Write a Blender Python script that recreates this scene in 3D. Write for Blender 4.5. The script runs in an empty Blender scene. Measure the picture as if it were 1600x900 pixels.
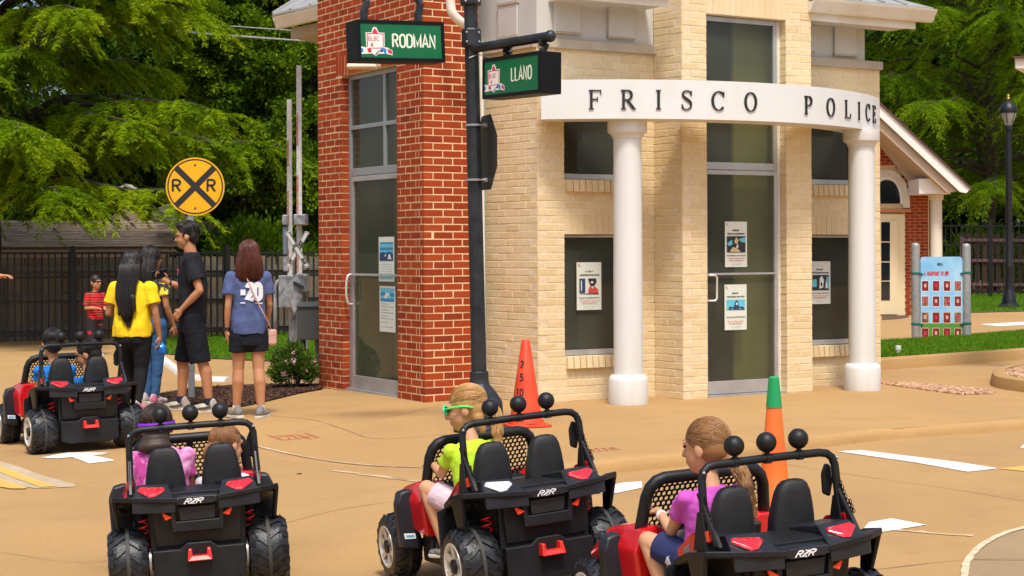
import bpy, bmesh, math, random
import numpy as np
from mathutils import Vector, Matrix, Euler, noise as mnoise
R = math.radians
random.seed(7); rng = np.random.default_rng(7)
sc = bpy.context.scene
col = sc.collection

# ------------------------------------------------------------------ camera
F = 2600.0; HY = 390.0; CZ = 1.40; ROLL = R(0.25)
cam_data = bpy.data.cameras.new('camera'); cam = bpy.data.objects.new('camera', cam_data); col.objects.link(cam)
cam.location = (0, 0, CZ); cam.rotation_euler = (R(90), ROLL, 0)
cam_data.sensor_width = 36; cam_data.lens = 36 * F / 1600
cam_data.shift_y = -(450 - HY) / 1600
cam_data.clip_start = 0.1; cam_data.clip_end = 3000
sc.camera = cam
# ------------------------------------------------------------------ light
SUN_EL, SUN_AZ = R(62), R(9)         # azimuth measured from straight behind the camera towards its right
sdir = Vector((math.sin(SUN_AZ) * math.cos(SUN_EL), -math.cos(SUN_AZ) * math.cos(SUN_EL), math.sin(SUN_EL)))  # towards the sun
sun_d = bpy.data.lights.new('sun', 'SUN'); sun_d.energy = 2.4; sun_d.angle = R(9); sun_d.color = (1.0, 0.965, 0.90)
sun = bpy.data.objects.new('sun', sun_d); col.objects.link(sun)
sun.rotation_euler = (-sdir).to_track_quat('-Z', 'Y').to_euler(); sun.location = (0, 0, 30)
w = bpy.data.worlds.new('World'); sc.world = w; w.use_nodes = True
nt = w.node_tree; nt.nodes.clear()
wo = nt.nodes.new('ShaderNodeOutputWorld'); bg = nt.nodes.new('ShaderNodeBackground'); st = nt.nodes.new('ShaderNodeTexSky')
st.sky_type = 'NISHITA'; st.sun_disc = False; st.sun_elevation = SUN_EL
st.sun_rotation = math.atan2(sdir.x, sdir.y); st.dust_density = 4.0; st.air_density = 1.0
bg.inputs[1].default_value = 0.15
nt.links.new(st.outputs[0], bg.inputs[0]); nt.links.new(bg.outputs[0], wo.inputs[0])
sc.view_settings.view_transform = 'Standard'; sc.view_settings.look = 'None'
sc.view_settings.exposure = 0.42; sc.view_settings.gamma = 1.0

# ------------------------------------------------------------------ pixel helpers (of the 1600x900 photograph)
def U(px, py):
    a, b = px - 800.0, HY - py
    c, s = math.cos(ROLL), math.sin(ROLL)
    return a * c + b * s, -a * s + b * c
def P(px, py, d):
    u, v = U(px, py)
    return Vector((u * d / F, d, CZ + v * d / F))
def G(px, py, z=0.0):
    u, v = U(px, py)
    return P(px, py, F * (CZ - z) / (-v))
def GG(px, py):                       # on the modelled ground
    p = G(px, py, 0)
    for _ in range(12): p = G(px, py, ground_z(p.x, p.y))
    return p

# ------------------------------------------------------------------ materials
MATS = {}
def mat(name, c=(.5, .5, .5), rough=.6, metal=0.0, c2=None, vs=8.0, bump=0.0, bs=60.0, coat=0.0, spec=.5, rnd=None, det=6.0, stretch=None, emit=None, trans=None, vfac=(.35, .65)):
    """rnd: ('obj'|'attr', colour ramp list) mixes per piece colours"""
    if name in MATS: return MATS[name]
    m = bpy.data.materials.new(name); m.use_nodes = True; MATS[name] = m
    n = m.node_tree.nodes; l = m.node_tree.links; b = n['Principled BSDF']
    b.inputs['Roughness'].default_value = rough; b.inputs['Metallic'].default_value = metal
    b.inputs['Specular IOR Level'].default_value = spec
    if coat: b.inputs['Coat Weight'].default_value = coat; b.inputs['Coat Roughness'].default_value = .08
    tc = n.new('ShaderNodeTexCoord'); mp = n.new('ShaderNodeMapping'); l.new(tc.outputs['Object'], mp.inputs[0])
    if stretch: mp.inputs['Scale'].default_value = stretch
    outc = None
    if rnd:
        kind, ramp = rnd
        cr = n.new('ShaderNodeValToRGB'); cr.color_ramp.interpolation = 'LINEAR'
        els = cr.color_ramp.elements
        while len(els) < len(ramp): els.new(.5)
        for i, rc in enumerate(ramp): els[i].position = i / (len(ramp) - 1); els[i].color = (*rc, 1)
        if kind == 'obj': s = n.new('ShaderNodeObjectInfo'); l.new(s.outputs['Random'], cr.inputs[0])
        else: s = n.new('ShaderNodeAttribute'); s.attribute_name = 'tone'; l.new(s.outputs['Fac'], cr.inputs[0])
        outc = cr.outputs[0]
    nz = n.new('ShaderNodeTexNoise'); nz.inputs['Scale'].default_value = vs; nz.inputs['Detail'].default_value = det
    l.new(mp.outputs[0], nz.inputs[0])
    if c2 is not None:
        mr = n.new('ShaderNodeMapRange'); mr.inputs[1].default_value = vfac[0]; mr.inputs[2].default_value = vfac[1]
        l.new(nz.outputs[0], mr.inputs[0])
        mx = n.new('ShaderNodeMix'); mx.data_type = 'RGBA'
        l.new(mr.outputs[0], mx.inputs[0])
        if outc is not None:
            mx.blend_type = 'MULTIPLY'; l.new(outc, mx.inputs[6])
        else: mx.inputs[6].default_value = (*c, 1)
        mx.inputs[7].default_value = (*c2, 1)
        outc = mx.outputs[2]
    if outc is not None: l.new(outc, b.inputs['Base Color'])
    else: b.inputs['Base Color'].default_value = (*c, 1)
    if bump:
        nb = n.new('ShaderNodeTexNoise'); nb.inputs['Scale'].default_value = bs; nb.inputs['Detail'].default_value = 5
        l.new(mp.outputs[0], nb.inputs[0])
        bp = n.new('ShaderNodeBump'); bp.inputs['Strength'].default_value = bump; bp.inputs['Distance'].default_value = .01
        l.new(nb.outputs[0], bp.inputs['Height']); l.new(bp.outputs[0], b.inputs['Normal'])
    if trans is not None:                 # leaves: part of the light passes through
        tr = n.new('ShaderNodeBsdfTranslucent'); ms = n.new('ShaderNodeMixShader'); ms.inputs[0].default_value = trans
        if outc is not None: l.new(outc, tr.inputs[0])
        else: tr.inputs[0].default_value = (*c, 1)
        l.new(b.outputs[0], ms.inputs[1]); l.new(tr.outputs[0], ms.inputs[2])
        l.new(ms.outputs[0], n['Material Output'].inputs[0])
    return m
def glass_mat(name, tint=(.55, .58, .52), refl=.14):
    m = bpy.data.materials.new(name); m.use_nodes = True; MATS[name] = m
    n = m.node_tree.nodes; l = m.node_tree.links; n.remove(n['Principled BSDF'])
    t = n.new('ShaderNodeBsdfTransparent'); t.inputs[0].default_value = (*tint, 1)
    g = n.new('ShaderNodeBsdfGlossy'); g.inputs['Roughness'].default_value = .015
    fr = n.new('ShaderNodeFresnel'); fr.inputs[0].default_value = 1.5
    ad = n.new('ShaderNodeMath'); ad.operation = 'ADD'; ad.inputs[1].default_value = refl; l.new(fr.outputs[0], ad.inputs[0])
    ge = n.new('ShaderNodeNewGeometry'); fr_ = n.new('ShaderNodeMath'); fr_.operation = 'SUBTRACT'; fr_.inputs[0].default_value = 1; l.new(ge.outputs['Backfacing'], fr_.inputs[1])
    a2 = n.new('ShaderNodeMath'); a2.operation = 'MULTIPLY'; l.new(ad.outputs[0], a2.inputs[0]); l.new(fr_.outputs[0], a2.inputs[1])
    x = n.new('ShaderNodeMixShader'); l.new(a2.outputs[0], x.inputs[0]); l.new(t.outputs[0], x.inputs[1]); l.new(g.outputs[0], x.inputs[2])
    d = n.new('ShaderNodeBsdfDiffuse'); d.inputs[0].default_value = (.34, .36, .27, 1)      # grey-olive film, brightness painted onto panes that stay too dark
    tc = n.new('ShaderNodeTexCoord'); nz = n.new('ShaderNodeTexNoise'); nz.inputs['Scale'].default_value = 1.1; nz.inputs['Detail'].default_value = 6; l.new(tc.outputs['Object'], nz.inputs[0])
    mr = n.new('ShaderNodeMapRange'); mr.inputs[1].default_value = .3; mr.inputs[2].default_value = .7; mr.inputs[3].default_value = .05; mr.inputs[4].default_value = .16; l.new(nz.outputs[0], mr.inputs[0])
    m3 = n.new('ShaderNodeMath'); m3.operation = 'MULTIPLY'; l.new(mr.outputs[0], m3.inputs[0]); l.new(fr_.outputs[0], m3.inputs[1])
    y = n.new('ShaderNodeMixShader'); l.new(m3.outputs[0], y.inputs[0]); l.new(x.outputs[0], y.inputs[1]); l.new(d.outputs[0], y.inputs[2])
    l.new(y.outputs[0], n['Material Output'].inputs[0]); return m

# ------------------------------------------------------------------ objects
def tag(o, label=None, cat=None, group=None, kind=None):
    if label: o['label'] = label
    if cat: o['category'] = cat
    if group: o['group'] = group
    if kind: o['kind'] = kind
    return o
def link(name, me, parent=None, mats=()):
    o = bpy.data.objects.new(name, me); col.objects.link(o)
    for m in mats: me.materials.append(m)
    if parent: o.parent = parent
    return o
def empty(name, loc, rz=0, label=None, cat=None, group=None, rot=None):
    o = bpy.data.objects.new(name, None); col.objects.link(o); o.location = loc
    o.rotation_euler = rot if rot else (0, 0, rz); o.empty_display_size = .1
    return tag(o, label, cat, group)
def copy_tree(o, parent=None):
    c = o.copy(); col.objects.link(c)
    if parent: c.parent = parent
    for ch in list(o.children): copy_tree(ch, c)
    return c
class MB:
    def __init__(s): s.v = []; s.f = []; s.m = []; s.mi = 0
    def add(s, vs, fs):
        b = len(s.v); s.v += [tuple(v) for v in vs]; s.f += [tuple(b + i for i in f) for f in fs]; s.m += [s.mi] * len(fs); return s
    def box(s, c, size, M=None):
        x, y, z = [d / 2 for d in size]; c = Vector(c)
        vs = [Vector((sx * x, sy * y, sz * z)) for sz in (-1, 1) for sy in (-1, 1) for sx in (-1, 1)]
        if M is not None: vs = [M @ v for v in vs]
        return s.add([v + c for v in vs], [(0, 2, 3, 1), (4, 5, 7, 6), (0, 1, 5, 4), (2, 6, 7, 3), (0, 4, 6, 2), (1, 3, 7, 5)])
    def span(s, a, b):
        return s.box([(a[i] + b[i]) / 2 for i in range(3)], [abs(b[i] - a[i]) for i in range(3)])
    def prism(s, pts, ext):             # polygon (3-D points) swept by a vector
        n = len(pts); e = Vector(ext); a = [Vector(p) for p in pts]
        return s.add(a + [p + e for p in a], [tuple(range(n))[::-1], tuple(range(n, 2 * n))] + [(i, (i + 1) % n, n + (i + 1) % n, n + i) for i in range(n)])
    def loft(s, rings, cap=True, closed=True):
        n = len(rings[0]); vs = [p for r in rings for p in r]; fs = []
        for k in range(len(rings) - 1):
            for i in range(n if closed else n - 1):
                j = (i + 1) % n; fs.append((k * n + i, k * n + j, (k + 1) * n + j, (k + 1) * n + i))
        if cap: fs += [tuple(range(n))[::-1], tuple(range((len(rings) - 1) * n, len(rings) * n))]
        return s.add(vs, fs)
    def tube(s, pts, r, n=10, cap=True, flat=1.0):
        pts = [Vector(p) for p in pts]; rr = r if isinstance(r, (list, tuple)) else [r] * len(pts)
        rings = []; up = None
        for i, p in enumerate(pts):
            t = (pts[min(i + 1, len(pts) - 1)] - pts[max(i - 1, 0)]).normalized()
            if up is None:
                up = Vector((0, 0, 1)) if abs(t.z) < .9 else Vector((0, 1, 0))
            a = t.cross(up).normalized(); b = a.cross(t).normalized(); up = b
            rings.append([p + (a * math.cos(2 * math.pi * k / n) + b * math.sin(2 * math.pi * k / n) * flat) * rr[i] for k in range(n)])
        return s.loft(rings, cap)
    def lathe(s, prof, c=(0, 0, 0), n=24, axis='z', M=None, cap=True):   # prof (r, h)
        rings = []
        for r_, h in prof:
            ring = []
            for k in range(n):
                a = 2 * math.pi * k / n
                v = Vector((r_ * math.cos(a), r_ * math.sin(a), h))
                if axis == 'x': v = Vector((h, r_ * math.cos(a), r_ * math.sin(a)))
                if axis == 'y': v = Vector((r_ * math.sin(a), h, r_ * math.cos(a)))
                if M is not None: v = M @ v
                ring.append(v + Vector(c))
            rings.append(ring)
        return s.loft(rings, cap)
    def ball(s, c, r, n=16, m=10):
        r3 = r if isinstance(r, (list, tuple)) else (r, r, r)
        rings = []
        for j in range(m + 1):
            th = math.pi * j / m
            rr = max(math.sin(th), .002)
            rings.append([Vector((c[0] + r3[0] * rr * math.cos(2 * math.pi * k / n), c[1] + r3[1] * rr * math.sin(2 * math.pi * k / n), c[2] - r3[2] * math.cos(th))) for k in range(n)])
        return s.loft(rings, True)
    def build(s, name, m, parent=None, smooth=False, bevel=0, seg=1, normals=True):
        me = bpy.data.meshes.new(name); me.from_pydata(s.v, [], s.f)
        ms = m if isinstance(m, (list, tuple)) else [m]
        for x in ms: me.materials.append(x)
        me.polygons.foreach_set('material_index', s.m)
        if normals or bevel:
            bm = bmesh.new(); bm.from_mesh(me)
            if normals: bmesh.ops.recalc_face_normals(bm, faces=bm.faces)
            if bevel:
                es = [e for e in bm.edges if len(e.link_faces) == 2 and e.calc_face_angle(0) > R(25)]
                bmesh.ops.bevel(bm, geom=es, offset=bevel, offset_type='OFFSET', segments=seg, profile=.5, affect='EDGES', clamp_overlap=True)
            bm.to_mesh(me); bm.free()
        if smooth:
            me.polygons.foreach_set('use_smooth', [True] * len(me.polygons))
            if smooth != 'all': me.set_sharp_from_angle(angle=R(38))
        me.update()
        return link(name, me, parent)
def bez(pts, n=8):                      # Catmull-Rom through points
    pts = [Vector(p) for p in pts]; out = []
    for i in range(len(pts) - 1):
        p0 = pts[max(i - 1, 0)]; p1 = pts[i]; p2 = pts[i + 1]; p3 = pts[min(i + 2, len(pts) - 1)]
        for k in range(n):
            t = k / n
            out.append(.5 * ((2 * p1) + (p2 - p0) * t + (2 * p0 - 5 * p1 + 4 * p2 - p3) * t * t + (3 * p1 - p0 - 3 * p2 + p3) * t ** 3))
    out.append(pts[-1]); return out
def rot(rx=0, ry=0, rz=0): return Euler((R(rx), R(ry), R(rz))).to_matrix()

# strokes: flat lettering built from ribbons.  coordinates in a unit cell, x right, y up
def arc(cx, cy, rx, ry, a0, a1, n=10): return [(cx + rx * math.cos(R(a0 + (a1 - a0) * k / n)), cy + ry * math.sin(R(a0 + (a1 - a0) * k / n))) for k in range(n + 1)]
SANS = {
 'R': (.62, [[(0, 0), (0, 1)], [(0, 1), (.3, 1)] + arc(.3, .76, .26, .24, 90, -90) + [(0, .52)], [(.25, .52), (.58, 0)]]),
 'O': (.62, [arc(.29, .7, .29, .3, 0, 180, 8) + arc(.29, .3, .29, .3, 180, 360, 8) + [(.58, .7)]]),
 'D': (.62, [[(0, 0), (0, 1), (.25, 1)] + arc(.25, .68, .32, .32, 90, 0, 5) + arc(.25, .32, .32, .32, 0, -90, 5) + [(0, 0)]]),
 'M': (.76, [[(0, 0), (0, 1), (.36, .15), (.72, 1), (.72, 0)]]),
 'A': (.66, [[(0, 0), (.31, 1), (.62, 0)], [(.1, .3), (.52, .3)]]),
 'N': (.62, [[(0, 0), (0, 1), (.56, 0), (.56, 1)]]),
 'L': (.5, [[(0, 1), (0, 0), (.44, 0)]]),
 'Z': (.6, [[(0, 1), (.56, 1), (0, 0), (.56, 0)]]),
 'E': (.54, [[(.5, 1), (0, 1), (0, 0), (.5, 0)], [(0, .5), (.42, .5)]]),
 'H': (.62, [[(0, 0), (0, 1)], [(.56, 0), (.56, 1)], [(0, .5), (.56, .5)]]),
 'I': (.16, [[(0.05, 0), (0.05, 1)]]),
 'T': (.6, [[(0, 1), (.56, 1)], [(.28, 1), (.28, 0)]]),
 'S': (.58, [arc(.27, .74, .25, .25, 20, 270, 10) + arc(.27, .25, .27, .25, 90, -160, 10)]),
 'P': (.6, [[(0, 0), (0, 1)], [(0, 1), (.3, 1)] + arc(.3, .74, .26, .26, 90, -90) + [(0, .48)]]),
 'C': (.6, [arc(.3, .68, .3, .32, 30, 180, 7) + arc(.3, .32, .3, .32, 180, 330, 7)]),
 'B': (.6, [[(0, 0), (0, 1), (.28, 1)] + arc(.28, .76, .24, .24, 90, -90, 6) + [(0, .52)], [(.28, .52)] + arc(.28, .26, .28, .26, 90, -90, 6) + [(0, 0)]]),
 '2': (.6, [arc(.28, .72, .27, .28, 170, 0, 8) + [(0, 0), (.56, 0)]]),
 '0': (.62, [arc(.29, .7, .29, .3, 0, 180, 8) + arc(.29, .3, .29, .3, 180, 360, 8) + [(.58, .7)]]),
 '-': (.5, [[(0, .45), (.4, .45)]]),
 '5': (.58, [[(.5, 1), (.08, 1), (.04, .56)] + arc(.24, .32, .28, .3, 110, -150, 9)]),
 ' ': (.4, []),
}
def ribbon(mb, pts, wd, put, closed=False, thick=0.0):
    """pts 2-D, wd width (number or per-point list), put(x, y, k) -> 3-D; k=1 outer face"""
    n = len(pts); ws = wd if isinstance(wd, (list, tuple)) else [wd] * n
    L_, R_ = [], []
    for i in range(n):
        a = Vector(pts[max(i - 1, 0)]); b = Vector(pts[min(i + 1, n - 1)]); p = Vector(pts[i])
        t = (b - a)
        if t.length < 1e-9: t = Vector((1, 0))
        t.normalize()
        nn = Vector((-t.y, t.x)); h = ws[i] / 2
        if 0 < i < n - 1:
            t1 = (p - a).normalized() if (p - a).length > 1e-9 else t
            c_ = max(abs(t1.dot(t)), .45); h /= c_
        L_.append(p + nn * h); R_.append(p - nn * h)
    vs = []
    for i in range(n): vs += [put(L_[i].x, L_[i].y, 1), put(R_[i].x, R_[i].y, 1)]
    fs = [(2 * i, 2 * i + 1, 2 * i + 3, 2 * i + 2) for i in range(n - 1)]
    if thick:
        for i in range(n): vs += [put(L_[i].x, L_[i].y, 0), put(R_[i].x, R_[i].y, 0)]
        o = 2 * n
        for i in range(n - 1):
            fs += [(2 * i, 2 * i + 2, o + 2 * i + 2, o + 2 * i), (2 * i + 1, o + 2 * i + 1, o + 2 * i + 3, 2 * i + 3)]
        fs += [(0, o, o + 1, 1), (2 * n - 2, 2 * n - 1, o + 2 * n - 1, o + 2 * n - 2)]
    mb.add(vs, fs)
def text(mb, s, x, y, h, wx, sw, put, slant=0, gap=.16, thick=0.0):
    """draw string with cap height h from (x, y); wx horizontal scale; returns end x"""
    for ch in s:
        wdt, strokes = SANS[ch]
        for stx in strokes: ribbon(mb, [(x + (px * wx + py * slant) * h, y + py * h) for px, py in stx], sw * h, put, thick=thick)
        x += (wdt * wx + gap) * h
    return x
def flatput(o, ex, ey, off):            # plane with origin, axes; ribbon sits off metres proud
    o, ex, ey = Vector(o), Vector(ex), Vector(ey); n = ex.cross(ey).normalized()
    return lambda x, y, k=1: o + ex * x + ey * y + n * (off if k else 0)
def poly(mb, pts, put): mb.add([put(x, y, 1) for x, y in pts], [tuple(range(len(pts)))])

def blob_mesh(prims, voxel, wrinkle=0.0, wscale=18.0, iters=2, wst=(1, 1, 1), seed=0.0):
    mb = MB()
    for p in prims:
        k = p[0]
        if k == 'c':                    # capsule with two radii
            _, a, ra, b, rb = p
            mb.ball(a, ra, 14, 10); mb.ball(b, rb, 14, 10); mb.tube([a, b], [ra * .995, rb * .995], 14)
        elif k == 'k':                  # flat-ended frustum
            _, a, ra, b, rb = p; mb.tube([a, b], [ra, rb], 16)
        elif k == 'e':
            _, c, r3 = p[:3]; M = p[3] if len(p) > 3 else None
            t = MB().ball((0, 0, 0), r3, 16, 12)
            mb.add([(M @ Vector(v) if M is not None else Vector(v)) + Vector(c) for v in t.v], t.f)
        elif k == 'l':                  # loft of elliptic sections (cx, cy, cz, rx, ry[, tilt])
            rings = []
            for q in p[1]:
                cx, cy, cz, rx, ry = q[:5]; tl = q[5] if len(q) > 5 else 0
                rings.append([Vector((cx + rx * math.copysign(abs(math.cos(a)) ** .85, math.cos(a)), cy + ry * math.copysign(abs(math.sin(a)) ** .85, math.sin(a)), cz + tl * math.sin(a))) for a in [2 * math.pi * i / 24 for i in range(24)]])
            mb.loft(rings)
        elif k == 't':                  # tube along points with radii
            mb.tube(p[1], p[2], 12)
        elif k == 'b': mb.box(p[1], p[2], p[3] if len(p) > 3 else None)
    me = bpy.data.meshes.new('blob'); me.from_pydata(mb.v, [], mb.f)
    bm = bmesh.new(); bm.from_mesh(me); bmesh.ops.recalc_face_normals(bm, faces=bm.faces); bm.to_mesh(me); bm.free()
    o = bpy.data.objects.new('blob', me); col.objects.link(o)
    m = o.modifiers.new('r', 'REMESH'); m.mode = 'VOXEL'; m.voxel_size = voxel; m.use_smooth_shade = True
    if iters: s = o.modifiers.new('s', 'SMOOTH'); s.factor = .5; s.iterations = iters
    dg = bpy.context.evaluated_depsgraph_get(); dg.update()
    out = bpy.data.meshes.new_from_object(o.evaluated_get(dg))
    bpy.data.objects.remove(o); bpy.data.meshes.remove(me)
    if wrinkle:
        n = len(out.vertices); co = np.empty(n * 3); out.vertices.foreach_get('co', co); co = co.reshape(-1, 3)
        no = np.empty(n * 3); out.vertex_normals.foreach_get('vector', no); no = no.reshape(-1, 3)
        d = np.array([mnoise.noise((x * wscale * wst[0] + seed, y * wscale * wst[1], z * wscale * wst[2])) + .5 * mnoise.noise((x * wscale * 2.3 * wst[0], y * wscale * 2.3 * wst[1] + seed, z * wscale * 2.3 * wst[2])) for x, y, z in co])
        co += no * (d * wrinkle)[:, None]; out.vertices.foreach_set('co', co.ravel())
    out.polygons.foreach_set('use_smooth', [True] * len(out.polygons)); out.update()
    return out
def blob(name, prims, voxel, m, parent=None, **k):
    me = blob_mesh(prims, voxel, **k); me.name = name; me.materials.clear()
    return link(name, me, parent, [m])
def C(a, ra, b, rb): return ('c', a, ra, b, rb)
def K(a, ra, b, rb): return ('k', a, ra, b, rb)
def E(c, r3, M=None): return ('e', c, r3, M) if M is not None else ('e', c, r3)
# ================================================================== ground
def sm(t): t = max(0.0, min(1.0, t)); return t * t * (3 - 2 * t)
KERB = [(-60, 13.2), (-8, 13.0), (-2.6, 12.75), (-2.0, 12.35), (-1.45, 11.85), (-1.0, 11.5), (-.6, 11.32), (0, 11.12), (.62, 11.08), (1.25, 11.42), (2.2, 12.34), (3.0, 12.95), (4.15, 13.5), (6, 14.1), (60, 16)]
def kerb_y(x):
    for (x0, y0), (x1, y1) in zip(KERB, KERB[1:]):
        if x <= x1: return y0 + (y1 - y0) * sm((x - x0) / (x1 - x0)) * .25 + .75 * (x - x0) / (x1 - x0) * (y1 - y0) if x1 - x0 < 3 else y0 + (x - x0) / (x1 - x0) * (y1 - y0)
    return 16
def road_z(x, y):
    c = 1.485 + .033 * max(0, 11.5 - y) * (1 if y > 3 else 1) - .018 * max(min(x, 0), -5)
    return -(min(c, 1.75) - 1.40)
PATCH = []                               # ground under each ride-on car follows its wheels
def road_zz(x, y):
    z = road_z(x, y)
    for (cx, cy, M, ext) in PATCH:
        q = M @ Vector((x, y, 0)); dx = max(abs(q.x) - .45, 0); dy = max(abs(q.y - .45) - .7, 0)
        wgt = 1 - sm(math.hypot(dx, dy) / .8)
        if wgt > 0: z = z * (1 - wgt) + wgt * ext(q.x, q.y)
    return z
def ground_z(x, y):
    ky = kerb_y(x)
    if y < ky: return road_zz(x, y)
    ramp = 1 - sm((x + .4) / 1.2)        # 1 on the left, where pavement and road meet without a kerb
    wv = sm((y - ky) / 2.2)
    far = -.035 * sm((-x - 1.0) / 2.0) * sm((y - 13) / 3)
    return (1 - wv) * road_zz(x, ky - .001) * ramp + far
conc = mat('pavement concrete', (.50, .335, .165), .82, c2=(.40, .27, .135), vs=1.1, bump=.25, bs=160, det=8, spec=.25)
# concrete: cloud stains + fine speckle
def concrete(name, c1, c2, c3):
    m = bpy.data.materials.new(name); m.use_nodes = True; n = m.node_tree.nodes; l = m.node_tree.links; b = n['Principled BSDF']
    tc = n.new('ShaderNodeTexCoord')
    def nz(scale, det, lo, hi):
        q = n.new('ShaderNodeTexNoise'); q.inputs['Scale'].default_value = scale; q.inputs['Detail'].default_value = det; l.new(tc.outputs['Object'], q.inputs[0])
        r = n.new('ShaderNodeMapRange'); r.inputs[1].default_value = lo; r.inputs[2].default_value = hi; l.new(q.outputs[0], r.inputs[0]); return r.outputs[0]
    def mix(f, a, b_, bt='MIX'):
        x = n.new('ShaderNodeMix'); x.data_type = 'RGBA'; x.blend_type = bt; l.new(f, x.inputs[0])
        for i, v in ((6, a), (7, b_)):
            if isinstance(v, tuple): x.inputs[i].default_value = (*v, 1)
            else: l.new(v, x.inputs[i])
        return x.outputs[2]
    base = mix(nz(.55, 5, .38, .62), c1, c2)
    base = mix(nz(2.3, 8, .50, .78), base, c3)
    base = mix(nz(90, 3, .35, .75), base, (.86, .86, .86), 'MULTIPLY')
    base = mix(nz(7, 10, .66, .80), base, (.86, .82, .76), 'MULTIPLY')
    l.new(base, b.inputs['Base Color']); b.inputs['Roughness'].default_value = .85; b.inputs['Specular IOR Level'].default_value = .25
    q = n.new('ShaderNodeTexNoise'); q.inputs['Scale'].default_value = 120; q.inputs['Detail'].default_value = 4; l.new(tc.outputs['Object'], q.inputs[0])
    bp = n.new('ShaderNodeBump'); bp.inputs['Strength'].default_value = .3; bp.inputs['Distance'].default_value = .004; l.new(q.outputs[0], bp.inputs['Height']); l.new(bp.outputs[0], b.inputs['Normal'])
    MATS[name] = m; return m
m_pave = concrete('pavement', (.445, .270, .106), (.410, .247, .098), (.385, .231, .093))
m_road = concrete('road concrete', (.420, .255, .103), (.385, .233, .095), (.36, .216, .090))
m_patch = concrete('dark concrete', (.33, .23, .125), (.29, .20, .11), (.25, .18, .10))
m_joint = mat('joint sealant', (.22, .14, .07), .9, c2=(.34, .22, .10), vs=6)
m_joint_l = mat('light joint', (.72, .56, .38), .9, c2=(.45, .33, .2), vs=20)
m_white = mat('white road paint', (.78, .77, .72), .6, c2=(.66, .60, .50), vs=14, bump=.2, bs=200, vfac=(.5, .72))
m_yellow = mat('yellow road paint', (.78, .40, .07), .6, c2=(.60, .34, .12), vs=14, vfac=(.45, .7))
m_grey_p = mat('worn grey paint', (.47, .37, .25), .8, c2=(.40, .31, .20), vs=9)

def make_road_pave():
    xs = sorted(set([round(-6 + .1 * i, 3) for i in range(131)] + [-60, -40, -25, -15, -10, -8, 8, 10, 15, 25, 40, 60]))
    rows = [-6, 0, 3, 4, 5] + [5.4 + .1 * i for i in range(90)]
    rb = MB(); vs = []; fs = []; nr = 110
    for x in xs:
        ky = kerb_y(x)
        for j in range(nr):
            t = j / (nr - 1); y = 3.5 + (ky - 3.5) * t if j > 0 else -12
            vs.append((x, y, road_zz(x, min(y, ky - .001)) if y > 3.4 else road_z(x, 3.5)))
    for i in range(len(xs) - 1):
        for j in range(nr - 1): a = i * nr + j; fs.append((a, a + nr, a + nr + 1, a + 1))
    rb.add(vs, fs); o = rb.build('road', m_road, smooth='all', normals=False); tag(o, kind='structure')
    pb = MB(); vs = []; fs = []; prof = [(0, 0), (.006, .30), (.018, .72), (.045, .95), (.10, 1.0)]
    ext = [.3 + .1 * i for i in range(60)] + [6.6, 7.5, 9, 11, 14, 18, 24, 32, 45, 70]
    for x in xs:
        ky = kerb_y(x); z0 = road_zz(x, ky - .001)
        for dy, k in prof:
            zt = ground_z(x, ky + .1) ; vs.append((x, ky + dy, z0 + (zt - z0) * k))
        for dy in ext: vs.append((x, ky + dy, ground_z(x, ky + dy)))
    n_ = len(prof) + len(ext)
    for i in range(len(xs) - 1):
        for j in range(n_ - 1): a = i * n_ + j; fs.append((a, a + n_, a + n_ + 1, a + 1))
    pb.add(vs, fs); o = pb.build('pavement', m_pave, smooth=True, normals=False); tag(o, kind='structure')
    g = MB(); g.add([(-900, -60, -.6), (900, -60, -.6), (900, 1500, -.6), (-900, 1500, -.6)], [(0, 1, 2, 3)])
    tag(g.build('ground', mat('far ground', (.07, .085, .03), .9), normals=False), kind='structure')
def drape(name, pts, m, off=.004, kind='structure', parent=None, maxlen=.25, world=False):
    """a sheet on the ground; pts are photo pixels (or XY if world)"""
    P2 = [Vector(p[:2]) if world else Vector(GG(*p)[:2]) for p in pts]
    bm = bmesh.new(); vs = [bm.verts.new((p.x, p.y, 0)) for p in P2]; f = bm.faces.new(vs)
    bmesh.ops.triangulate(bm, faces=[f])
    for _ in range(7):
        es = [e for e in bm.edges if e.calc_length() > maxlen]
        if not es: break
        bmesh.ops.subdivide_edges(bm, edges=es, cuts=1); bmesh.ops.triangulate(bm, faces=[q for q in bm.faces if len(q.verts) > 3])
    for v in bm.verts: v.co.z = ground_z(v.co.x, v.co.y) + off
    bmesh.ops.recalc_face_normals(bm, faces=bm.faces)
    for q in bm.faces:
        if q.normal.z < 0: q.normal_flip()
    me = bpy.data.meshes.new(name); bm.to_mesh(me); bm.free()
    o = link(name, me, parent, [m])
    if kind and not parent: o['kind'] = kind
    return o
def strip(name, pts, wd, m, off=.004, wob=0.0, parent=None, n=6):
    """a thin line on the ground through photo pixels, wd metres wide"""
    W = [Vector(GG(*p)[:2]) for p in pts]
    W = [Vector((p.x, p.y)) for p in bez([(q.x, q.y, 0) for q in W], n)]
    mb = MB(); vs = []
    for i, p in enumerate(W):
        t = (W[min(i + 1, len(W) - 1)] - W[max(i - 1, 0)]).normalized(); nn = Vector((-t.y, t.x))
        h = wd / 2 * (1 + wob * (random.random() - .5) * 2); c = p + nn * wob * wd * (random.random() - .5)
        for s_ in (1, -1): q = c + nn * h * s_; vs.append((q.x, q.y, ground_z(q.x, q.y) + off))
    mb.add(vs, [(2 * i, 2 * i + 1, 2 * i + 3, 2 * i + 2) for i in range(len(W) - 1)])
    o = mb.build(name, m, parent, normals=False)
    bm = bmesh.new(); bm.from_mesh(o.data)
    for q in bm.faces:
        q.normal_update()
        if q.normal.z < 0: q.normal_flip()
    bm.to_mesh(o.data); bm.free()
    if not parent: o['kind'] = 'structure'
    return o
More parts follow.
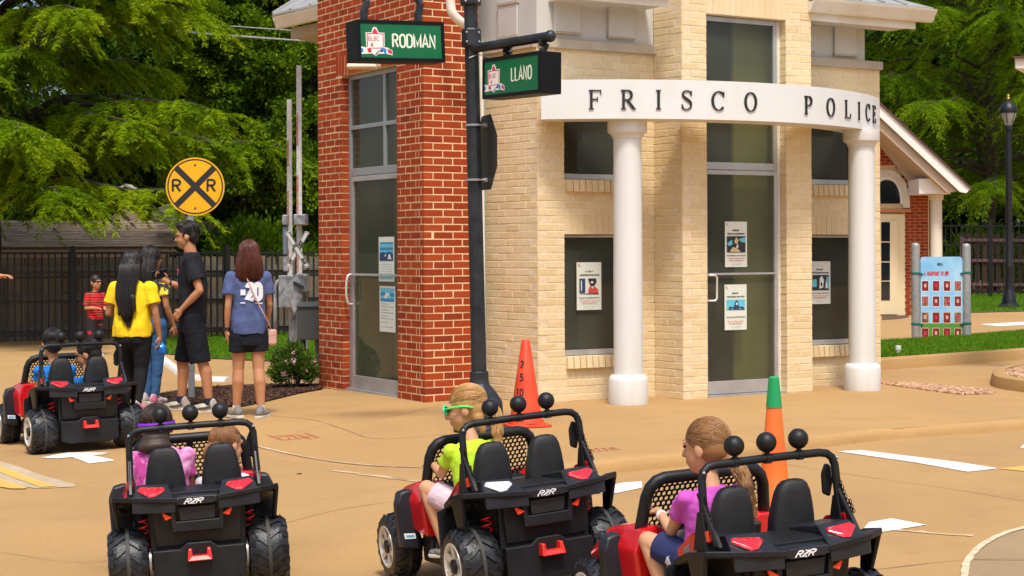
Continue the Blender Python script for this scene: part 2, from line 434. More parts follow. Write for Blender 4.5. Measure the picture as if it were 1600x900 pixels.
# ------------------------------------------------------------------ poses of the four ride-on cars (needed by the road under them)
CARS = {  # rear axle middle x, y, camera height above it, heading to the left, roll (right side up), pitch
 'L': (-1.520, 8.10, 1.655, R(12.5), .055, -.02),
 'M': (.130, 7.77, 1.585, R(23), .075, -.065),
 'F': (-3.24, 12.61, 1.505, R(30), .015, -.03),
 'R': (1.065, 6.46, 1.62, R(22), .05, -.03)}
def car_matrix(k):
    x, y, c, h, ro, pi_ = CARS[k]
    return Matrix.Translation((x, y, CZ - c)) @ Matrix.Rotation(h, 4, 'Z') @ Matrix.Rotation(pi_, 4, 'X') @ Matrix.Rotation(-ro, 4, 'Y')
for k in CARS:
    x, y, c, h, ro, pi_ = CARS[k]
    Mi = Matrix.Rotation(-h, 3, 'Z') @ Matrix.Identity(3)
    class _M:
        def __init__(s, Mi, x, y): s.Mi = Mi; s.o = Vector((x, y, 0))
        def __matmul__(s, v): return s.Mi @ (Vector((v.x, v.y, 0)) - s.o)
    PATCH.append((x, y, _M(Mi, x, y), (lambda lx, ly, z0=CZ - c, a=math.tan(ro), b=math.tan(pi_): z0 + lx * a + ly * b)))
make_road_pave()

# ------------------------------------------------------------------ joints and markings
J = [[(0, 863), (167, 847), (433, 808), (640, 780), (760, 762), (1000, 728)],
     [(1180, 720), (1350, 745), (1470, 762), (1600, 783)], [(1230, 905), (1370, 890), (1500, 876), (1600, 874)],
     [(0, 620), (60, 616), (180, 610)], [(0, 585), (120, 588), (250, 570)], [(400, 648), (480, 655), (540, 672), (580, 685), (640, 684), (700, 678)],
     [(262, 568), (330, 582), (420, 592)], [(590, 655), (660, 640), (690, 632)], [(1040, 690), (1180, 672), (1400, 668), (1600, 652)]]
for j in J: strip('joint_line', j, .006, m_joint, wob=.5)
for j in ([(395, 696), (430, 704), (470, 713), (510, 720), (560, 726), (600, 729), (660, 731)],): strip('joint_line', j, .022, m_joint_l, wob=.2)
strip('joint_line', [(395, 697), (470, 714), (560, 727), (640, 731), (760, 732)], .008, m_joint, off=.007, wob=.3)
# drain cover circle, bottom right
cpts = [(1507, 905), (1513, 880), (1530, 858), (1560, 838), (1600, 826), (1660, 815), (1730, 905)]
drape('concrete_patch', cpts, m_patch, off=.004)
strip('joint_line', [(1507, 905), (1511, 880), (1530, 857), (1562, 838), (1605, 825), (1660, 815)], .036, m_joint_l, off=.009, wob=.14)
strip('joint_line', [(1520, 876), (1600, 877), (1660, 880)], .008, m_joint, off=.009, wob=.3)
def mark(pts, m=m_white): return drape('road_marking', pts, m, off=.0045)
mark([(1308, 706), (1345, 704), (1556, 732), (1556, 733), (1512, 738)])
mark([(1358, 817), (1393, 811), (1447, 821), (1374, 833), (1345, 832)])
mark([(930, 763), (975, 755), (1003, 753), (1003, 763), (965, 771), (930, 772)])
mark([(1185, 786), (1215, 781), (1215, 794), (1200, 799)])
mark([(1560, 733), (1600, 729), (1660, 724), (1660, 733), (1600, 737)], m_yellow)
mark([(64, 716), (105, 708), (171, 708), (160, 711), (144, 712), (180, 720), (140, 725), (113, 715), (90, 717)])
drape('road_marking', [(0, 722), (116, 757), (118, 761), (60, 764), (0, 757), (-30, 752), (-30, 715)], m_grey_p, off=.004)
drape('road_marking', [(-30, 722), (0, 729), (87, 761), (64, 763), (0, 739), (-30, 731)], m_yellow, off=.008)
drape('road_marking', [(-30, 742), (0, 750), (43, 764), (38, 765), (16, 765), (0, 762), (-30, 757)], m_yellow, off=.008)
for s_ in ([(520, 736), (600, 745), (690, 760)], [(560, 741), (640, 751)]): strip('road_marking', s_, .035, mat('faded paint', (.56, .42, .26), .85, c2=(.5, .34, .17), vs=30), off=.004, wob=.5)
for s_ in ([(1395, 828), (1440, 832), (1520, 838)],): strip('road_marking', s_, .04, MATS['faded paint'], off=.004, wob=.5)
mark([(1594, 700), (1600, 695), (1640, 694), (1640, 704), (1604, 703)])
# red marker writing on the pavement
m_redmk = mat('red marker', (.50, .06, .03), .8, c2=(.5, .2, .1), vs=40)
for s_ in ([(418, 680), (441, 688), (498, 684), (476, 677)], [(428, 682), (460, 680)], [(434, 685), (452, 680), (468, 686)], [(452, 686), (448, 680)], [(462, 679), (486, 686)], [(470, 684), (488, 681)]):
    strip('painted_scribble', s_, .013, m_redmk, off=.004, n=1)
for s_ in ([(917, 701), (930, 706), (970, 703), (955, 699)], [(925, 703), (945, 700)], [(938, 705), (930, 700)], [(950, 704), (942, 700)], [(962, 703), (950, 700)]):
    strip('painted_scribble', s_, .011, m_redmk, off=.004, n=1)
tag(blob('fallen_leaf', [E(GG(468, 741) + Vector((0, 0, .004)), (.022, .008, .004))], .003, mat('dead leaf', (.04, .03, .02), .8)), 'small dark dead leaf lying on the road beside the joint line', 'leaf')

# ------------------------------------------------------------------ plants helpers
def leafset(name, m, C0, D, L, Wd, parent=None, tone=None, kind='stuff', nrm_j=.5):
    """diamond leaves: centres C0 (n,3), long directions D (n,3), lengths L, widths Wd"""
    n = len(C0); D = D / np.maximum(np.linalg.norm(D, axis=1, keepdims=True), 1e-6)
    r_ = rng.normal(size=(n, 3)); S = np.cross(D, r_); S /= np.maximum(np.linalg.norm(S, axis=1, keepdims=True), 1e-6)
    L = np.asarray(L).reshape(-1, 1) * np.ones((n, 1)); Wd = np.asarray(Wd).reshape(-1, 1) * np.ones((n, 1))
    a = C0 - D * L / 2; b = C0 + S * Wd / 2; c = C0 + D * L / 2; d = C0 - S * Wd / 2
    co = np.stack([a, b, c, d], 1).reshape(-1, 3)
    me = bpy.data.meshes.new(name); me.vertices.add(4 * n); me.vertices.foreach_set('co', co.ravel())
    me.loops.add(4 * n); me.loops.foreach_set('vertex_index', np.arange(4 * n, dtype=np.int32))
    me.polygons.add(n); me.polygons.foreach_set('loop_start', np.arange(0, 4 * n, 4, dtype=np.int32))
    me.update()
    at = me.attributes.new('tone', 'FLOAT', 'FACE'); at.data.foreach_set('value', (tone if tone is not None else rng.random(n)).astype(np.float32))
    o = link(name, me, parent, [m])
    return o
def leafmat(name, ramp, tr=.35): return mat(name, ramp[1], .7, rnd=('attr', ramp), trans=tr, spec=.05)
lm_cyp = leafmat('cypress leaves', [(.05, .10, .004), (.15, .26, .006), (.26, .38, .008), (.38, .46, .012)], .45)
lm_dark = leafmat('dark leaves', [(.008, .024, .004), (.022, .055, .006), (.045, .10, .008)], .2)
lm_oak = leafmat('oak leaves', [(.02, .055, .003), (.06, .125, .005), (.115, .205, .007), (.19, .28, .010)], .4)
lm_elm = leafmat('bright oak leaves', [(.03, .075, .004), (.075, .155, .006), (.14, .24, .008), (.22, .32, .012)], .4)
m_bark = mat('bark', (.07, .05, .035), .9, c2=(.03, .022, .016), vs=12, bump=.8, bs=30, stretch=(4, 4, .7))
def limb(mb, p0, p1, r0, r1, sag=.0, n=6, jit=.12):
    p0, p1 = Vector(p0), Vector(p1); pts = []
    for i in range(n + 1):
        t = i / n; p = p0.lerp(p1, t); p.z += 4 * sag * t * (1 - t)
        if 0 < i < n: p += Vector([random.uniform(-1, 1) * jit * (p1 - p0).length / n for _ in range(3)])
        pts.append(p)
    mb.tube(pts, [r0 + (r1 - r0) * i / n for i in range(n + 1)], 8); return pts
def tree(name, base, H, lm, nb, clumps, clump_r, leaf, per, crown, label, cat='tree', group=None, trunk_r=.25, flat=.35, shell=.45, gap=.0, nsc=.55):
    """crown: (cx, cy, cz, rx, ry, rz) ellipsoid relative to base, filled with tiers of leaf clumps, with hollows between them"""
    root = empty(name, base, 0, label, cat, group)
    mb = MB(); tp = limb(mb, (0, 0, -.3), (random.uniform(-.3, .3), 0, H * .8), trunk_r, trunk_r * .3, n=8, jit=.1)
    cx, cy, cz, rx, ry, rz = crown
    cents = []
    while len(cents) < clumps:
        v = rng.normal(size=3); v /= np.linalg.norm(v); q = max(rng.random() ** (1 / 3.0), shell)
        q *= .82 + .4 * mnoise.noise(Vector(v * 2.3) + Vector((base[0], base[1], 3.1)))
        p = np.array([cx + v[0] * rx * q, cy + v[1] * ry * q, cz + v[2] * rz * q])
        if p[2] > .4 and mnoise.noise(Vector((p[0] * nsc, p[1] * nsc, p[2] * nsc * 1.7)) + Vector((7.7, base[0], 1.3))) > gap: cents.append(p)
    cents = np.array(cents)
    for k in range(nb):
        c_ = cents[rng.integers(len(cents))]; j = random.randint(2, 7)
        limb(mb, tp[j], c_, trunk_r * .32, .02, sag=.3, n=5)
    mb.build('trunk', m_bark, root, smooth='all')
    # every clump is a handful of leafy twigs fanning outwards
    tw = 9; ids = np.repeat(np.arange(clumps), per); n = len(ids)
    ct = cents[ids]; out = ct - np.array([cx, cy, cz - rz * .3]); out /= np.maximum(np.linalg.norm(out, axis=1, keepdims=True), .01)
    td = rng.normal(size=(clumps * tw, 3)) * np.array([1, 1, .45]); td /= np.linalg.norm(td, axis=1, keepdims=True)
    ti = ids * tw + rng.integers(0, tw, n); d = td[ti] + out * .7; t = rng.random((n, 1)) ** .7
    pos = ct + d * t * clump_r * 1.35 + rng.normal(size=(n, 3)) * clump_r * np.array([.20, .20, .20 * (flat + .4)]); pos[:, 2] -= (t[:, 0] ** 2) * clump_r * .35
    D = d * .6 + rng.normal(size=(n, 3)) * .7 + np.array([0, 0, -.25])
    tone = np.clip(rng.random(clumps)[ids] * .5 + rng.random(n) * .35 + t[:, 0] * .2, 0, 1)
    s = leaf * (.7 + .6 * rng.random(n))
    leafset('crown', lm, pos, D, s * 1.6, s * .75, root, tone)['kind'] = 'stuff'
    return root
def cypress(name, base, H, lm, boughs, label, trunk_r=.3, spread=4.0, zr=(1.2, 9), azr=(0, 360), twigs=34, leaf=.075, per=90, hang=.55, zmin=.9):
    """feathery tree: long arching boughs, hanging twigs, fine two-rowed leaflets"""
    root = empty(name, base, 0, label, 'tree')
    mb = MB(); tp = limb(mb, (0, 0, -.3), (random.uniform(-.2, .2), 0, H), trunk_r, trunk_r * .15, n=14, jit=.08)
    T0, TD, TL, TT = [], [], [], []
    for k in range(boughs):
        z = zr[0] + (zr[1] - zr[0]) * ((k + random.random() * .8) / boughs); a = R(random.uniform(*azr))
        L = spread * random.uniform(.6, 1.08) * (1 - .45 * max(0, (z - zr[0]) / (H + 1))); p0 = Vector((0, 0, z * .93 + .25))
        p1 = Vector((math.cos(a) * L, math.sin(a) * L, max(z + random.uniform(-.25, .55) * L * .35, zmin + .3)))
        pts = limb(mb, p0, p1, trunk_r * .22, .012, sag=.10 * L, n=8, jit=.22); btone = random.random()
        for j in range(twigs):
            f = .18 + .82 * random.random() ** .75; i = min(int(f * 8), 7); q = pts[i].lerp(pts[i + 1], f * 8 - i)
            side = random.choice((-1, 1)); aa = a + side * R(random.uniform(15, 75)); tl = random.uniform(.35, .85) * (1.15 - f * .45) * hang / .55
            d = Vector((math.cos(aa), math.sin(aa), random.uniform(-.75, .12))).normalized()
            T0.append(q); TD.append(d); TL.append(tl); TT.append(np.clip(btone * .45 + random.random() * .4 + .1 * (d.z + .5), 0, 1))
    mb.build('trunk', m_bark, root, smooth='all')
    T0, TD, TL, TT = np.array(T0), np.array(TD), np.array(TL), np.array(TT); nt_ = len(T0)
    ids = np.repeat(np.arange(nt_), per); n = len(ids); t = rng.random((n, 1)); sd = rng.choice([-1, 1], (n, 1))
    pos = T0[ids] + TD[ids] * t * TL[ids][:, None]; pos[:, 2] -= (t[:, 0] ** 2) * TL[ids] * .42
    S = np.cross(TD[ids], np.array([0, 0, 1.0])); S /= np.maximum(np.linalg.norm(S, axis=1, keepdims=True), .01)
    D = TD[ids] * .55 + S * sd * .8 + np.array([0, 0, -.38]) + rng.normal(size=(n, 3)) * .22
    l_ = leaf * (.6 + .7 * rng.random((n, 1))) * (1.15 - t * .5)
    Dn = D / np.linalg.norm(D, axis=1, keepdims=True); pos = pos + Dn * l_ * .8 + rng.normal(size=(n, 3)) * .012
    ok = pos[:, 2] > zmin * .8; ids, pos, D, l_, t = ids[ok], pos[ok], D[ok], l_[ok], t[ok]; n = len(ids)
    leafset('crown', lm, pos, D, l_[:, 0] * 1.9, .020, root, np.clip(TT[ids] + rng.normal(size=n) * .1 + .12 * t[:, 0], 0, 1))['kind'] = 'stuff'
    return root
def bush(name, base, r, lm, n, leaf, label, cat='shrub', flowers=None, group=None, rz_=None):
    root = empty(name, base, 0, label, cat, group)
    mb = MB()
    for k in range(14):
        a = random.uniform(0, 6.28); q = random.uniform(.2, .7) * r
        limb(mb, (math.cos(a) * .04, math.sin(a) * .04, -.03), (math.cos(a) * q, math.sin(a) * q, r * random.uniform(.7, 1.2)), .008, .003, n=4)
    mb.build('stem', m_bark, root)
    cl = 90; v = rng.normal(size=(cl, 3)); v /= np.linalg.norm(v, axis=1, keepdims=True); v[:, 2] = np.abs(v[:, 2]) * 1.1 - .1
    cen = v * r * (.55 + .35 * rng.random((cl, 1))); cen[:, 2] = cen[:, 2] * (rz_ or 1) + r * .45 * (rz_ or 1)
    ids = rng.integers(0, cl, n); pos = cen[ids] + rng.normal(size=(n, 3)) * r * .13
    pos[:, 2] = np.maximum(pos[:, 2], .01)
    leafset('foliage', lm, pos, pos - np.array([0, 0, r * .2]) + rng.normal(size=(n, 3)) * .2 * r, leaf * (.7 + .6 * rng.random(n)), leaf * .45, root, np.clip(rng.random(cl)[ids] * .5 + .5 * rng.random(n), 0, 1))['kind'] = 'stuff'
    if flowers:
        k = 400; ids = rng.integers(0, cl, 20)
        pos = np.repeat(cen[ids] * 1.16, 20, 0) + rng.normal(size=(k, 3)) * r * .06
        leafset('flower', flowers, pos, rng.normal(size=(k, 3)), .022, .02, root)['kind'] = 'stuff'
    return root
def ground_leaves(name, polyxy, n, m, length, width, up=1.0, lift=0.0, z_off=0.0, kind='stuff', ramp=None):
    P2 = [Vector(p[:2]) for p in polyxy]
    xs = [p.x for p in P2]; ys = [p.y for p in P2]
    def inside(x, y):
        c = False; j = len(P2) - 1
        for i in range(len(P2)):
            a, b = P2[i], P2[j]
            if (a.y > y) != (b.y > y) and x < (b.x - a.x) * (y - a.y) / (b.y - a.y) + a.x: c = not c
            j = i
        return c
    pts = []
    while len(pts) < n:
        x = random.uniform(min(xs), max(xs)); y = random.uniform(min(ys), max(ys))
        if inside(x, y): pts.append((x, y, ground_z(x, y) + lift + z_off))
    pts = np.array(pts)
    D = rng.normal(size=(n, 3)) * np.array([.5, .5, .15]) + np.array([0, 0, up])
    return tag(leafset(name, m, pts, D, length * (.6 + .8 * rng.random(n)), width), kind=kind)

# ------------------------------------------------------------------ grass, beds, kerbs on the right
lm_grass = leafmat('grass blades', [(.07, .16, .008), (.12, .25, .012), (.18, .33, .02)], .35)
m_soil = mat('lawn soil', (.07, .12, .02), .95, c2=(.05, .08, .015), vs=6)
def lawn(pts, n, bl=.07, off=.012):
    o = drape('lawn_base', pts, m_soil, off=off, maxlen=1.2)
    ground_leaves('grass', [GG(*p) for p in pts], n, lm_grass, bl, .012, z_off=off + bl * .3)
GR = [(1372, 567), (1440, 563), (1520, 559), (1600, 553), (1700, 546), (1700, 518), (1600, 523), (1520, 530), (1440, 536), (1372, 540)]
lawn(GR, 26000, off=.05)
KP = [(1360, 580), (1440, 574), (1520, 568), (1600, 562), (1720, 552)]
def kerb(name, pts, h=.14, w_=.16, label=None, m=m_pave, inner=None):
    W = [GG(*p) for p in pts]; W = bez(W, 6); rings = []
    for i, p in enumerate(W):
        t = (W[min(i + 1, len(W) - 1)] - W[max(i - 1, 0)]); t.z = 0; t.normalize(); nn = Vector((-t.y, t.x, 0))
        if (nn.y < 0 if inner is None else nn.dot(Vector((inner.x - p.x, inner.y - p.y, 0))) < 0): nn = -nn
        z = ground_z(p.x, p.y)
        rings.append([Vector((p.x, p.y, z - .05)), Vector((p.x, p.y, z + h * .35)) + nn * .006, Vector((p.x, p.y, z + h * .9)) + nn * .03, Vector((p.x, p.y, z + h)) + nn * .06, Vector((p.x, p.y, z + h)) + nn * w_, Vector((p.x, p.y, z - .05)) + nn * w_])
    o = MB().loft(rings).build(name, m, smooth=True); o['kind'] = 'structure'; return o
kerb('kerb', KP, .13, .17)
kerb('kerb', [(1660, 622), (1605, 614), (1556, 606), (1547, 598), (1556, 590), (1600, 583), (1660, 578)], .12, .15, inner=GG(1640, 600))
m_peb = mat('river pebbles', (.36, .20, .11), .8, rnd=('attr', [(.20, .10, .055), (.42, .23, .12), (.55, .36, .22), (.33, .15, .09)]))
def pebbles(name, pts, n, s0, zo=.0, kind='stuff', m=m_peb):
    W = [GG(*p) for p in pts]; P2 = [Vector(p[:2]) for p in W]
    xs = [p.x for p in P2]; ys = [p.y for p in P2]; mb = MB(); tone = []
    def inside(x, y):
        c = False; j = len(P2) - 1
        for i in range(len(P2)):
            a, b = P2[i], P2[j]
            if (a.y > y) != (b.y > y) and x < (b.x - a.x) * (y - a.y) / (b.y - a.y) + a.x: c = not c
            j = i
        return c
    k = 0
    while k < n:
        x = random.uniform(min(xs), max(xs)); y = random.uniform(min(ys), max(ys))
        if not inside(x, y): continue
        k += 1; s = s0 * random.uniform(.6, 1.4)
        t = MB().ball((0, 0, 0), (s, s * random.uniform(.6, .9), s * .55), 6, 4); M = rot(random.uniform(-25, 25), random.uniform(-25, 25), random.uniform(0, 360))
        mb.add([M @ Vector(v) + Vector((x, y, ground_z(x, y) + zo + s * .25)) for v in t.v], t.f); tone += [random.random()] * len(t.f)
    o = mb.build(name, m, smooth=True, normals=False)
    at = o.data.attributes.new('tone', 'FLOAT', 'FACE'); at.data.foreach_set('value', np.array(tone, dtype=np.float32)); return tag(o, kind=kind)
pebbles('gravel_strip', [(1376, 599), (1410, 600), (1470, 604), (1545, 611), (1555, 616), (1500, 617), (1455, 611), (1395, 603)], 900, .026)
drape('gravel_bed', [(1560, 603), (1568, 592), (1600, 586), (1680, 580), (1680, 616), (1610, 610)], mat('bed soil', (.12, .07, .045), .9), off=.09, maxlen=.4)
pebbles('gravel', [(1566, 600), (1574, 592), (1600, 588), (1660, 584), (1660, 612), (1610, 608)], 700, .03, zo=.09)
# far right: lawn behind the path, white stripe
lawn([(1476, 490), (1600, 487), (1720, 485), (1720, 455), (1600, 461), (1476, 464)], 16000, bl=.12, off=.012)
mark([(1530, 507), (1600, 503), (1640, 501), (1640, 505), (1600, 508), (1560, 510)])
mark([(1376, 531), (1410, 529), (1412, 531), (1376, 534)])
drape('mulch_bed', [(1378, 500), (1400, 499), (1420, 496), (1420, 488), (1378, 489)], mat('dark mulch', (.07, .04, .025), .95, c2=(.12, .07, .04), vs=40), off=.006)
# left: lawn behind the pavement, mulch bed with shrub
lawn([(250, 553), (330, 561), (440, 566), (512, 560), (512, 520), (440, 524), (330, 528), (250, 531)], 16000, bl=.09)
kerb('kerb', [(243, 560), (262, 576), (290, 592), (350, 597)], .05, .10, m=mat('white painted kerb', (.74, .72, .66), .7, c2=(.6, .56, .5), vs=10))
MU = [(250, 618), (300, 609), (360, 605), (430, 603), (500, 603), (504, 609), (470, 615), (420, 627), (380, 636), (300, 638), (255, 634)]
drape('mulch_bed', MU, mat('mulch', (.055, .028, .018), .95, c2=(.10, .05, .03), vs=45, bump=1.0, bs=90), off=.012, maxlen=.3)
lm_mulch = mat('mulch chips', (.08, .04, .025), .9, rnd=('attr', [(.035, .016, .010), (.09, .042, .025), (.15, .075, .045)]))
ground_leaves('mulch', [GG(*p) for p in MU], 9000, lm_mulch, .05, .016, up=.12, lift=.022)
m_pink = mat('pink petals', (.75, .35, .38), .6, rnd=('attr', [(.75, .28, .34), (.85, .5, .5), (.9, .65, .62)]), trans=.3)
lm_bush = leafmat('shrub leaves', [(.02, .05, .008), (.05, .10, .012), (.10, .18, .02), (.22, .32, .06)], .3)
b0 = GG(459, 608); bush('rose_shrub', b0, .25, lm_bush, 9000, .040, 'rounded green shrub with pink flowers in the mulch bed beside the brick tower', flowers=m_pink, rz_=1.3)
# ================================================================== brickwork
RED = [(.27, .036, .008), (.33, .048, .010), (.37, .058, .012), (.30, .041, .009), (.40, .070, .015), (.22, .031, .009)]
CRM = [(.71, .555, .315), (.73, .575, .335), (.75, .60, .36), (.72, .56, .32), (.76, .615, .38), (.67, .505, .275), (.74, .585, .345)]
br_red_o = mat('red brick', rnd=('obj', RED), rough=.85, c2=(.80, .74, .68), vs=38, bump=.5, bs=150, vfac=(.5, .85), spec=.25)
br_red_a = mat('red brick joined', rnd=('attr', RED), rough=.85, c2=(.72, .66, .6), vs=18, bump=.5, bs=70, vfac=(.5, .85), spec=.25)
br_cr_o = mat('cream brick', rnd=('obj', CRM), rough=.85, c2=(.90, .86, .80), vs=30, bump=.5, bs=150, vfac=(.5, .85), spec=.25)
br_cr_a = mat('cream brick joined', rnd=('attr', CRM), rough=.85, c2=(.90, .86, .80), vs=16, bump=.5, bs=70, vfac=(.5, .85), spec=.25)
mo_red = mat('peach mortar', (.80, .58, .33), .95, c2=(.70, .49, .27), vs=22, bump=.3, bs=120)
mo_cr = mat('cream mortar', (.76, .62, .42), .95, c2=(.66, .52, .34), vs=22, bump=.3, bs=120)
ST, JT, CO = .1917, .0115, .0682           # stretcher, joint, course
BD = .092
def brick_mesh(name, sx, sz, m, dep=BD):
    e = .0022
    mb = MB(); x, z = sx / 2, sz / 2
    # local: x along the wall, z up, y = 0 front face, +y into the wall; worn front edges
    vs = [(-x, dep, -z), (x, dep, -z), (x, dep, z), (-x, dep, z), (-x, e, -z), (x, e, -z), (x, e, z), (-x, e, z), (-x + e, 0, -z + e), (x - e, 0, -z + e), (x - e, 0, z - e), (-x + e, 0, z - e)]
    fs = [(0, 3, 2, 1)[::-1]] + [(a, b, b + 4, a + 4) for a, b in ((0, 1), (1, 2), (2, 3))] + [(3, 0, 4, 7)] + [(4, 5, 9, 8), (5, 6, 10, 9), (6, 7, 11, 10), (7, 4, 8, 11), (8, 9, 10, 11)]
    mb.add(vs, fs)
    me = bpy.data.meshes.new(name); me.from_pydata(mb.v, [], mb.f); bm = bmesh.new(); bm.from_mesh(me); bmesh.ops.recalc_face_normals(bm, faces=bm.faces); bm.to_mesh(me); bm.free()
    me.materials.append(m); return me
class Facade:
    """collects every brick of one building; build() makes the 300 largest in the picture into objects"""
    def __init__(s, root, mo, ma, mt): s.root = root; s.mo, s.ma, s.mt = mo, ma, mt; s.b = []; s.back = MB(); s.proud = .0028
    def brick(s, M, sx, sz, dep=BD): s.b.append((M, sx, sz, dep))
    def facet(s, A, B, z0, z1, holes=(), par=0, own0=False, own1=False, soldiers=()):
        proud = s.proud
        """A, B xy ends as seen left to right; holes (u0,u1,z0,z1); soldiers (u0,u1,z0,z1) upright bricks"""
        A, B = Vector(A), Vector(B); L = (B - A).length; ux = (B - A).normalized(); nin = Vector((-ux.y, ux.x))  # into the wall (away from viewer)
        if nin.y < 0 and abs(nin.y) > .05: pass
        Mx = Matrix(((ux.x, nin.x, 0, A.x), (ux.y, nin.y, 0, A.y), (0, 0, 1, 0), (0, 0, 0, 1)))
        k = int(math.floor(z0 / CO)) ; blocks = list(holes) + list(soldiers)
        while k * CO < z1:
            zb, zt = k * CO + JT / 2, (k + 1) * CO - JT / 2; zc = (zb + zt) / 2
            p = (k + par) % 2
            u0 = (-proud if own0 else 0.0) if (p == 0 or not own0) else BD + JT - proud
            u1 = (L + proud if own1 else L) if (p == 0 or not own1) else L - BD - JT + proud
            if own0 and not own1 and False: pass
            # running bond positions
            off = 0.0 if p == 0 else (BD + JT)
            segs = [(u0, u1)]
            for h in blocks:
                if h[2] - 1e-4 < zc < h[3] + 1e-4:
                    ns = []
                    for a, b in segs:
                        if h[1] <= a or h[0] >= b: ns.append((a, b)); continue
                        if h[0] > a: ns.append((a, h[0]))
                        if h[1] < b: ns.append((h[1], b))
                    segs = ns
            u = off - 3 * (ST + JT)
            while u < L:
                for a, b in segs:
                    x0, x1 = max(u, a), min(u + ST, b)
                    if x1 - x0 > .03:
                        # absorb slivers next to segment ends
                        if b - x1 < .035 + JT and b - x1 > 0: x1 = b
                        if x0 - a < .035 + JT and x0 - a > 0: x0 = a
                        jx = random.gauss(0, .0008); jp = random.gauss(0, .0009)
                        M = Mx @ Matrix.Translation(((x0 + x1) / 2 + jx, -proud + jp, zc + random.gauss(0, .0006))) @ Matrix.Rotation(random.gauss(0, .004), 4, 'Z')
                        s.brick(M, x1 - x0, zt - zb)
                u += ST + JT
            k += 1
        for (a, b, za, zb) in soldiers:
            u = a + JT / 2; wd = .0572
            while u + wd <= b + .012:
                rows = max(1, round((zb - za) / .2)); hh = (zb - za) / rows
                for r_ in range(rows):
                    M = Mx @ Matrix.Translation((u + wd / 2, -proud - .002 + random.gauss(0, .001), za + hh * (r_ + .5)))
                    s.brick(M, wd, hh - JT)
                u += wd + JT
        # mortar backing: rectangles around the holes, a solid layer
        xs = sorted({0, L} | {min(max(h[i], 0), L) for h in holes for i in (0, 1)}); zs = sorted({z0, z1} | {min(max(h[i], z0), z1) for h in holes for i in (2, 3)})
        g_ = .004; holes = [(h[0] - g_, h[1] + g_, h[2] - g_, h[3] + g_) for h in holes]
        xs = sorted({0, L} | {min(max(h[i], 0), L) for h in holes for i in (0, 1)}); zs = sorted({z0, z1} | {min(max(h[i], z0), z1) for h in holes for i in (2, 3)})
        for i in range(len(xs) - 1):
            for j in range(len(zs) - 1):
                xc, zc = (xs[i] + xs[i + 1]) / 2, (zs[j] + zs[j + 1]) / 2
                if any(h[0] < xc < h[1] and h[2] < zc < h[3] for h in holes): continue
                t = MB().span((xs[i] + (.003 if xs[i] == 0 else 0), .0, zs[j]), (xs[i + 1] - (.003 if xs[i + 1] == L else 0), BD - .006, zs[j + 1]))
                s.back.add([Mx @ Vector(v) for v in t.v], t.f)
        return Mx, L
    def sill(s, Mx, u0, u1, zt, h=.11, outp=.04):
        u = u0
        while u < u1 - .03:
            M = Mx @ Matrix.Translation((u + .031, -outp + random.gauss(0, .001), zt - h / 2)) @ Matrix.Rotation(R(-6), 4, 'X')
            s.brick(M, .0572 + .003, h); u += .0572 + JT
    def build(s, wall_name='wall'):
        wall = s.back.build(wall_name, s.mt, s.root)
        inv = s.root.matrix_world.inverted() if s.root else Matrix()
        def area(q):
            M, sx, sz, dep = q; p = M @ Vector((0, 0, 0)); n_ = (M.to_3x3() @ Vector((0, -1, 0))); v = Vector((0, 0, CZ)) - p
            d = v.length; px = 800 + F * p.x / p.y; py = HY - F * (p.z - CZ) / p.y
            vis = 1.0 if (-5 < px < 1605 and -8 < py < 905) else .001
            if 724 < px < 762 and s.mo is br_red_o: vis *= .5
            return vis * sx * sz / d ** 2 * max(n_.dot(v) / d, 0.02)
        s.b.sort(key=area, reverse=True)
        me_std = {}
        for i, (M, sx, sz, dep) in enumerate(s.b[:300]):
            key = (round(sx, 3), round(sz, 3))
            if key not in me_std: me_std[key] = brick_mesh('brick', sx, sz, s.mo, dep)
            o = bpy.data.objects.new('brick', me_std[key]); col.objects.link(o); o.parent = wall
            o.matrix_world = M; o.matrix_local = M
        mb = MB(); tone = []; cache = {}
        for (M, sx, sz, dep) in s.b[300:]:
            key = (round(sx, 3), round(sz, 3))
            if key not in cache:
                t = brick_mesh('t', sx, sz, s.ma, dep); cache[key] = ([v.co.copy() for v in t.vertices], [tuple(p.vertices) for p in t.polygons]); bpy.data.meshes.remove(t)
            vs, fs = cache[key]; mb.add([M @ v for v in vs], fs); tone += [random.random()] * len(fs)
        if mb.v:
            o = mb.build('brickwork', s.ma, wall, normals=False); o['kind'] = 'stuff'
            at = o.data.attributes.new('tone', 'FLOAT', 'FACE'); at.data.foreach_set('value', np.array(tone, dtype=np.float32))
        return wall
def on_line(px, Pt, D, py=400):
    """distance t along Pt + t*D (xy) that is seen at photo column px"""
    u, _ = U(px, py); k = u / F
    return (k * Pt.y - Pt.x) / (D.x - k * D.y)
def z_at(px, py, x, y): return CZ + U(px, py)[1] * y / F
V2 = lambda a: Vector((math.cos(a), math.sin(a)))
E1 = V2(R(31.0)); E2 = Vector((-math.cos(R(58.5)), math.sin(R(58.5))))

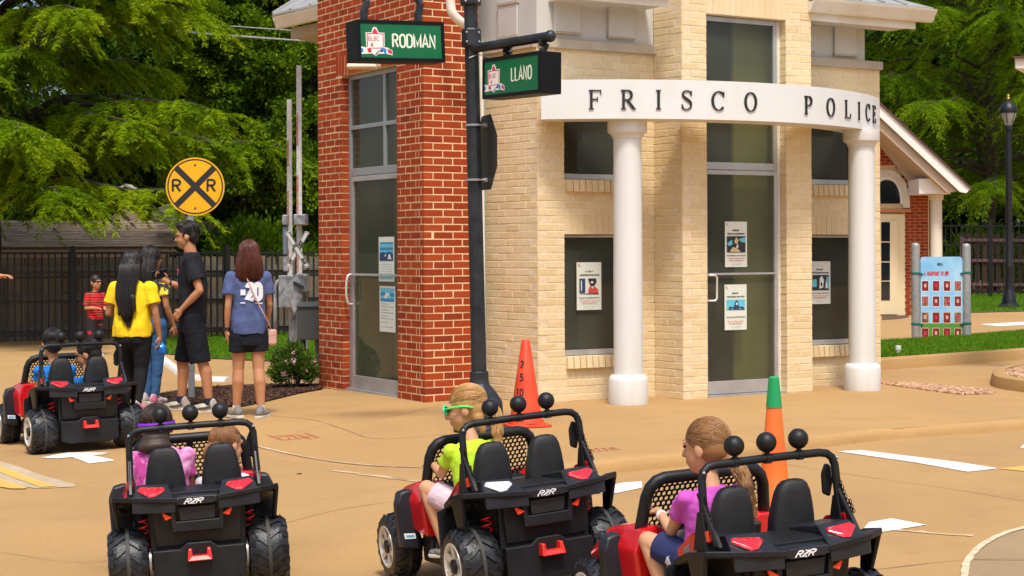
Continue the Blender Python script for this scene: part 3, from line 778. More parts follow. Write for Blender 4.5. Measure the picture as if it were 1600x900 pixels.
m_alu = mat('anodised aluminium', (.50, .50, .49), .38, .55, c2=(.42, .42, .42), vs=6)
m_alu_b = mat('blue grey aluminium', (.33, .36, .37), .4, .4)
m_trim = mat('cream painted trim', (.74, .70, .60), .5, c2=(.66, .60, .48), vs=3, bump=.05)
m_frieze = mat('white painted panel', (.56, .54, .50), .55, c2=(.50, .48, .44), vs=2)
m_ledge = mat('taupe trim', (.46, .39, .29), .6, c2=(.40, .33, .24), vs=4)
m_stuccow = mat('white painted column', (.69, .69, .66), .5, c2=(.62, .60, .55), vs=2.2, bump=.12, bs=50, stretch=(2.5, 2.5, .45), vfac=(.45, .75))
m_glass = glass_mat('window glass', tint=(.62, .64, .52), refl=.0)
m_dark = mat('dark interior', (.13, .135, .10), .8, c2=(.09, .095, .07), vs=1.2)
m_olive = mat('interior wall', (.66, .58, .38), .8, c2=(.56, .49, .31), vs=2)
m_roof = mat('metal roofing', (.42, .41, .38), .45, .3, c2=(.34, .33, .30), vs=3)
m_rub = mat('black rubber seal', (.015, .015, .015), .6)
m_black = mat('black print', (.012, .012, .012), .6)

def part_frame(mb, Mx, u0, u1, z0, z1, w_, yd, th=.045, wb=None):
    """rectangular frame on a facade: outer u0..u1 z0..z1"""
    wb = wb or w_
    for a, b in (((u0, yd, z0), (u0 + w_, yd + th, z1)), ((u1 - w_, yd, z0), (u1, yd + th, z1)), ((u0 + w_, yd + .001, z0), (u1 - w_, yd + th - .001, z0 + wb)), ((u0 + w_, yd + .001, z1 - w_), (u1 - w_, yd + th - .001, z1))):
        t = MB().span(a, b); mb.add([Mx @ Vector(v) for v in t.v], t.f)
def wbox(mb, Mx, a, b):
    t = MB().span(a, b); mb.add([Mx @ Vector(v) for v in t.v], t.f)
def window(root, Mx, u0, u1, z0, z1, yd=.05, w_=.04, m=m_alu, wb=.05, name='window', mull=()):
    f = MB(); part_frame(f, Mx, u0, u1, z0, z1, w_, yd, wb=wb)
    for q in mull: wbox(f, Mx, *q)
    o = f.build(name, m, root, bevel=.003)
    g = MB(); wbox(g, Mx, (u0 + w_, yd + .022, z0 + wb), (u1 - w_, yd + .030, z1 - w_)); g.build('pane', m_glass, o)
    s = MB(); part_frame(s, Mx, u0 + w_ - .001, u1 - w_ + .001, z0 + wb - .001, z1 - w_ + .001, .008, yd + .014, .007); s.build('seal', m_rub, o)
    return o
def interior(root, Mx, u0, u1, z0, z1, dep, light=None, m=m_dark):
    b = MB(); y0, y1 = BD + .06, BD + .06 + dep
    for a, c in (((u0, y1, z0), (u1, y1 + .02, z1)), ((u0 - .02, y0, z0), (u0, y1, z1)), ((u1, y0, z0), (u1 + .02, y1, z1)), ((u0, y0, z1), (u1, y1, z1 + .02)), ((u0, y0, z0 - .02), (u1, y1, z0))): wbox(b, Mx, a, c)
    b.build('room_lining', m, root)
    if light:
        l_ = MB(); wbox(l_, Mx, (light[0], y1 - light[2], z0 + .001), (light[1], y1 - light[2] + .04, z1 - .001)); l_.build('pale_panel', m_olive, root)  # pale panel added close behind the glass to lighten its right half

# ---- printed posters
P_W = mat('poster paper', (.66, .68, .60), .6); P_K = mat('poster black ink', (.02, .022, .025), .6); P_B = mat('poster blue ink', (.03, .22, .42), .6); P_T = mat('poster cyan ink', (.12, .50, .62), .6); P_R = mat('poster red ink', (.55, .06, .05), .6); P_N = mat('poster navy ink', (.012, .05, .13), .6); P_Y = mat('poster tan ink', (.55, .45, .25), .6)
def poster(Mx, u, z, w_, h, kind, label, yd, group='posters taped to the glass'):
    """u, z: lower-left corner on the facade"""
    M0 = Mx @ Matrix.Translation((u, yd, z))
    root = empty('poster', (0, 0, 0), 0, label, 'poster', group); root.matrix_world = M0; root.matrix_basis = M0
    mb = MB(); t = MB().span((0, 0, 0), (w_, .0015, h)); mb.add(t.v, t.f); mb.build('sheet', P_W, root)
    lay = [0]
    def pr(m, rects, nm='print', d=None):
        lay[0] += 1; q = MB(); o_ = -.0006 * lay[0]
        for r_ in rects:
            if len(r_) == 4 and not isinstance(r_[0], tuple): x0, z0, x1, z1 = r_; q.add([(x0 * w_, o_, z0 * h), (x1 * w_, o_, z0 * h), (x1 * w_, o_, z1 * h), (x0 * w_, o_, z1 * h)], [(0, 1, 2, 3)])
            else: q.add([(a * w_, o_, b * h) for a, b in r_], [tuple(range(len(r_)))])
        if nm == 'picture':
            for f in q.f: MB().add([q.v[i] for i in f], [tuple(range(len(f)))]).build(nm, m, root, normals=False)
        else: q.build(nm, m, root, normals=False)
    def scrib(m, x0, x1, z, hh, gapp=.35, sd=1):
        rd = random.Random(sd); x = x0; out = []
        while x < x1:
            wd = rd.uniform(.018, .04); out.append((x, z + rd.uniform(-.1, .1) * hh, min(x + wd, x1), z + hh * rd.uniform(.7, 1.0))); x += wd + (.012 if rd.random() > .2 else .035)
        pr(m, out, 'lettering')
    if kind in 'abcd':
        sd = ord(kind)
        pr(P_R, [(.06, .93, .12, .96)]); scrib(P_K, .07, .16, .90, .018, sd=sd)
        scrib(P_K, .34, .64, .79, .042, sd=sd + 1); scrib(P_K, .12, .92, .715, .04, sd=sd + 2)
        if kind == 'a':
            pr(P_N, [(.10, .36, .34, .66)], 'picture'); pr(P_K, [[(.45, .66), (.78, .66), (.80, .58), (.70, .50), (.55, .50), (.50, .57)], [(.12, .345), (.88, .345), (.88, .325), (.12, .335)]], 'picture')
            pr(P_R, [[(.45, .36), (.48, .46), (.56, .52), (.62, .44), (.72, .50), (.86, .42), (.87, .35), (.6, .35)]], 'picture'); pr(P_W, [(.56, .56, .66, .60), (.16, .40, .20, .62)], 'picture')
        if kind == 'b':
            pr(P_K, [(.08, .32, .92, .68)], 'picture'); pr(P_T, [[(.08, .52), (.30, .60), (.34, .50), (.18, .46)], [(.62, .62), (.92, .66), (.92, .54), (.72, .55)]], 'picture'); pr(P_Y, [[(.20, .34), (.34, .44), (.52, .42), (.70, .34), (.60, .33)], [(.40, .56), (.50, .66), (.62, .58), (.5, .50)]], 'picture'); pr(P_W, [[(.48, .42), (.56, .53), (.60, .43)]], 'picture')
        if kind == 'c':
            pr(P_T, [(.08, .44, .92, .67)], 'picture'); pr(P_N, [[(.16, .44), (.20, .52), (.40, .50), (.46, .62), (.55, .66), (.62, .60), (.62, .52), (.86, .50), (.90, .44)]], 'picture'); pr(P_W, [(.50, .55, .58, .60), (.3, .455, .36, .47), (.66, .46, .72, .475)], 'picture')
        if kind == 'd':
            pr(P_K, [(.08, .32, .92, .68)], 'picture'); pr(P_T, [(.10, .40, .34, .58), (.80, .36, .90, .64)], 'picture'); pr(P_W, [[(.46, .36), (.48, .60), (.58, .66), (.68, .56), (.64, .38)], [(.74, .36), (.78, .56), (.86, .40)]], 'picture'); pr(P_K, [(.52, .42, .60, .50)], 'picture')
        scrib(P_K, .08, .92, .245 if kind != 'c' else .275, .022, sd=sd + 3); scrib(P_R, .14, .88, .185, .016, sd=sd + 4); scrib(P_R, .2, .8, .135, .022, sd=sd + 5); scrib(P_K, .3, .7, .06, .01, sd=sd + 6)
    if kind == 'e':
        pr(P_B, [(.06, .46, .94, .88)], 'picture'); pr(P_T, [(.06, .76, .94, .84), (.06, .66, .94, .70), (.06, .05, .94, .12)], 'picture'); pr(P_N, [[(.06, .46), (.06, .62), (.30, .66), (.5, .60), (.66, .68), (.94, .60), (.94, .46)]], 'picture'); pr(P_W, [[(.60, .50), (.64, .60), (.74, .62), (.84, .50)], (.4, .56, .48, .6)], 'picture')
        for i, z_ in enumerate((.38, .32, .27, .22, .17)): scrib(P_K, .12, .88, z_, .008, sd=40 + i)
    if kind == 'f':
        pr(P_T, [(.06, .66, .94, .95)], 'picture'); pr(P_B, [(.06, .66, .94, .73), [(.06, .84), (.3, .88), (.4, .80), (.06, .78)], [(.94, .84), (.7, .86), (.64, .78), (.94, .76)]], 'picture'); pr(P_W, [[(.30, .74), (.42, .86), (.60, .84), (.64, .74), (.52, .80), (.46, .72)]], 'picture')
        for i, z_ in enumerate((.60, .54, .47, .41, .34, .28, .20, .10)): scrib(P_K, .14, .9 if i % 2 else .6, z_, .014, sd=60 + i)
    return root

# ================================================================== red brick tower
RC = Vector((U(664, 630)[0] * 15.25 / F, 15.25))
red_root = empty('brick_tower', (0, 0, 0), 0, 'red brick tower with tall grey framed glass door left of the street sign pole', 'building')
rf = Facade(red_root, br_red_o, br_red_a, mo_red)
tA = on_line(498, RC, E2, 400); A0 = RC + E2 * tA; LA = tA
uu = lambda px: LA - on_line(px, RC, E2, 400)     # measured from the left end of the left face
ZT = 4.1
dz = lambda px, py, Pt: z_at(px, py, Pt.x, Pt.y)
def pt_left(px): return RC + E2 * on_line(px, RC, E2, 400)
u_a, u_b = uu(535), uu(621)
zl = dz(600, 105, pt_left(600))                     # door head
rf.facet(A0, RC, -.05, ZT, holes=[(u_a, u_b, -.1, zl)], par=0, own1=True, soldiers=[(u_a - .13, u_b + .02, zl, zl + .2)])
tB = on_line(749, RC, E1, 400); B1 = RC + E1 * tB
rf.facet(RC, B1, -.05, ZT, par=1, own0=True)
MxL = Matrix(((-E2.x, E2.y * 1.0, 0, A0.x), (-E2.y, -E2.x * 1.0, 0, A0.y), (0, 0, 1, 0), (0, 0, 0, 1)))
ux = (RC - A0).normalized(); MxL = Matrix(((ux.x, -ux.y, 0, A0.x), (ux.y, ux.x, 0, A0.y), (0, 0, 1, 0), (0, 0, 0, 1)))
# outer sides that the camera does not see
Bk = B1 + E2 * 2.6; Ak = A0 + E1 * 2.6
rf.facet(Ak, A0, -.05, ZT, par=1); 
rf.build('wall')
fr = MB()
zt_low = dz(590, 271, pt_left(585))                # transom
dr = MB(); part_frame(dr, MxL, u_a, u_b, .0, zl, .045, .075, .05, wb=.03); wbox(dr, MxL, (u_a + .045, .076, zt_low), (u_b - .045, .124, zt_low + .075))
# upper window mullions
um = (u_a + u_b) / 2; zm = dz(585, 193, pt_left(585))
um = uu(590)
zu0 = zt_low + .075
wbox(dr, MxL, (um - .022, .0765, zu0), (um + .022, .1235, zl - .045)); wbox(dr, MxL, (u_a + .045, .0775, zm - .02), (u_b - .045, .1225, zm + .02))
dfo = dr.build('door_frame', m_alu_b, red_root, bevel=.003)
gp = MB(); wbox(gp, MxL, (u_a + .045, .098, zu0), (u_b - .045, .104, zl - .045)); gp.build('pane', m_glass, dfo)
dd = MB(); part_frame(dd, MxL, u_a + .05, u_b - .05, .02, zt_low - .006, .05, .070, .045, wb=.13)
door = dd.build('door', m_alu, red_root, bevel=.003)
gp = MB(); wbox(gp, MxL, (u_a + .10, .090, .15), (u_b - .10, .096, zt_low - .056)); gp.build('pane', m_glass, door)
zb_ = dz(585, 430, pt_left(585))
pb = MB(); wbox(pb, MxL, (u_a + .10, .05, zb_ - .012), (u_b - .10, .068, zb_ + .012)); pb.build('push_bar', m_alu, door, bevel=.003)
hb = MB(); hu = u_a + .075
hb.tube([MxL @ Vector(p) for p in bez([(hu, .07, zb_ - .30), (hu, .02, zb_ - .28), (hu, .005, zb_ - .15), (hu, .02, zb_ - .02), (hu, .07, zb_)], 5)], .012, 8); hb.build('handle', mat('pull handle', (.72, .70, .64), .35, .4), door, smooth='all')
tb = MB(); wbox(tb, MxL, (u_a, .03, -.02), (u_b, .16, .018)); tb.build('threshold', m_alu, red_root)
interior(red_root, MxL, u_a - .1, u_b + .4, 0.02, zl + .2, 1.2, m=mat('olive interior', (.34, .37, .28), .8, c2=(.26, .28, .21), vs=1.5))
ip = MB(); wbox(ip, MxL, (u_a + .16, .5, .02), (u_a + .26, .56, zl)); ip.build('inner_post', m_olive, red_root)
yp = .082; P0 = pt_left(592)
zz = lambda py: dz(592, py, P0)
poster(MxL, uu(580), zz(440), uu(604) - uu(580), zz(370) - zz(440), 'e', 'upper poster with dark blue picture on the glass door of the red brick tower', yp)
poster(MxL, uu(581), zz(519), uu(605.5) - uu(581), zz(447) - zz(519), 'f', 'lower poster with cyan picture on the glass door of the red brick tower', yp)
# lamp under the sign
lp = P(566, 102, 14.75); lm_ = MB(); lm_.loft([[(lp.x + sx * a, lp.y + sy * b, lp.z + h) for sx, sy in ((-1, -1), (1, -1), (1, 1), (-1, 1))] for a, b, h in ((.13, .10, -.025), (.125, .10, .0), (.09, .07, .035))])
lm_.prism([(lp.x - .03, lp.y + .05, lp.z + .03), (lp.x + .03, lp.y + .05, lp.z + .03), (lp.x + .03, lp.y + .05, lp.z + .12), (lp.x - .03, lp.y + .05, lp.z + .12)], (.10, .40, 0)); lm_.build('wall_lamp', mat('lamp housing', (.75, .68, .52), .4), red_root, bevel=.004)
# hip eave seen left of the tower
ev = MB(); e0 = P(436, 46, 19.2); e1_ = P(516, 28, 18.4)
def gutter(mb, a, b, hgt=.13, outd=(0, -1)):
    a, b = Vector(a), Vector(b); o_ = Vector((outd[0], outd[1], 0)).normalized()
    prof = [(0, 0), (.05, 0), (.075, .03), (.08, .06), (.11, .09), (.12, hgt), (.10, hgt), (.09, .10), (0, .10)]
    mb.loft([[p + o_ * x + Vector((0, 0, z)) for x, z in prof] for p in (a, b)])
gutter(ev, e0, e1_, .13, (-.5, -.85)); ev.build('gutter', m_trim, red_root, smooth=True)
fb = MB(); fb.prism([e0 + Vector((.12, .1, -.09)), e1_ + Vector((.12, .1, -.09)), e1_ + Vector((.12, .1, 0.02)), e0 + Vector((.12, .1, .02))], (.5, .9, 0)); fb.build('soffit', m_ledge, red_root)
rb_ = MB(); q0 = e0 + Vector((-.06, -.1, .14)); q1 = e1_ + Vector((-.03, -.1, .14))
rb_.prism([q0, q1, q1 + Vector((.5, 1.2, .75)), q0 + Vector((.75, 1.2, .75))], (0, 0, .025)); rb_.build('roof', m_roof, red_root)
for t_ in (.0, .33, .7, 1.0):
    s_ = MB(); a_ = q0.lerp(q1, t_); b_ = (q0 + Vector((.75, 1.2, .75))).lerp(q1 + Vector((.5, 1.2, .75)), t_); s_.tube([a_ + Vector((0, 0, .035)), b_ + Vector((0, 0, .035))], .014, 6); s_.build('roof_seam', m_roof, red_root)
# roof of the tower itself (out of the frame)
tp = MB(); cc = (RC + A0 + E1 * 1.3) / 2 + (RC - A0) * .0
tp.loft([[(p.x, p.y, ZT - .02) for p in (A0, RC, B1, Bk, Ak)], [(p.x, p.y, ZT + .05) for p in (A0, RC, B1, Bk, Ak)]]); tp.build('roof_slab', m_trim, red_root)
# downspout elbow between tower and station
ds = MB(); d1 = P(702, -20, 15.05); ds.tube(bez([P(704, -25, 15.0), P(704, 5, 15.0), P(708, 22, 15.0), P(722, 36, 15.05), P(734, 44, 15.2)], 6), .042, 12); ds.build('downspout', m_trim, red_root, smooth='all')

# ================================================================== police station
pol = empty('police_station', (0, 0, 0), 0, 'cream brick police station with curved white sign band on two columns', 'building')
pf = Facade(pol, br_cr_o, br_cr_a, mo_cr); pf.proud = .0022
K1 = Vector((U(841, 631)[0] * 15.12 / F, 15.12)); e1 = V2(R(30.5)); e2c = Vector((-math.cos(R(52)), math.sin(R(52))))
tl = on_line(745, K1, e2c); KL = K1 + e2c * (tl + .25)
I1 = K1 + e1 * on_line(1022.5, K1, e1)                       # inner corner
eo = Vector((math.cos(R(54)), -math.sin(R(54))))             # return wall comes towards us
C1 = I1 + eo * on_line(1066.5, I1, eo)
d1a = C1 + e1 * on_line(1105, C1, e1); d1b = C1 + e1 * on_line(1222.5, C1, e1); C2 = C1 + e1 * on_line(1268.5, C1, e1)
I2 = C2 - eo * (C1 - I1).length * 1.0
# right wing facade is in the plane of the left one
W1 = K1 + e1 * on_line(1255, K1, e1); W2 = K1 + e1 * on_line(1375.5, K1, e1)
zAt = lambda px, py, base, D: z_at(px, py, *(base + D * on_line(px, base, D)))
uA = lambda px: on_line(px, K1, e1)
z_led = zAt(900, 77.5, K1, e1)                               # top of brick under the ledge
hL = (uA(882), uA(990))
zw = {k: zAt(900, v, K1, e1) for k, v in dict(u1=160, u0=280, l1=367, l0=556).items()}
LIN = .2
oL = (I1 - K1).length
pf.facet(KL, K1, -.05, z_led, par=0, own1=True)
M_W, _ = pf.facet(K1, I1, -.05, z_led, par=1, own0=True, holes=[(hL[0], hL[1], zw['u0'], zw['u1']), (hL[0], hL[1], zw['l0'], zw['l1'])], soldiers=[(hL[0], hL[1], zw['l1'], zw['l1'] + LIN), (hL[0], hL[1], zw['u1'], zw['u1'] + LIN)])
pf.facet(I1, C1, -.05, 4.15, par=0, own1=True)
uD = lambda px: on_line(px, C1, e1)
z_dh = zAt(1108, 22, C1, e1)
M_D, LD = pf.facet(C1, C2, -.05, 4.15, par=1, own0=True, holes=[(uD(1105), uD(1229), -.1, z_dh)], soldiers=[(uD(1105), uD(1229), z_dh, z_dh + .30)])
hR = (uA(1258) - 0, uA(1340))
MR0 = K1 + e1 * (uA(1258) - .10)
offR = (MR0 - K1).length
M_R, LRr = pf.facet(MR0, W2, -.05, z_led, par=0, holes=[(.10, hR[1] - offR, zw['u0'], zw['u1']), (.10, hR[1] - offR, zw['l0'], zw['l1'])], soldiers=[(.10, hR[1] - offR, zw['l1'], zw['l1'] + LIN), (.10, hR[1] - offR, zw['u1'], zw['u1'] + LIN)])
Wb = W2 + Vector((-e1.y, e1.x)) * 3.0
pf.facet(W2, Wb, -.05, z_led, par=1)
for Mx, a, b in ((M_W, hL[0] + .01, hL[1]), (M_R, .11, hR[1] - offR)):
    for kz in ('u0', 'l0'): pf.sill(Mx, a, b, zw[kz] - .004)
pf.build('wall')
for Mx, a, b in ((M_W, hL[0], hL[1]), (M_R, .10, hR[1] - offR)):
    for k0, k1 in (('u0', 'u1'), ('l0', 'l1')):
        window(pol, Mx, a + .002, b - .002, zw[k0] + .002, zw[k1] - .002, yd=.055, w_=.022, wb=.05)
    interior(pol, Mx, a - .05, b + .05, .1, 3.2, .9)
# portal glazing
a, b = uD(1105), uD(1229); zt = zAt(1110, 258, C1, e1)
pg = MB(); part_frame(pg, M_D, a + .002, b - .045, .02, z_dh - .002, .045, .075, .05, wb=.02); wbox(pg, M_D, (a + .046, .076, zt - .035), (b - .09, .124, zt + .035)); pgo = pg.build('door_frame', m_alu, pol, bevel=.003)
g = MB(); wbox(g, M_D, (a + .047, .098, zt + .035), (b - .09, .104, z_dh - .047)); g.build('pane', m_glass, pgo)
fj = MB(); wbox(fj, M_D, (b - .045, .085, .02), (b - .002, .11, z_dh - .002)); fj.build('jamb', m_trim, pol)
dd = MB(); da, db = a + .01, b - .055; part_frame(dd, M_D, da, db, .025, zt - .04, .042, .060, .045, wb=.12); door = dd.build('door', m_alu, pol, bevel=.003)
g = MB(); wbox(g, M_D, (da + .042, .082, .145), (db - .042, .088, zt - .082)); g.build('pane', m_glass, door)
zb_ = zAt(1150, 428, C1, e1)
pbm = MB(); wbox(pbm, M_D, (da + .042, .040, zb_ - .010), (db - .042, .058, zb_ + .010)); pbm.build('push_bar', m_alu, door, bevel=.003)
hm = MB(); hz0, hz1 = zAt(1115, 470, C1, e1), zAt(1115, 430, C1, e1); hx = da + .02; hw = .075
hm.tube([M_D @ Vector(p) for p in [(hx, .055, hz1), (hx, .0, hz1), (hx + hw * .7, -.01, hz1), (hx + hw, -.01, hz1 - .02), (hx + hw, -.01, hz0 + .02), (hx + hw * .7, -.01, hz0), (hx, .0, hz0), (hx, .055, hz0)]], .010, 8); hm.build('handle', mat('pull handle', (.7, .7, .7), .3, .5), door, smooth='all')
tb = MB(); wbox(tb, M_D, (a, .02, -.02), (b, .15, .02)); tb.build('threshold', m_alu, pol)
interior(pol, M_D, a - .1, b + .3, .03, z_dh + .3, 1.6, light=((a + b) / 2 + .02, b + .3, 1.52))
# posters
def put_poster(Mx, base, px0, px1, py0, py1, kind, label, yd, off=0):
    u0, u1 = on_line(px0, base, e1) - off, on_line(px1, base, e1) - off; z0, z1 = zAt(px0, py1, base, e1), zAt(px0, py0, base, e1)
    poster(Mx, u0, z0, u1 - u0, z1 - z0, kind, label, yd)
put_poster(M_W, K1, 905.5, 944, 410, 485, 'a', 'poster with red and black picture in the lower window left of the front column', .050)
put_poster(M_D, C1, 1140, 1174.5, 346, 417.5, 'b', 'upper poster on the glass entrance door, dark picture with tan shapes', .070)
put_poster(M_D, C1, 1139, 1173.5, 445, 516.5, 'c', 'lower poster on the glass entrance door, cyan picture', .070)
put_poster(M_R, K1, 1269.5, 1302.5, 408.5, 475.5, 'd', 'poster with black and white picture in the lower window beside the right column', .050, off=offR)
# ledge, frieze, panels, gutter on the two wings
def wing_top(A, B, Mx, L, panels, u_start=0.0, zl=z_led, L_fr=None):
    led = MB(); wbox(led, Mx, (u_start - .0, -.045, zl), (L, .10, zl + .085)); led.build('ledge', m_ledge, pol, bevel=.004)
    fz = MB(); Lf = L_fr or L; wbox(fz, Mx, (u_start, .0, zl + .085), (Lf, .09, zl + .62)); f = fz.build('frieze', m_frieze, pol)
    for (u0, u1, z0, z1) in panels:
        p = MB(); wbox(p, Mx, (u0, -.034, z0), (u1, -.001, z1)); p.build('panel', m_frieze, f, bevel=.005)
        p = MB(); wbox(p, Mx, (u0 - .010, -.038, z0 - .014), (u1 + .010, -.001, z0)); p.build('panel_trim', m_ledge, f)
def zW(px, py): return zAt(px, py, K1, e1)
wing_top(K1, I1, M_W, oL, [(uA(865.5), uA(906), zW(885, 51), zW(885, 3)), (uA(950), uA(990), zW(970, 59), zW(970, 10))], L_fr=oL - .004)
MKL = Matrix((((K1 - KL).normalized().x, -(K1 - KL).normalized().y, 0, KL.x), ((K1 - KL).normalized().y, (K1 - KL).normalized().x, 0, KL.y), (0, 0, 1, 0), (0, 0, 0, 1)))
lk = (K1 - KL).length
uK = lambda px: lk - on_line(px, K1, e2c)
led = MB(); wbox(led, MKL, (0, -.045, z_led), (lk - .002, .10, z_led + .0845)); led.build('ledge', m_ledge, pol)
fz = MB(); wbox(fz, MKL, (0, .0, z_led + .085), (lk - .003, .09, z_led + .62)); ff = fz.build('frieze', m_frieze, pol)
zK = lambda px, py: z_at(px, py, *(K1 + e2c * on_line(px, K1, e2c)))
p = MB(); wbox(p, MKL, (uK(782), -.022, zK(795, 57)), (uK(812), -.001, zK(795, 8))); p.build('panel', m_frieze, ff, bevel=.005)
p = MB(); wbox(p, MKL, (uK(781), -.030, zK(795, 60)), (uK(813), -.001, zK(795, 57))); wbox(p, MKL, (uK(781), -.030, zK(795, 8)), (uK(813), -.001, zK(795, 4))); p.build('panel_trim', m_ledge, ff)
wing_top(W1, W2, M_R, LRr + .01, [(uA(1303) - offR, uA(1337) - offR, zAt(1320, 86, K1, e1), zAt(1320, 43, K1, e1)), (uA(1245) - offR, uA(1271) - offR, zAt(1262, 80, K1, e1), zAt(1262, 40, K1, e1))], L_fr=uA(1352.5) - offR)
# eaves: fascia + gutter, left wing (just inside the top of the frame)
nout = Vector((e1.y, -e1.x))
def eave(base, D, pxa, pxb, pya, pyb, out, hgt=.13, gut=True, extb=0.0):
    b2 = base + nout * out
    pa, pb = b2 + D * on_line(pxa, b2, D), b2 + D * on_line(pxb, b2, D)
    z = z_at(pxa, pya, pa.x, pa.y); z2 = z_at(pxb, pyb, pb.x, pb.y); z = (z + z2) / 2
    f_ = MB(); t = [Vector((pa.x, pa.y, z)), Vector((pb.x, pb.y, z)), Vector((pb.x, pb.y, z + .12)), Vector((pa.x, pa.y, z + .12))]
    f_.prism(t, (-nout.x * .03, -nout.y * .03, 0)); f_.build('fascia', m_trim, pol)
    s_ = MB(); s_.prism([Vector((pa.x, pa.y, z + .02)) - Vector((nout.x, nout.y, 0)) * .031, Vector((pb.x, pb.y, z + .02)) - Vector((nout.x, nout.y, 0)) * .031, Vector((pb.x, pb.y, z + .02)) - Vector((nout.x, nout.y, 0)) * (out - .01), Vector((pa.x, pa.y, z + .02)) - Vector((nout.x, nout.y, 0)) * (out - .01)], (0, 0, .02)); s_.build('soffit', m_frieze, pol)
    if gut:
        g_ = MB(); ga = Vector((pa.x, pa.y, z + .075)); gb = Vector((pb.x + D.x * extb, pb.y + D.y * extb, z + .075)); gutter(g_, ga, gb, .125, nout); g_.build('gutter', m_trim, pol, smooth=True)
    return pa, pb, z
eave(K1, e1, 893, 1047, -3, 11.5, .38, gut=True)
pa, pb, ze = eave(K1, e1, 1262, 1432, 30, 46.5, .38, extb=.19)
m_seam = m_roof
n3 = Vector((nout.x, nout.y, 0)); e13 = Vector((e1.x, e1.y, 0))
def roof_plane(pa, pb, z, run=1.6, rise=.62, hip=0.6):
    a = Vector((pa.x, pa.y, z + .205)) + n3 * .06; b = Vector((pb.x, pb.y, z + .205)) + n3 * .06 + e13 * .19
    c = b - n3 * run - e13 * (run * hip) + Vector((0, 0, rise)); d = a - n3 * run + Vector((0, 0, rise))
    m_ = MB(); m_.prism([a, b, c, d], (0, 0, .02)); m_.build('roof', m_roof, pol)
    L = (b - a).length; k = .06
    while k < L:
        p0 = a + (b - a).normalized() * k; t = min(1.0, (L - k) / max(run * hip, .01)); p1 = p0 + (-n3 * run + Vector((0, 0, rise))) * t
        if t > .1: MB().tube([p0 + Vector((0, 0, .03)), p1 + Vector((0, 0, .03))], .012, 6).build('roof_seam', m_seam, pol)
        k += .30
roof_plane(pa, pb, ze)
# body behind, roofs beyond the frame
bk = MB(); nb = Vector((-e1.y, e1.x)); q = [K1 + nb * .1, W2 + nb * .1 - e1 * .1, W2 + nb * 3, K1 + nb * 3]
bk.loft([[(p.x, p.y, z_led + .62) for p in q], [(p.x, p.y, z_led + .70) for p in q]]); bk.build('roof_slab', m_trim, pol)
q = [C1 + nb * .1, C2 + nb * .1, C2 + nb * 2.5, C1 + nb * 2.5]; bk = MB(); bk.loft([[(p.x, p.y, 4.15) for p in q], [(p.x, p.y, 4.3) for p in q]]); bk.build('roof_slab', m_trim, pol)
# corner trim (downspout) between tower and station
tr = MB(); a_ = P(751, 75, 15.3); b_ = P(753.5, 180, 15.3); b_2 = P(757, 640, 15.3); tr.tube([a_, b_, b_2], .016, 8); tr.build('conduit', m_trim, pol)
# columns
def column(px, py_front, R_, label):
    u, v = U(px, py_front); dfront = F * CZ / (-v); dc = dfront + .165; x = u * dc / F; dc_ = dc
    z_top = z_band0
    root = empty('column', (x, dc, 0), 0, label, 'column', 'white round columns under the sign band')
    r_ = .132
    MB().lathe([(.178, 0), (.180, .01), (.180, .215), (.172, .245), (.150, .265)], n=40).build('base', m_stuccow, root, smooth=True)
    MB().lathe([(r_, .262), (r_, .9), (r_ * .985, 1.7), (r_ * .965, z_top - .16)], n=48).build('shaft', m_stuccow, root, smooth=True)
    MB().lathe([(r_ * .97, z_top - .165), (r_ * 1.04, z_top - .160), (r_ * 1.04, z_top - .150), (r_ * 1.10, z_top - .135), (.160, z_top - .118), (.176, z_top - .110), (.180, z_top - .100), (.180, z_top)], n=40).build('capital', m_stuccow, root, smooth=True)
    return Vector((x, dc))
z_band0, z_band1 = 2.562, 2.912
cA = column(982, 633.5, 0, 'left white round column before the windows, nearer the street sign pole')
cB = column(1347.5, 611.5, 0, 'right white round column at the end of the cream facade')
# curved band
A_ = Vector((U(845.5, 190)[0] * 14.86 / F, 14.86)); rr = 3.11; T0, T1 = R(-10), R(70); LB = rr * (T1 - T0)
cc = A_ - Vector((math.sin(T0), -math.cos(T0))) * rr
def arc_pt(s_, r_): t = T0 + (T1 - T0) * s_ / LB; return cc + Vector((math.sin(t), -math.cos(t))) * r_
ring = []
NB = 64
for i in range(NB + 1):
    o_, i_ = arc_pt(LB * i / NB, rr), arc_pt(LB * i / NB, rr - .34)
    ring.append([(o_.x, o_.y, z_band0), (o_.x, o_.y, z_band1), (i_.x, i_.y, z_band1), (i_.x, i_.y, z_band0)])
band = empty('sign_band', (0, 0, 0), 0, 'curved white fascia band lettered FRISCO POLICE above the entrance', 'sign')
MB().loft(ring).build('band', mat('white band', (.70, .70, .68), .5, c2=(.655, .645, .605), vs=2.0, stretch=(2.2, 2.2, .8), vfac=(.45, .75)), band, smooth=True)
def arcput(x, y, k=1):            # x = metres along the arc, y = height in the band
    p = arc_pt(x, rr + (.012 if k else -.002)); return Vector((p.x, p.y, z_band0 + y))
def arc_x(px):                    # arc position seen at a photo column
    best = None
    for i in range(2001):
        p = arc_pt(LB * i / 2000, rr); e = abs(800 + F * p.x / p.y - px - 1.0)
        if best is None or e < best[0]: best = (e, LB * i / 2000)
    return best[1]
LH = .172; y0_ = .085
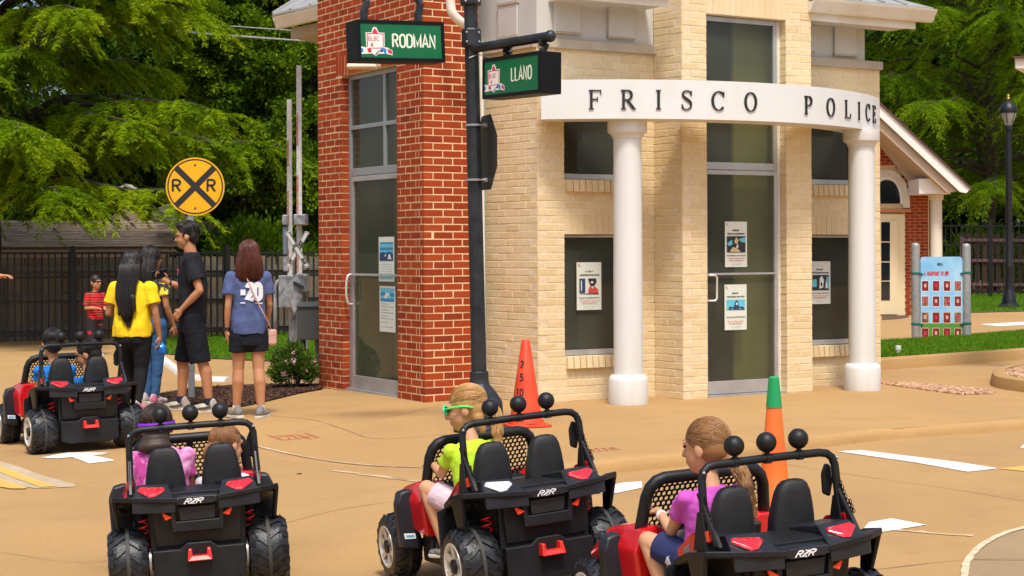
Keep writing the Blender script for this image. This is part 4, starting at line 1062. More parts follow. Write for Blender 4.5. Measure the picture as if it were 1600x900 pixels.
def glyph(mb, ch, x, h, wsc=1.0):
    T, t_ = .135 * h, .045 * h      # thick and thin strokes
    put = lambda px_, py_, k=1: arcput(x + (px_ - .34) * h * wsc * 1.0, y0_ + py_ * h, k)
    rb = lambda pts, wd: ribbon(mb, pts, [q / (h) * 1.0 for q in wd] if isinstance(wd, list) else wd / h, put, thick=1)
    def ser(x0, x1, y): rb([(x0, y), (x1, y)], t_ * 1.0)
    if ch in 'FRIPLE':
        X = .14 if ch != 'I' else .34
        rb([(X, 0), (X, 1)], T); ser(X - .13, X + .13, .022); ser(X - .13, X + .13, .978)
    if ch == 'F': rb([(.14, .972), (.62, .972)], t_); rb([(.62, 1.0), (.64, .76)], t_); rb([(.14, .52), (.44, .52)], t_); rb([(.46, .64), (.46, .40)], t_)
    if ch == 'E': rb([(.14, .972), (.62, .972)], t_); rb([(.62, 1.0), (.64, .78)], t_); rb([(.14, .52), (.44, .52)], t_); rb([(.46, .63), (.46, .41)], t_); rb([(.14, .028), (.64, .028)], t_); rb([(.64, 0), (.69, .25)], t_)
    if ch == 'L': rb([(.14, .028), (.62, .028)], t_); rb([(.62, 0), (.67, .26)], t_)
    if ch in 'RP':
        pts = [(.14, .972), (.34, .972)] + arc(.34, .73, .22, .242, 80, -80, 10) + [(.34, .488), (.14, .488)]
        n_ = len(pts); rb(pts, [t_ + (T - t_) * max(0, math.sin(math.pi * min(max((i - 1) / (n_ - 3), 0), 1))) for i in range(n_)])
    if ch == 'R': rb([(.32, .49), (.68, .02)], T); ser(.58, .78, .022)
    if ch in 'OC':
        pts = arc(.36, .5, .33, .49, 90, 450, 36) if ch == 'O' else arc(.40, .5, .35, .485, 42, 318, 30)
        rb(pts, [t_ + (T - t_) * abs(math.cos(math.atan2((q[1] - .5) / .49, (q[0] - .36) / .33))) ** 1.3 for q in pts])
        if ch == 'C': rb([(.70, .98), (.70, .68)], t_)
    if ch == 'S':
        pts = bez([(.58, .78, 0), (.50, .94, 0), (.32, .985, 0), (.15, .90, 0), (.13, .74, 0), (.26, .60, 0), (.46, .46, 0), (.57, .32, 0), (.55, .13, 0), (.36, .015, 0), (.17, .06, 0), (.09, .24, 0)], 4)
        n_ = len(pts); rb([(q.x, q.y) for q in pts], [t_ + (T * 1.1 - t_) * math.exp(-((i / (n_ - 1) - .5) / .2) ** 2) for i in range(n_)])
        rb([(.59, .98), (.59, .72)], t_); rb([(.085, .28), (.085, .02)], t_)
for ch, px in zip('FRISCOPOLICE', (927, 980, 1029, 1073, 1121, 1172, 1263, 1297, 1324, 1341.5, 1355, 1365)):
    mb = MB(); glyph(mb, ch, arc_x(px + (3 if ch == 'F' else 0)), LH); mb.build('letter', m_black, band, normals=True)
# ================================================================== street sign pole
m_pole = mat('dark powder coated steel', (.017, .021, .026), .42, .3, c2=(.035, .04, .045), vs=9, bump=.08, bs=60)
m_blk = mat('black sign box', (.006, .006, .007), .5, spec=.18)
m_grn = mat('green sign sheeting', (.0, .135, .045), .35, c2=(.0, .12, .04), vs=2)
m_let = mat('sign lettering', (.80, .83, .66), .4)
m_swt = mat('emblem white', (.82, .80, .76), .4); m_srd = mat('emblem red', (.62, .03, .05), .4); m_sbl = mat('emblem blue', (.02, .22, .55), .4); m_snv = mat('emblem navy', (.03, .04, .12), .4)
m_gal = mat('galvanised steel', (.42, .42, .41), .45, .5, c2=(.33, .33, .33), vs=20)
DP = 13.0
pb_ = P(750.5, 674, DP); pt_ = P(735, -10, DP - .1); pbase = Vector((pb_.x, DP, ground_z(pb_.x, DP)))
pole = empty('street_sign_pole', pbase, 0, 'dark octagonal steel pole carrying two green street name boxes', 'sign pole')
loc = lambda v: Vector(v) - pbase
pole_at = lambda py: P(735 + (750.5 - 735) * (py + 10) / 684.0, py, DP - .1 * (1 - (py + 10) / 684.0))
axis = [loc(pole_at(y)) for y in (674, 590)]
mb = MB(); o8 = []
def oct_ring(c, r): return [Vector((c.x + r * math.cos(R(22.5 + 45 * k)), c.y + r * math.sin(R(22.5 + 45 * k)), c.z)) for k in range(8)]
mb.loft([oct_ring(loc(pole_at(y)), r) for y, r in ((600, .064), (300, .061), (0, .056), (-90, .054))]); mb.build('shaft', m_pole, pole, bevel=.003)
mb = MB(); bc = loc(pole_at(600)); mb.loft([oct_ring(Vector((bc.x, bc.y, z)), r) for z, r in ((0, .215), (.02, .215), (.05, .205), (.22, .195), (.30, .14), (.36, .085), (.40, .078), (.46, .078))]); mb.build('base', m_pole, pole, bevel=.006)
for y0, y1, r in ((45, 74, .082), (-12, 9, .088)):
    mb = MB(); c0, c1 = loc(pole_at(y1)), loc(pole_at(y0)); mb.loft([oct_ring(c0, r * .9), oct_ring(c0 + Vector((0, 0, .012)), r), oct_ring(c1 - Vector((0, 0, .012)), r), oct_ring(c1, r * .9)]); cl = mb.build('collar', m_pole, pole, bevel=.003)
    for q in range(2):
        for zf in (.25, .75):
            c = c0.lerp(c1, zf); mb = MB(); a_ = R(-115 + q * 75); mb.ball((c.x + math.cos(a_) * r * .97, c.y + math.sin(a_) * r * .97, c.z), .010, 8, 6); mb.build('bolt', m_gal, cl, smooth='all')
def sign_box(center, ang, tilt, word, txtpos, label, wd=.745, ht=.31, th=.19, arm_end=None, side=1):
    M = Matrix.Translation(center) @ Matrix.Rotation(ang, 4, 'Z') @ Matrix.Rotation(-tilt, 4, 'Y')
    root = empty('street_name_sign', (0, 0, 0), 0, label, 'street sign'); root.matrix_basis = M
    mb = MB().span((-wd / 2, 0, -ht / 2), (wd / 2, th, ht / 2)); mb.build('box', m_blk, root, bevel=.006, seg=2)
    b = .028
    fr = MB()
    fr.span((-wd / 2, -.008, -ht / 2), (-wd / 2 + b, -.0005, ht / 2)); fr.span((wd / 2 - b, -.008, -ht / 2), (wd / 2, -.0005, ht / 2)); fr.span((-wd / 2 + b, -.0075, -ht / 2), (wd / 2 - b, -.0005, -ht / 2 + b)); fr.span((-wd / 2 + b, -.0075, ht / 2 - b), (wd / 2 - b, -.0005, ht / 2)); fr.build('frame', m_blk, root)
    fc = MB().span((-wd / 2 + b, -.004, -ht / 2 + b), (wd / 2 - b, -.0008, ht / 2 - b)); face = fc.build('face', m_grn, root)
    put = lambda x, y, k=1: Vector((x, -.0052 if k else -.0042, y))
    mb = MB(); text(mb, word, txtpos[0], txtpos[1], txtpos[2], txtpos[3], .155, put, gap=txtpos[4]); mb.build('lettering', m_let, face, normals=False)
    # emblem: shield with a peak, swooshes either side (own flat shapes)
    ex, ey, es = -wd / 2 + .148, -.012, 1.0
    def em(m, polys, lay):
        q = MB()
        for pts in polys: q.add([(ex + x * es, -.0045 - .0006 * lay, ey + y * es) for x, y in pts], [tuple(range(len(pts)))])
        q.build('emblem', m, face, normals=False)
    em(m_swt, [[(-.075, -.045), (-.078, .072), (-.030, .074), (-.014, .112), (.014, .112), (.032, .074), (.080, .072), (.076, -.045), (.0, -.105)], [(-.135, -.035), (-.10, -.035), (-.05, -.05), (-.03, -.085), (-.125, -.09), (-.135, -.07)], [(.03, -.085), (.05, -.035), (.10, -.038), (.142, -.06), (.140, -.095), (.09, -.085)]], 1)
    em(m_srd, [[(-.022, .062), (-.018, .085), (0, .106), (.018, .085), (.026, .062)], [(-.070, -.035), (-.070, .066), (-.062, .062), (-.062, -.035)], [(.064, -.035), (.064, .062), (.072, .066), (.070, -.035)], [(-.07, .060), (-.07, .067), (-.02, .067), (-.02, .060)], [(.02, .060), (.02, .067), (.072, .067), (.072, .060)], [(-.070, -.05), (-.045, -.042), (-.03, -.066), (-.05, -.082), (-.066, -.07)], [(.098, -.045), (.138, -.062), (.136, -.088), (.106, -.078)], [(-.05, -.042), (.05, -.040), (.05, -.046), (-.05, -.048)], [(-.04, -.03), (-.03, .0), (-.02, -.012), (-.024, -.035)]], 2)
    em(m_sbl, [[(-.130, -.045), (-.105, -.045), (-.10, -.07), (-.12, -.085), (-.132, -.07)], [(.045, -.043), (.085, -.045), (.092, -.06), (.090, -.085), (.07, -.08), (.065, -.06), (.04, -.06)]], 2)
    em(m_snv, [[(.035, -.058), (.065, -.062), (.06, -.072), (.03, -.068)], [(-.008, -.094), (0, -.1), (.03, -.066), (.024, -.064)]], 3)
    mb = MB(); text(mb, 'BLBC', -.004 + ex - .052, ey + .012, .030, 1.0, .13, lambda x, y, k=1: Vector((x, -.0045 - .0018, y)), gap=.22); mb.build('emblem_lettering', m_srd, face, normals=False)
    return root, M
dR, dL = V2(R(31)), V2(R(-54))
cR = pole_at(64) ; c = Vector((pole_at(64).x, DP - .1, 0))
# RODMAN: centre solved so that its face spans 562..692
def solve_center(pxc, pyc, d): p = P(pxc, pyc, d); return p
sR, MR_ = sign_box(solve_center(627, 64.5, DP - .42), R(31), .04, 'RODMAN', (-.074, -.044, .094, .80, .150), 'green street name sign box reading RODMAN hanging left of the pole', wd=.74)
sL, ML_ = sign_box(solve_center(799, 118, DP - .52), R(-54), -.012, 'LLANO', (.008, -.040, .096, .72, .135), 'green street name sign box reading LLANO hanging right of the pole', wd=.74)
def hanger(M, x, topz, parent, ht=.31, th=.19):
    p0 = M @ Vector((x, th / 2, ht / 2)); h = topz - p0.z
    a = MB(); a.tube([p0 - Vector((0, 0, .01)), p0 + Vector((.0, 0, h * .22)), p0 + Vector((.022, 0, h * .45)), p0 + Vector((-.012, 0, h * .62)), p0 + Vector((0, 0, h * .8))], [.030, .030, .028, .028, .028], 8)
    a.loft([[Vector((p0.x + r * math.cos(t), p0.y + r * math.sin(t), p0.z + z)) for t in [2 * math.pi * k / 10 for k in range(10)]] for r, z in ((.042, h * .72), (.046, h * .78), (.046, h * .95), (.038, h * 1.05))])
    o = a.build('hanger', m_pole, None, bevel=0); o.parent = pole; o.matrix_parent_inverse = Matrix.Translation(-pbase)
    b = MB(); b.lathe([(.034, -.006), (.038, -.006), (.038, .006), (.034, .006)], c=p0 + Vector((0, 0, h * 1.02)), n=14, axis='z'); return p0 + Vector((0, 0, h))
armzL = pole_at(59).z
pa_ = ML_ @ Vector((-.20, .095, .155)); pb2 = ML_ @ Vector((.28, .095, .155))
hz = P(800, 66, DP - .5).z
h1 = hanger(ML_, -.19, hz - .0, pole); h2 = hanger(ML_, .27, hz + .01, pole)
d_ = (h2 - h1); d_.z = 0; d_.normalize()
ps_ = pole_at(57); a0_ = Vector((ps_.x, ps_.y, hz - .0)); endp = h2 + d_ * .085; endp.z = hz + .012
mb = MB(); mb.tube([loc(a0_ + d_ * .04), loc(endp)], [.037, .037], 16); mb.build('arm', m_pole, pole, smooth=True, bevel=.0)
mb = MB(); mb.ball(loc(endp), .045, 16, 10); mb.build('arm_cap', m_pole, pole, smooth='all')
for h in (h1, h2): mb = MB(); q = loc(Vector((h.x, h.y, hz))); Mq = d_.to_track_quat('X', 'Z').to_matrix(); mb.lathe([(.038, -.008), (.041, -.008), (.041, .008), (.038, .008)], c=q, n=16, axis='x', M=Mq); mb.build('strap', m_gal, pole, smooth=True)
hzR = P(620, -32, DP - .4).z
g1 = hanger(MR_, -.26, hzR, pole); g2 = hanger(MR_, .20, hzR, pole); d2 = (g1 - g2); d2.z = 0; d2.normalize(); e2_ = g1 + d2 * .09
mb = MB(); st_ = pole_at(-32); mb.tube([loc(Vector((st_.x, st_.y, hzR)) + d2 * .04), loc(e2_)], [.032, .032], 16); mb.build('arm', m_pole, pole, smooth=True)
mb = MB(); mb.ball(loc(e2_), .04, 14, 10); mb.build('arm_cap', m_pole, pole, smooth='all')
# wire ties
mb = MB(); mb.tube(bez([loc(pole_at(92)) + Vector((-.02, -.07, 0)), loc(pole_at(90)) + Vector((.06, -.05, .015)), loc(pole_at(91)) + Vector((.15, 0, .0))], 5), .0035, 5); mb.build('wire', m_gal, pole)
# stop sign seen from behind, clamped to the pole
oc = pole_at(238) + Vector((.098, .03, 0)); so = empty('stop_sign', oc, R(-73), 'dark back of an octagonal stop sign clamped edge-on to the steel pole', 'traffic sign')
ring8 = [(.315 * math.cos(R(22.5 + 45 * k)), .315 * math.sin(R(22.5 + 45 * k))) for k in range(8)]
MB().prism([(x, -.003, z) for x, z in ring8], (0, .003, 0)).build('plate', mat('dull sign back', (.05, .052, .05), .5, .4), so)
MB().prism([(x * .985, .0004, z * .985) for x, z in ring8], (0, .0012, 0)).build('face', mat('sign red', (.5, .02, .02), .4), so)
for zz_ in (.21, -.215):
    mb = MB(); mb.tube([(-.04, -.09, zz_), (-.05, -.03, zz_), (.05, -.03, zz_), (.04, -.09, zz_)], .006, 6); mb.box((0, -.02, zz_), (.08, .03, .03)); mb.build('clamp', m_gal, so)
    c = loc(pole_at(238)) + Vector((0, 0, zz_)); MB().lathe([(.066, -.008), (.071, -.008), (.071, .008), (.066, .008)], c=c, n=16).build('pole_strap', m_gal, pole, smooth=True)

# ================================================================== cones
m_or = mat('orange cone plastic', (.86, .16, .018), .42, c2=(.78, .13, .015), vs=5, bump=.03)
m_or2 = mat('worn red orange plastic', (.84, .075, .018), .45, c2=(.72, .055, .015), vs=6, bump=.04)
m_cgr = mat('green cone sleeve', (.01, .30, .09), .42)
def cone(loc_, h, r0, r1, m, label, green=0, basew=.36, rz=0, bm_=None):
    root = empty('traffic_cone', loc_, rz, label, 'traffic cone', 'traffic cones')
    k = lambda z: r0 + (r1 - r0) * z / h
    MB().lathe([(r0 * 1.06, .028), (r0 * 1.03, .05), (k(.06), .06), (k(h * .5), h * .5), (k(h - .01), h - .01), (r1 * .8, h), (r1 * .5, h), (r1 * .5, h - .05)], n=40).build('cone_body', m, root, smooth=True)
    b = MB(); q = basew / 2; n = 8; pts = []
    for cx, cy, a in ((q - .04, q - .04, 0), (-q + .04, q - .04, 90), (-q + .04, -q + .04, 180), (q - .04, -q + .04, 270)):
        pts += [(cx + .04 * math.cos(R(a + 90 * i / 4)), cy + .04 * math.sin(R(a + 90 * i / 4))) for i in range(5)]
    b.loft([[(x, y, z) for x, y in pts] for z in (.002, .022)]); b.loft([[(x * s, y * s, z) for x, y in pts] for s, z in ((.85, .0225), (.72, .032))]); b.build('base', bm_ or m, root, bevel=.004)
    if green: MB().lathe([(k(h * (1 - green)) + .0035, h * (1 - green)), (k(h) + .0035, h - .004), (r1 * .85, h + .003), (.3 * r1, h + .003)], n=40).build('sleeve', m_cgr, root, smooth=True)
    return root
g1c = G(832, 672, ground_z(.2, 13)); 
dC = F * (CZ - ground_z(.15, 12.6)) / (-U(832, 668)[1]); cpos = P(822, 668, dC); cpos.z = ground_z(cpos.x, cpos.y)
hC = (668 - 533) / F * cpos.y
c1_ = cone(cpos, hC, 21.5 / F * cpos.y * 1.25, 6.2 / F * cpos.y, m_or2, 'worn red orange traffic cone with black stencilled letters beside the steel pole', basew=.34, rz=.3)
def cone_text(root, chars, h, r0, r1):
    for ch, zc, a_ in chars:
        mb = MB()
        def put(x, y, k=1, a_=a_, zc=zc):
            z = zc + y; r = r0 + (r1 - r0) * z / h + .0025; t = R(a_) + x / r; return Vector((r * math.cos(t), r * math.sin(t), z))
        text(mb, ch, -.02, 0, .052, .8, .22, put); mb.build('letter', m_black, root, normals=False)
cone_text(c1_, [('2', hC * .68, -128), ('5', hC * .53, -126), ('0', hC * .36, -124), ('I', hC * .37, -140)], hC, 21.5 / F * cpos.y * 1.25, 6.2 / F * cpos.y)
d2_ = 9.15; p2 = P(1210, 785, d2_); p2.z = ground_z(p2.x, p2.y)
h2c = (785 - 589) / F * d2_ 
zc2 = CZ + U(1205, 589)[1] * d2_ / F - p2.z
c2_ = cone(Vector((U(1210, 785)[0] * d2_ / F, d2_, p2.z)), zc2, 30 / F * d2_, 7.2 / F * d2_, m_or, 'bright orange traffic cone with green top standing behind the right ride-on car', green=.195, basew=.36, rz=.2)

# ================================================================== railroad advance sign
m_yel = mat('yellow sign sheeting', (.80, .40, .0), .4, c2=(.76, .37, .0), vs=3)
m_spost = mat('grey steel post', (.30, .31, .31), .5, .5, c2=(.24, .25, .25), vs=12)
rp = GG(299, 625); ds_ = rp.y
rs = empty('railroad_warning_sign', rp, R(4), 'round yellow sign with black X and two letters R on a grey post', 'traffic sign')
Rr = 45.5 / F * ds_; zc = z_at(305, 291.5, 0, ds_) - rp.z
tiltx = (P(305, 291, ds_).x - rp.x)
MB().prism([(-.03, 0, -.1), (.03, 0, -.1), (.03, 0, zc + Rr * .8), (-.03, 0, zc + Rr * .8)], (0, .035, 0)).build('post', m_spost, rs, bevel=.004)
disc = lambda r, y, n=64: [(tiltx + r * math.cos(2 * math.pi * k / n), y, zc + r * math.sin(2 * math.pi * k / n)) for k in range(n)]
pl = MB().prism(disc(Rr, -.004), (0, .003, 0)).build('plate', m_yel, rs)
pr_ = MB(); put = lambda x, y, k=1: Vector((tiltx + x, -.0052, zc + y))
ribbon(pr_, [(Rr * .925 * math.cos(2 * math.pi * k / 64), Rr * .925 * math.sin(2 * math.pi * k / 64)) for k in range(65)], Rr * .045, put); pr_.build('border', m_black, pl, normals=False)
xx = MB(); q = Rr * .635
put2 = lambda x, y, k=1: Vector((tiltx + x, -.0056, zc + y)); ribbon(xx, [(-q, q), (q, -q)], Rr * .20, put2); put3 = lambda x, y, k=1: Vector((tiltx + x, -.0060, zc + y)); ribbon(xx, [(q, q), (-q, -q)], Rr * .20, put3); xx.build('cross', m_black, pl, normals=False)
for sx in (-.76, .42):
    lt = MB(); text(lt, 'R', Rr * sx, -Rr * .17, Rr * .40, 1.1, .19, put2); lt.build('lettering', m_black, pl, normals=False)
for sy in (.74, -.74): MB().lathe([(.010, -.008), (.007, -.0095), (.001, -.0095)], c=(tiltx, 0, zc + Rr * sy), n=10, axis='y').build('bolt', mat('bolt', (.06, .05, .04), .5, .5), rs)

# ================================================================== crossing gates
m_sig = mat('weathered signal grey', (.38, .39, .40), .5, .35, c2=(.17, .18, .19), vs=14)
m_gw = mat('weathered white gate arm', (.66, .66, .61), .6, c2=(.52, .52, .49), vs=18)
m_gr_ = mat('faded red stripe', (.40, .10, .06), .6, c2=(.42, .28, .22), vs=25)
m_cab = mat('dark signal cabinet', (.06, .065, .06), .5)
dG = 19.5
gz0 = ground_z(-2.5, dG)
def gate(px, py_top, py_arm0, pxb, label, pyb, d):
    b = P(pxb, pyb, d); root = empty('crossing_gate', (b.x, d, gz0), 0, label, 'railroad gate', 'crossing gates with raised arms')
    Lz = lambda px_, py_: P(px_, py_, d) - Vector((b.x, d, gz0))
    pm = MB(); pm.lathe([(.05, 0), (.05, Lz(px, py_arm0).z + .1)], c=(0, .05, 0), n=14); pm.build('mast', m_sig, root, smooth=True)
    MB().span((-.14, -.14, -.02), (.14, .2, .07)).build('footing', mat('footing concrete', (.45, .38, .30), .9), root, bevel=.01)
    a0_, a1_ = Lz(px + 1, py_arm0), Lz(px, py_top)
    n = 9; t0 = 0
    MB().prism([a0_ + Vector((-.032, -.06, 0)), a0_ + Vector((.032, -.06, 0)), a1_ + Vector((.030, -.06, 0)), a1_ + Vector((-.030, -.06, 0))], (0, .02, 0)).build('arm', m_gw, root, bevel=.003)
    for f0, f1 in ((.12, .24), (.36, .54), (.66, .80)):
        s0, s1 = a0_.lerp(a1_, f0), a0_.lerp(a1_, f1); MB().prism([s0 + Vector((-.030, -.0625, 0)), s0 + Vector((-.008, -.0625, .0)), s1 + Vector((-.008, -.0625, 0)), s1 + Vector((-.030, -.0625, -.03))], (0, .0015, 0)).build('stripe', m_gr_, root)
    return root, Lz
gA, LA_ = gate(468, 103, 470, 474, 'taller raised crossing gate arm with crossbuck, right of its twin', 572, dG)
gB, LB_ = gate(453, 156, 462, 457, 'shorter raised crossing gate arm on the left of its twin', 565, dG + .5)
def gbox(root, L_, px0, py0, px1, py1, y0, y1, m, nm, bev=.012):
    a, b = L_(px0, py1), L_(px1, py0); MB().span((a.x, y0, a.z), (b.x, y1, b.z)).build(nm, m, root, bevel=bev, seg=2)
gbox(gA, LA_, 462, 335, 481, 352, -.2, .05, m_sig, 'lamp_box'); gbox(gB, LB_, 443, 336, 452, 352, -.15, .05, m_sig, 'lamp_box')
gbox(gB, LB_, 444, 354, 451, 398, -.12, .04, mat('blue grey signal hood', (.16, .20, .25), .45, .3), 'signal_hood'); gbox(gB, LB_, 444, 400, 452, 424, -.10, .04, m_sig, 'signal_hood')
gbox(gB, LB_, 438, 430, 462, 480, -.16, .06, m_sig, 'mechanism'); gbox(gA, LA_, 463, 428, 482, 455, -.2, .08, m_sig, 'mechanism')
mb = MB(); mb.tube([LB_(*p) + Vector((0, -.1, 0)) for p in bez([(440, 436), (434, 442), (432, 460), (432, 515)], 5) and [(441, 436), (435, 440), (432, 450), (432, 480), (432, 520)]], .022, 8); mb.build('conduit', m_sig, gB, smooth='all')
mb = MB(); mb.prism([LA_(*p) + Vector((0, -.26, 0)) for p in [(446, 458), (456, 466), (464, 492), (472, 474), (477, 462), (474, 440), (466, 432), (458, 440)]], (0, .05, 0)); mb.build('counterweight', m_sig, gA, bevel=.008)
mb = MB(); mb.prism([LA_(*p) + Vector((0, -.3, 0)) for p in [(464, 438), (480, 446), (480, 452), (474, 449), (463, 444)]], (0, .04, 0)); mb.build('crank', m_pole, gA, bevel=.004)
# crossbuck
cbm = mat('crossbuck white', (.58, .58, .54), .5)
cx_ = LA_(470, 390); cb = MB(); hl = 30 / F * dG; wd_ = 8.0 / F * dG
for sg, yy in ((1, -.30), (-1, -.318)):
    dv = Vector((sg * .50, 0, .866)).normalized(); nv = Vector((dv.z, 0, -dv.x)); b1 = MB()
    b1.prism([cx_ + Vector((0, yy, 0)) + dv * a + nv * b for a, b in ((-hl, -wd_ / 2), (hl, -wd_ / 2), (hl + .015, 0), (hl, wd_ / 2), (-hl, wd_ / 2), (-hl - .015, 0))], (0, .006, 0)); bl = b1.build('crossbuck_blade', cbm, gA)
    bb = MB(); put = lambda x, y, k=1: cx_ + Vector((0, yy - .0012, 0)) + dv * x + nv * y
    ribbon(bb, [(-hl + .008, -wd_ / 2 + .006), (hl - .008, -wd_ / 2 + .006), (hl, 0), (hl - .008, wd_ / 2 - .006), (-hl + .008, wd_ / 2 - .006), (-hl, 0), (-hl + .008, -wd_ / 2 + .006)], .006, put)
    wt = 'RAIL' if sg > 0 else 'ROAD'
    t_ = MB(); text(bb, wt, -hl * .82, -.018, .034, .62, .2, put, gap=.14); text(bb, 'CROSS' if sg > 0 else 'SIN', hl * .15, -.018, .034, .55, .2, put, gap=.14)
    bb.build('lettering', m_black, bl, normals=False)
a = P(466, 478, 18.6); b = P(500, 530, 18.6); cabr = empty('signal_cabinet', ((a.x + b.x) / 2, 18.6, gz0), 0, 'dark grey signal cabinet on posts beside the red brick tower', 'cabinet')
la = a - cabr.location; lb = b - cabr.location; MB().span((la.x, -.12, lb.z), (lb.x + .1, .15, la.z)).build('housing', m_cab, cabr, bevel=.01)
MB().prism([(la.x - .01, -.14, la.z - .01), (lb.x + .11, -.14, la.z - .01), (lb.x + .11, .17, la.z + .03), (la.x - .01, .17, la.z + .03)], (0, 0, .012)).build('lid', m_cab, cabr)
for x in (la.x + .05, lb.x - .02): MB().lathe([(.035, 0), (.035, lb.z + .02)], c=(x, 0, 0), n=12).build('leg', m_cab, cabr, smooth=True)

# ================================================================== fences
m_iron = mat('black iron fence', (.009, .010, .011), .45, .2)
m_plank = mat('weathered fence plank', (.10, .07, .045), .9, rnd=('obj', [(.10, .075, .045), (.15, .11, .068), (.19, .145, .09), (.12, .09, .056)]), c2=(.55, .5, .45), vs=6, stretch=(6, 6, .5), bump=.4, bs=20, vfac=(.45, .8))
m_rail = mat('grey fence rail', (.12, .105, .085), .9, c2=(.12, .10, .08), vs=8)
m_plank_d = mat('dark stained plank', (.045, .022, .015), .9, rnd=('obj', [(.030, .014, .010), (.055, .026, .017), (.040, .020, .014)]), c2=(.6, .55, .5), vs=6, stretch=(6, 6, .5))
def iron_fence(name, A, B, H, pitch, posts, label, nmax=300, rw=.038, pw=.024):
    A, B = Vector(A), Vector(B); D = B - A; L = Vector((D.x, D.y)).length; ang = math.atan2(D.y, D.x); sl = D.z / L
    root = empty(name, A, ang, label, 'fence'); n = int(L / pitch)
    me = None
    for i in range(n):
        x = pitch * (i + .5)
        if me is None:
            o = MB().span((-pw / 2, -pw / 2, .05), (pw / 2, pw / 2, H - .02)).build('picket', m_iron, root); me = o.data; o.location = (x, 0, x * sl)
        elif i < nmax:
            o = bpy.data.objects.new('picket', me); col.objects.link(o); o.parent = root; o.location = (x, 0, x * sl)
    for z in (.12, H * .70, H - .06): MB().prism([(0, -rw / 2, z), (L, -rw / 2, z + L * sl), (L, -rw / 2, z + .035 + L * sl), (0, -rw / 2, z + .035)], (0, rw, 0)).build('rail', m_iron, root)
    for x in posts:
        MB().span((x - .04, -.04, -.05 + x * sl), (x + .04, .04, H + .07 + x * sl)).build('post', m_iron, root, bevel=.004)
    return root
def board_fence(name, A, B, H, m, label, pitch=.142, rails=(.25, .85, 1.35), mr=None):
    A, B = Vector(A), Vector(B); D = B - A; L = Vector((D.x, D.y)).length; root = empty(name, A, math.atan2(D.y, D.x), label, 'fence'); sl = D.z / L
    me = MB().prism([(-.067, 0, .02), (.067, 0, .02), (.067, 0, H - .03), (.045, 0, H), (-.045, 0, H), (-.067, 0, H - .03)], (0, .018, 0)).build('plank', m, root); data = me.data; me.location = (pitch / 2, random.uniform(0, .012), 0)
    for i in range(1, int(L / pitch)):
        o = bpy.data.objects.new('plank', data); col.objects.link(o); o.parent = root; x = pitch * (i + .5); o.location = (x, random.uniform(0, .014), x * sl + random.gauss(0, .008)); o.rotation_euler = (0, random.gauss(0, .006), 0)
    for z in rails: MB().prism([(0, -.045, z), (L, -.045, z + L * sl), (L, -.045, z + .09 + L * sl), (0, -.045, z + .09)], (0, .04, 0)).build('rail', mr or m_rail, root)
    x = 0
    while x < L: MB().span((x, -.09, -.1 + x * sl), (x + .09, -.046, H - .1 + x * sl)).build('post', mr or m_rail, root); x += 2.4
    return root
def fpt(px, py, d, dy=0): p = P(px, py, d); return Vector((p.x, p.y + dy, p.z))
FA, FB = fpt(-160, 543, 24.6), fpt(640, 522, 28.2)
Lf = (Vector(FB[:2]) - Vector(FA[:2])).length
fx = lambda px: (FA + (FB - FA) * ((px + 160) / 800.0) - FA).length
iron_fence('iron_fence', FA, FB, 1.43, .102, [fx(87 + 2), fx(330), fx(-110), fx(560)], 'black iron picket fence along the lawn behind the people')
board_fence('wooden_fence', fpt(-260, 541, 25.6), fpt(700, 520, 29.4), 1.36, m_plank, 'weathered brown plank fence behind the black iron fence on the left', rails=(.18, .66, 1.13))
FC, FD = fpt(1466, 462, 46), fpt(1760, 468, 44)
iron_fence('iron_fence', FC + Vector((0, 0, 0)), FD, 1.98, .14, [.0, 1.4, 3.2, 5.0], 'black iron picket fence behind the black lamp post on the right', pw=.022, rw=.05)
board_fence('wooden_fence', fpt(1500, 462, 49), fpt(1800, 466, 48), 1.85, m_plank_d, 'dark red brown plank fence behind the iron fence on the right', pitch=.20, rails=(.3, 1.0, 1.6), mr=mat('purple grey rail', (.12, .07, .07), .9))

# ================================================================== far house on the left
hs = empty('brick_house', (0, 0, 0), 0, 'house with grey brown shingle roof and pale gables behind the left fences', 'house')
dH = 31.0
m_shg = mat('grey brown shingles', (.36, .26, .18), .9, rnd=('attr', [(.36, .265, .19), (.46, .35, .26), (.56, .44, .34), (.41, .31, .22)]))
# roof plane built of shingle courses
def shingles(parent, p0, p1, up, rows, m, sw=.30):
    """p0-p1 eave line, up = vector to the ridge; overlapping tabs"""
    p0, p1, up = Vector(p0), Vector(p1), Vector(up); L = (p1 - p0).length; ex = (p1 - p0).normalized(); nrm = ex.cross(up).normalized()
    if nrm.z < 0: nrm = -nrm
    mb = MB(); tone = []; rh = up / rows
    for r_ in range(rows):
        x = -random.uniform(0, sw)
        while x < L:
            w_ = sw * random.uniform(.75, 1.2); x0, x1 = max(x, 0), min(x + w_ - .006, L)
            if x1 - x0 > .02:
                a = p0 + rh * r_ + ex * x0 + nrm * .02; b = p0 + rh * r_ + ex * x1 + nrm * .02
                mb.add([a, b, b + rh * 1.15 - nrm * .018, a + rh * 1.15 - nrm * .018, a - nrm * .02, b - nrm * .02], [(0, 1, 2, 3), (4, 5, 1, 0)]); tone += [random.random()] * 2
            x += w_
    o = mb.build('shingles', m, parent, normals=False); at = o.data.attributes.new('tone', 'FLOAT', 'FACE'); at.data.foreach_set('value', np.array(tone, dtype=np.float32)); o['kind'] = 'stuff'
e0_, e1h = P(-120, 387, dH), P(560, 384, dH + 3)
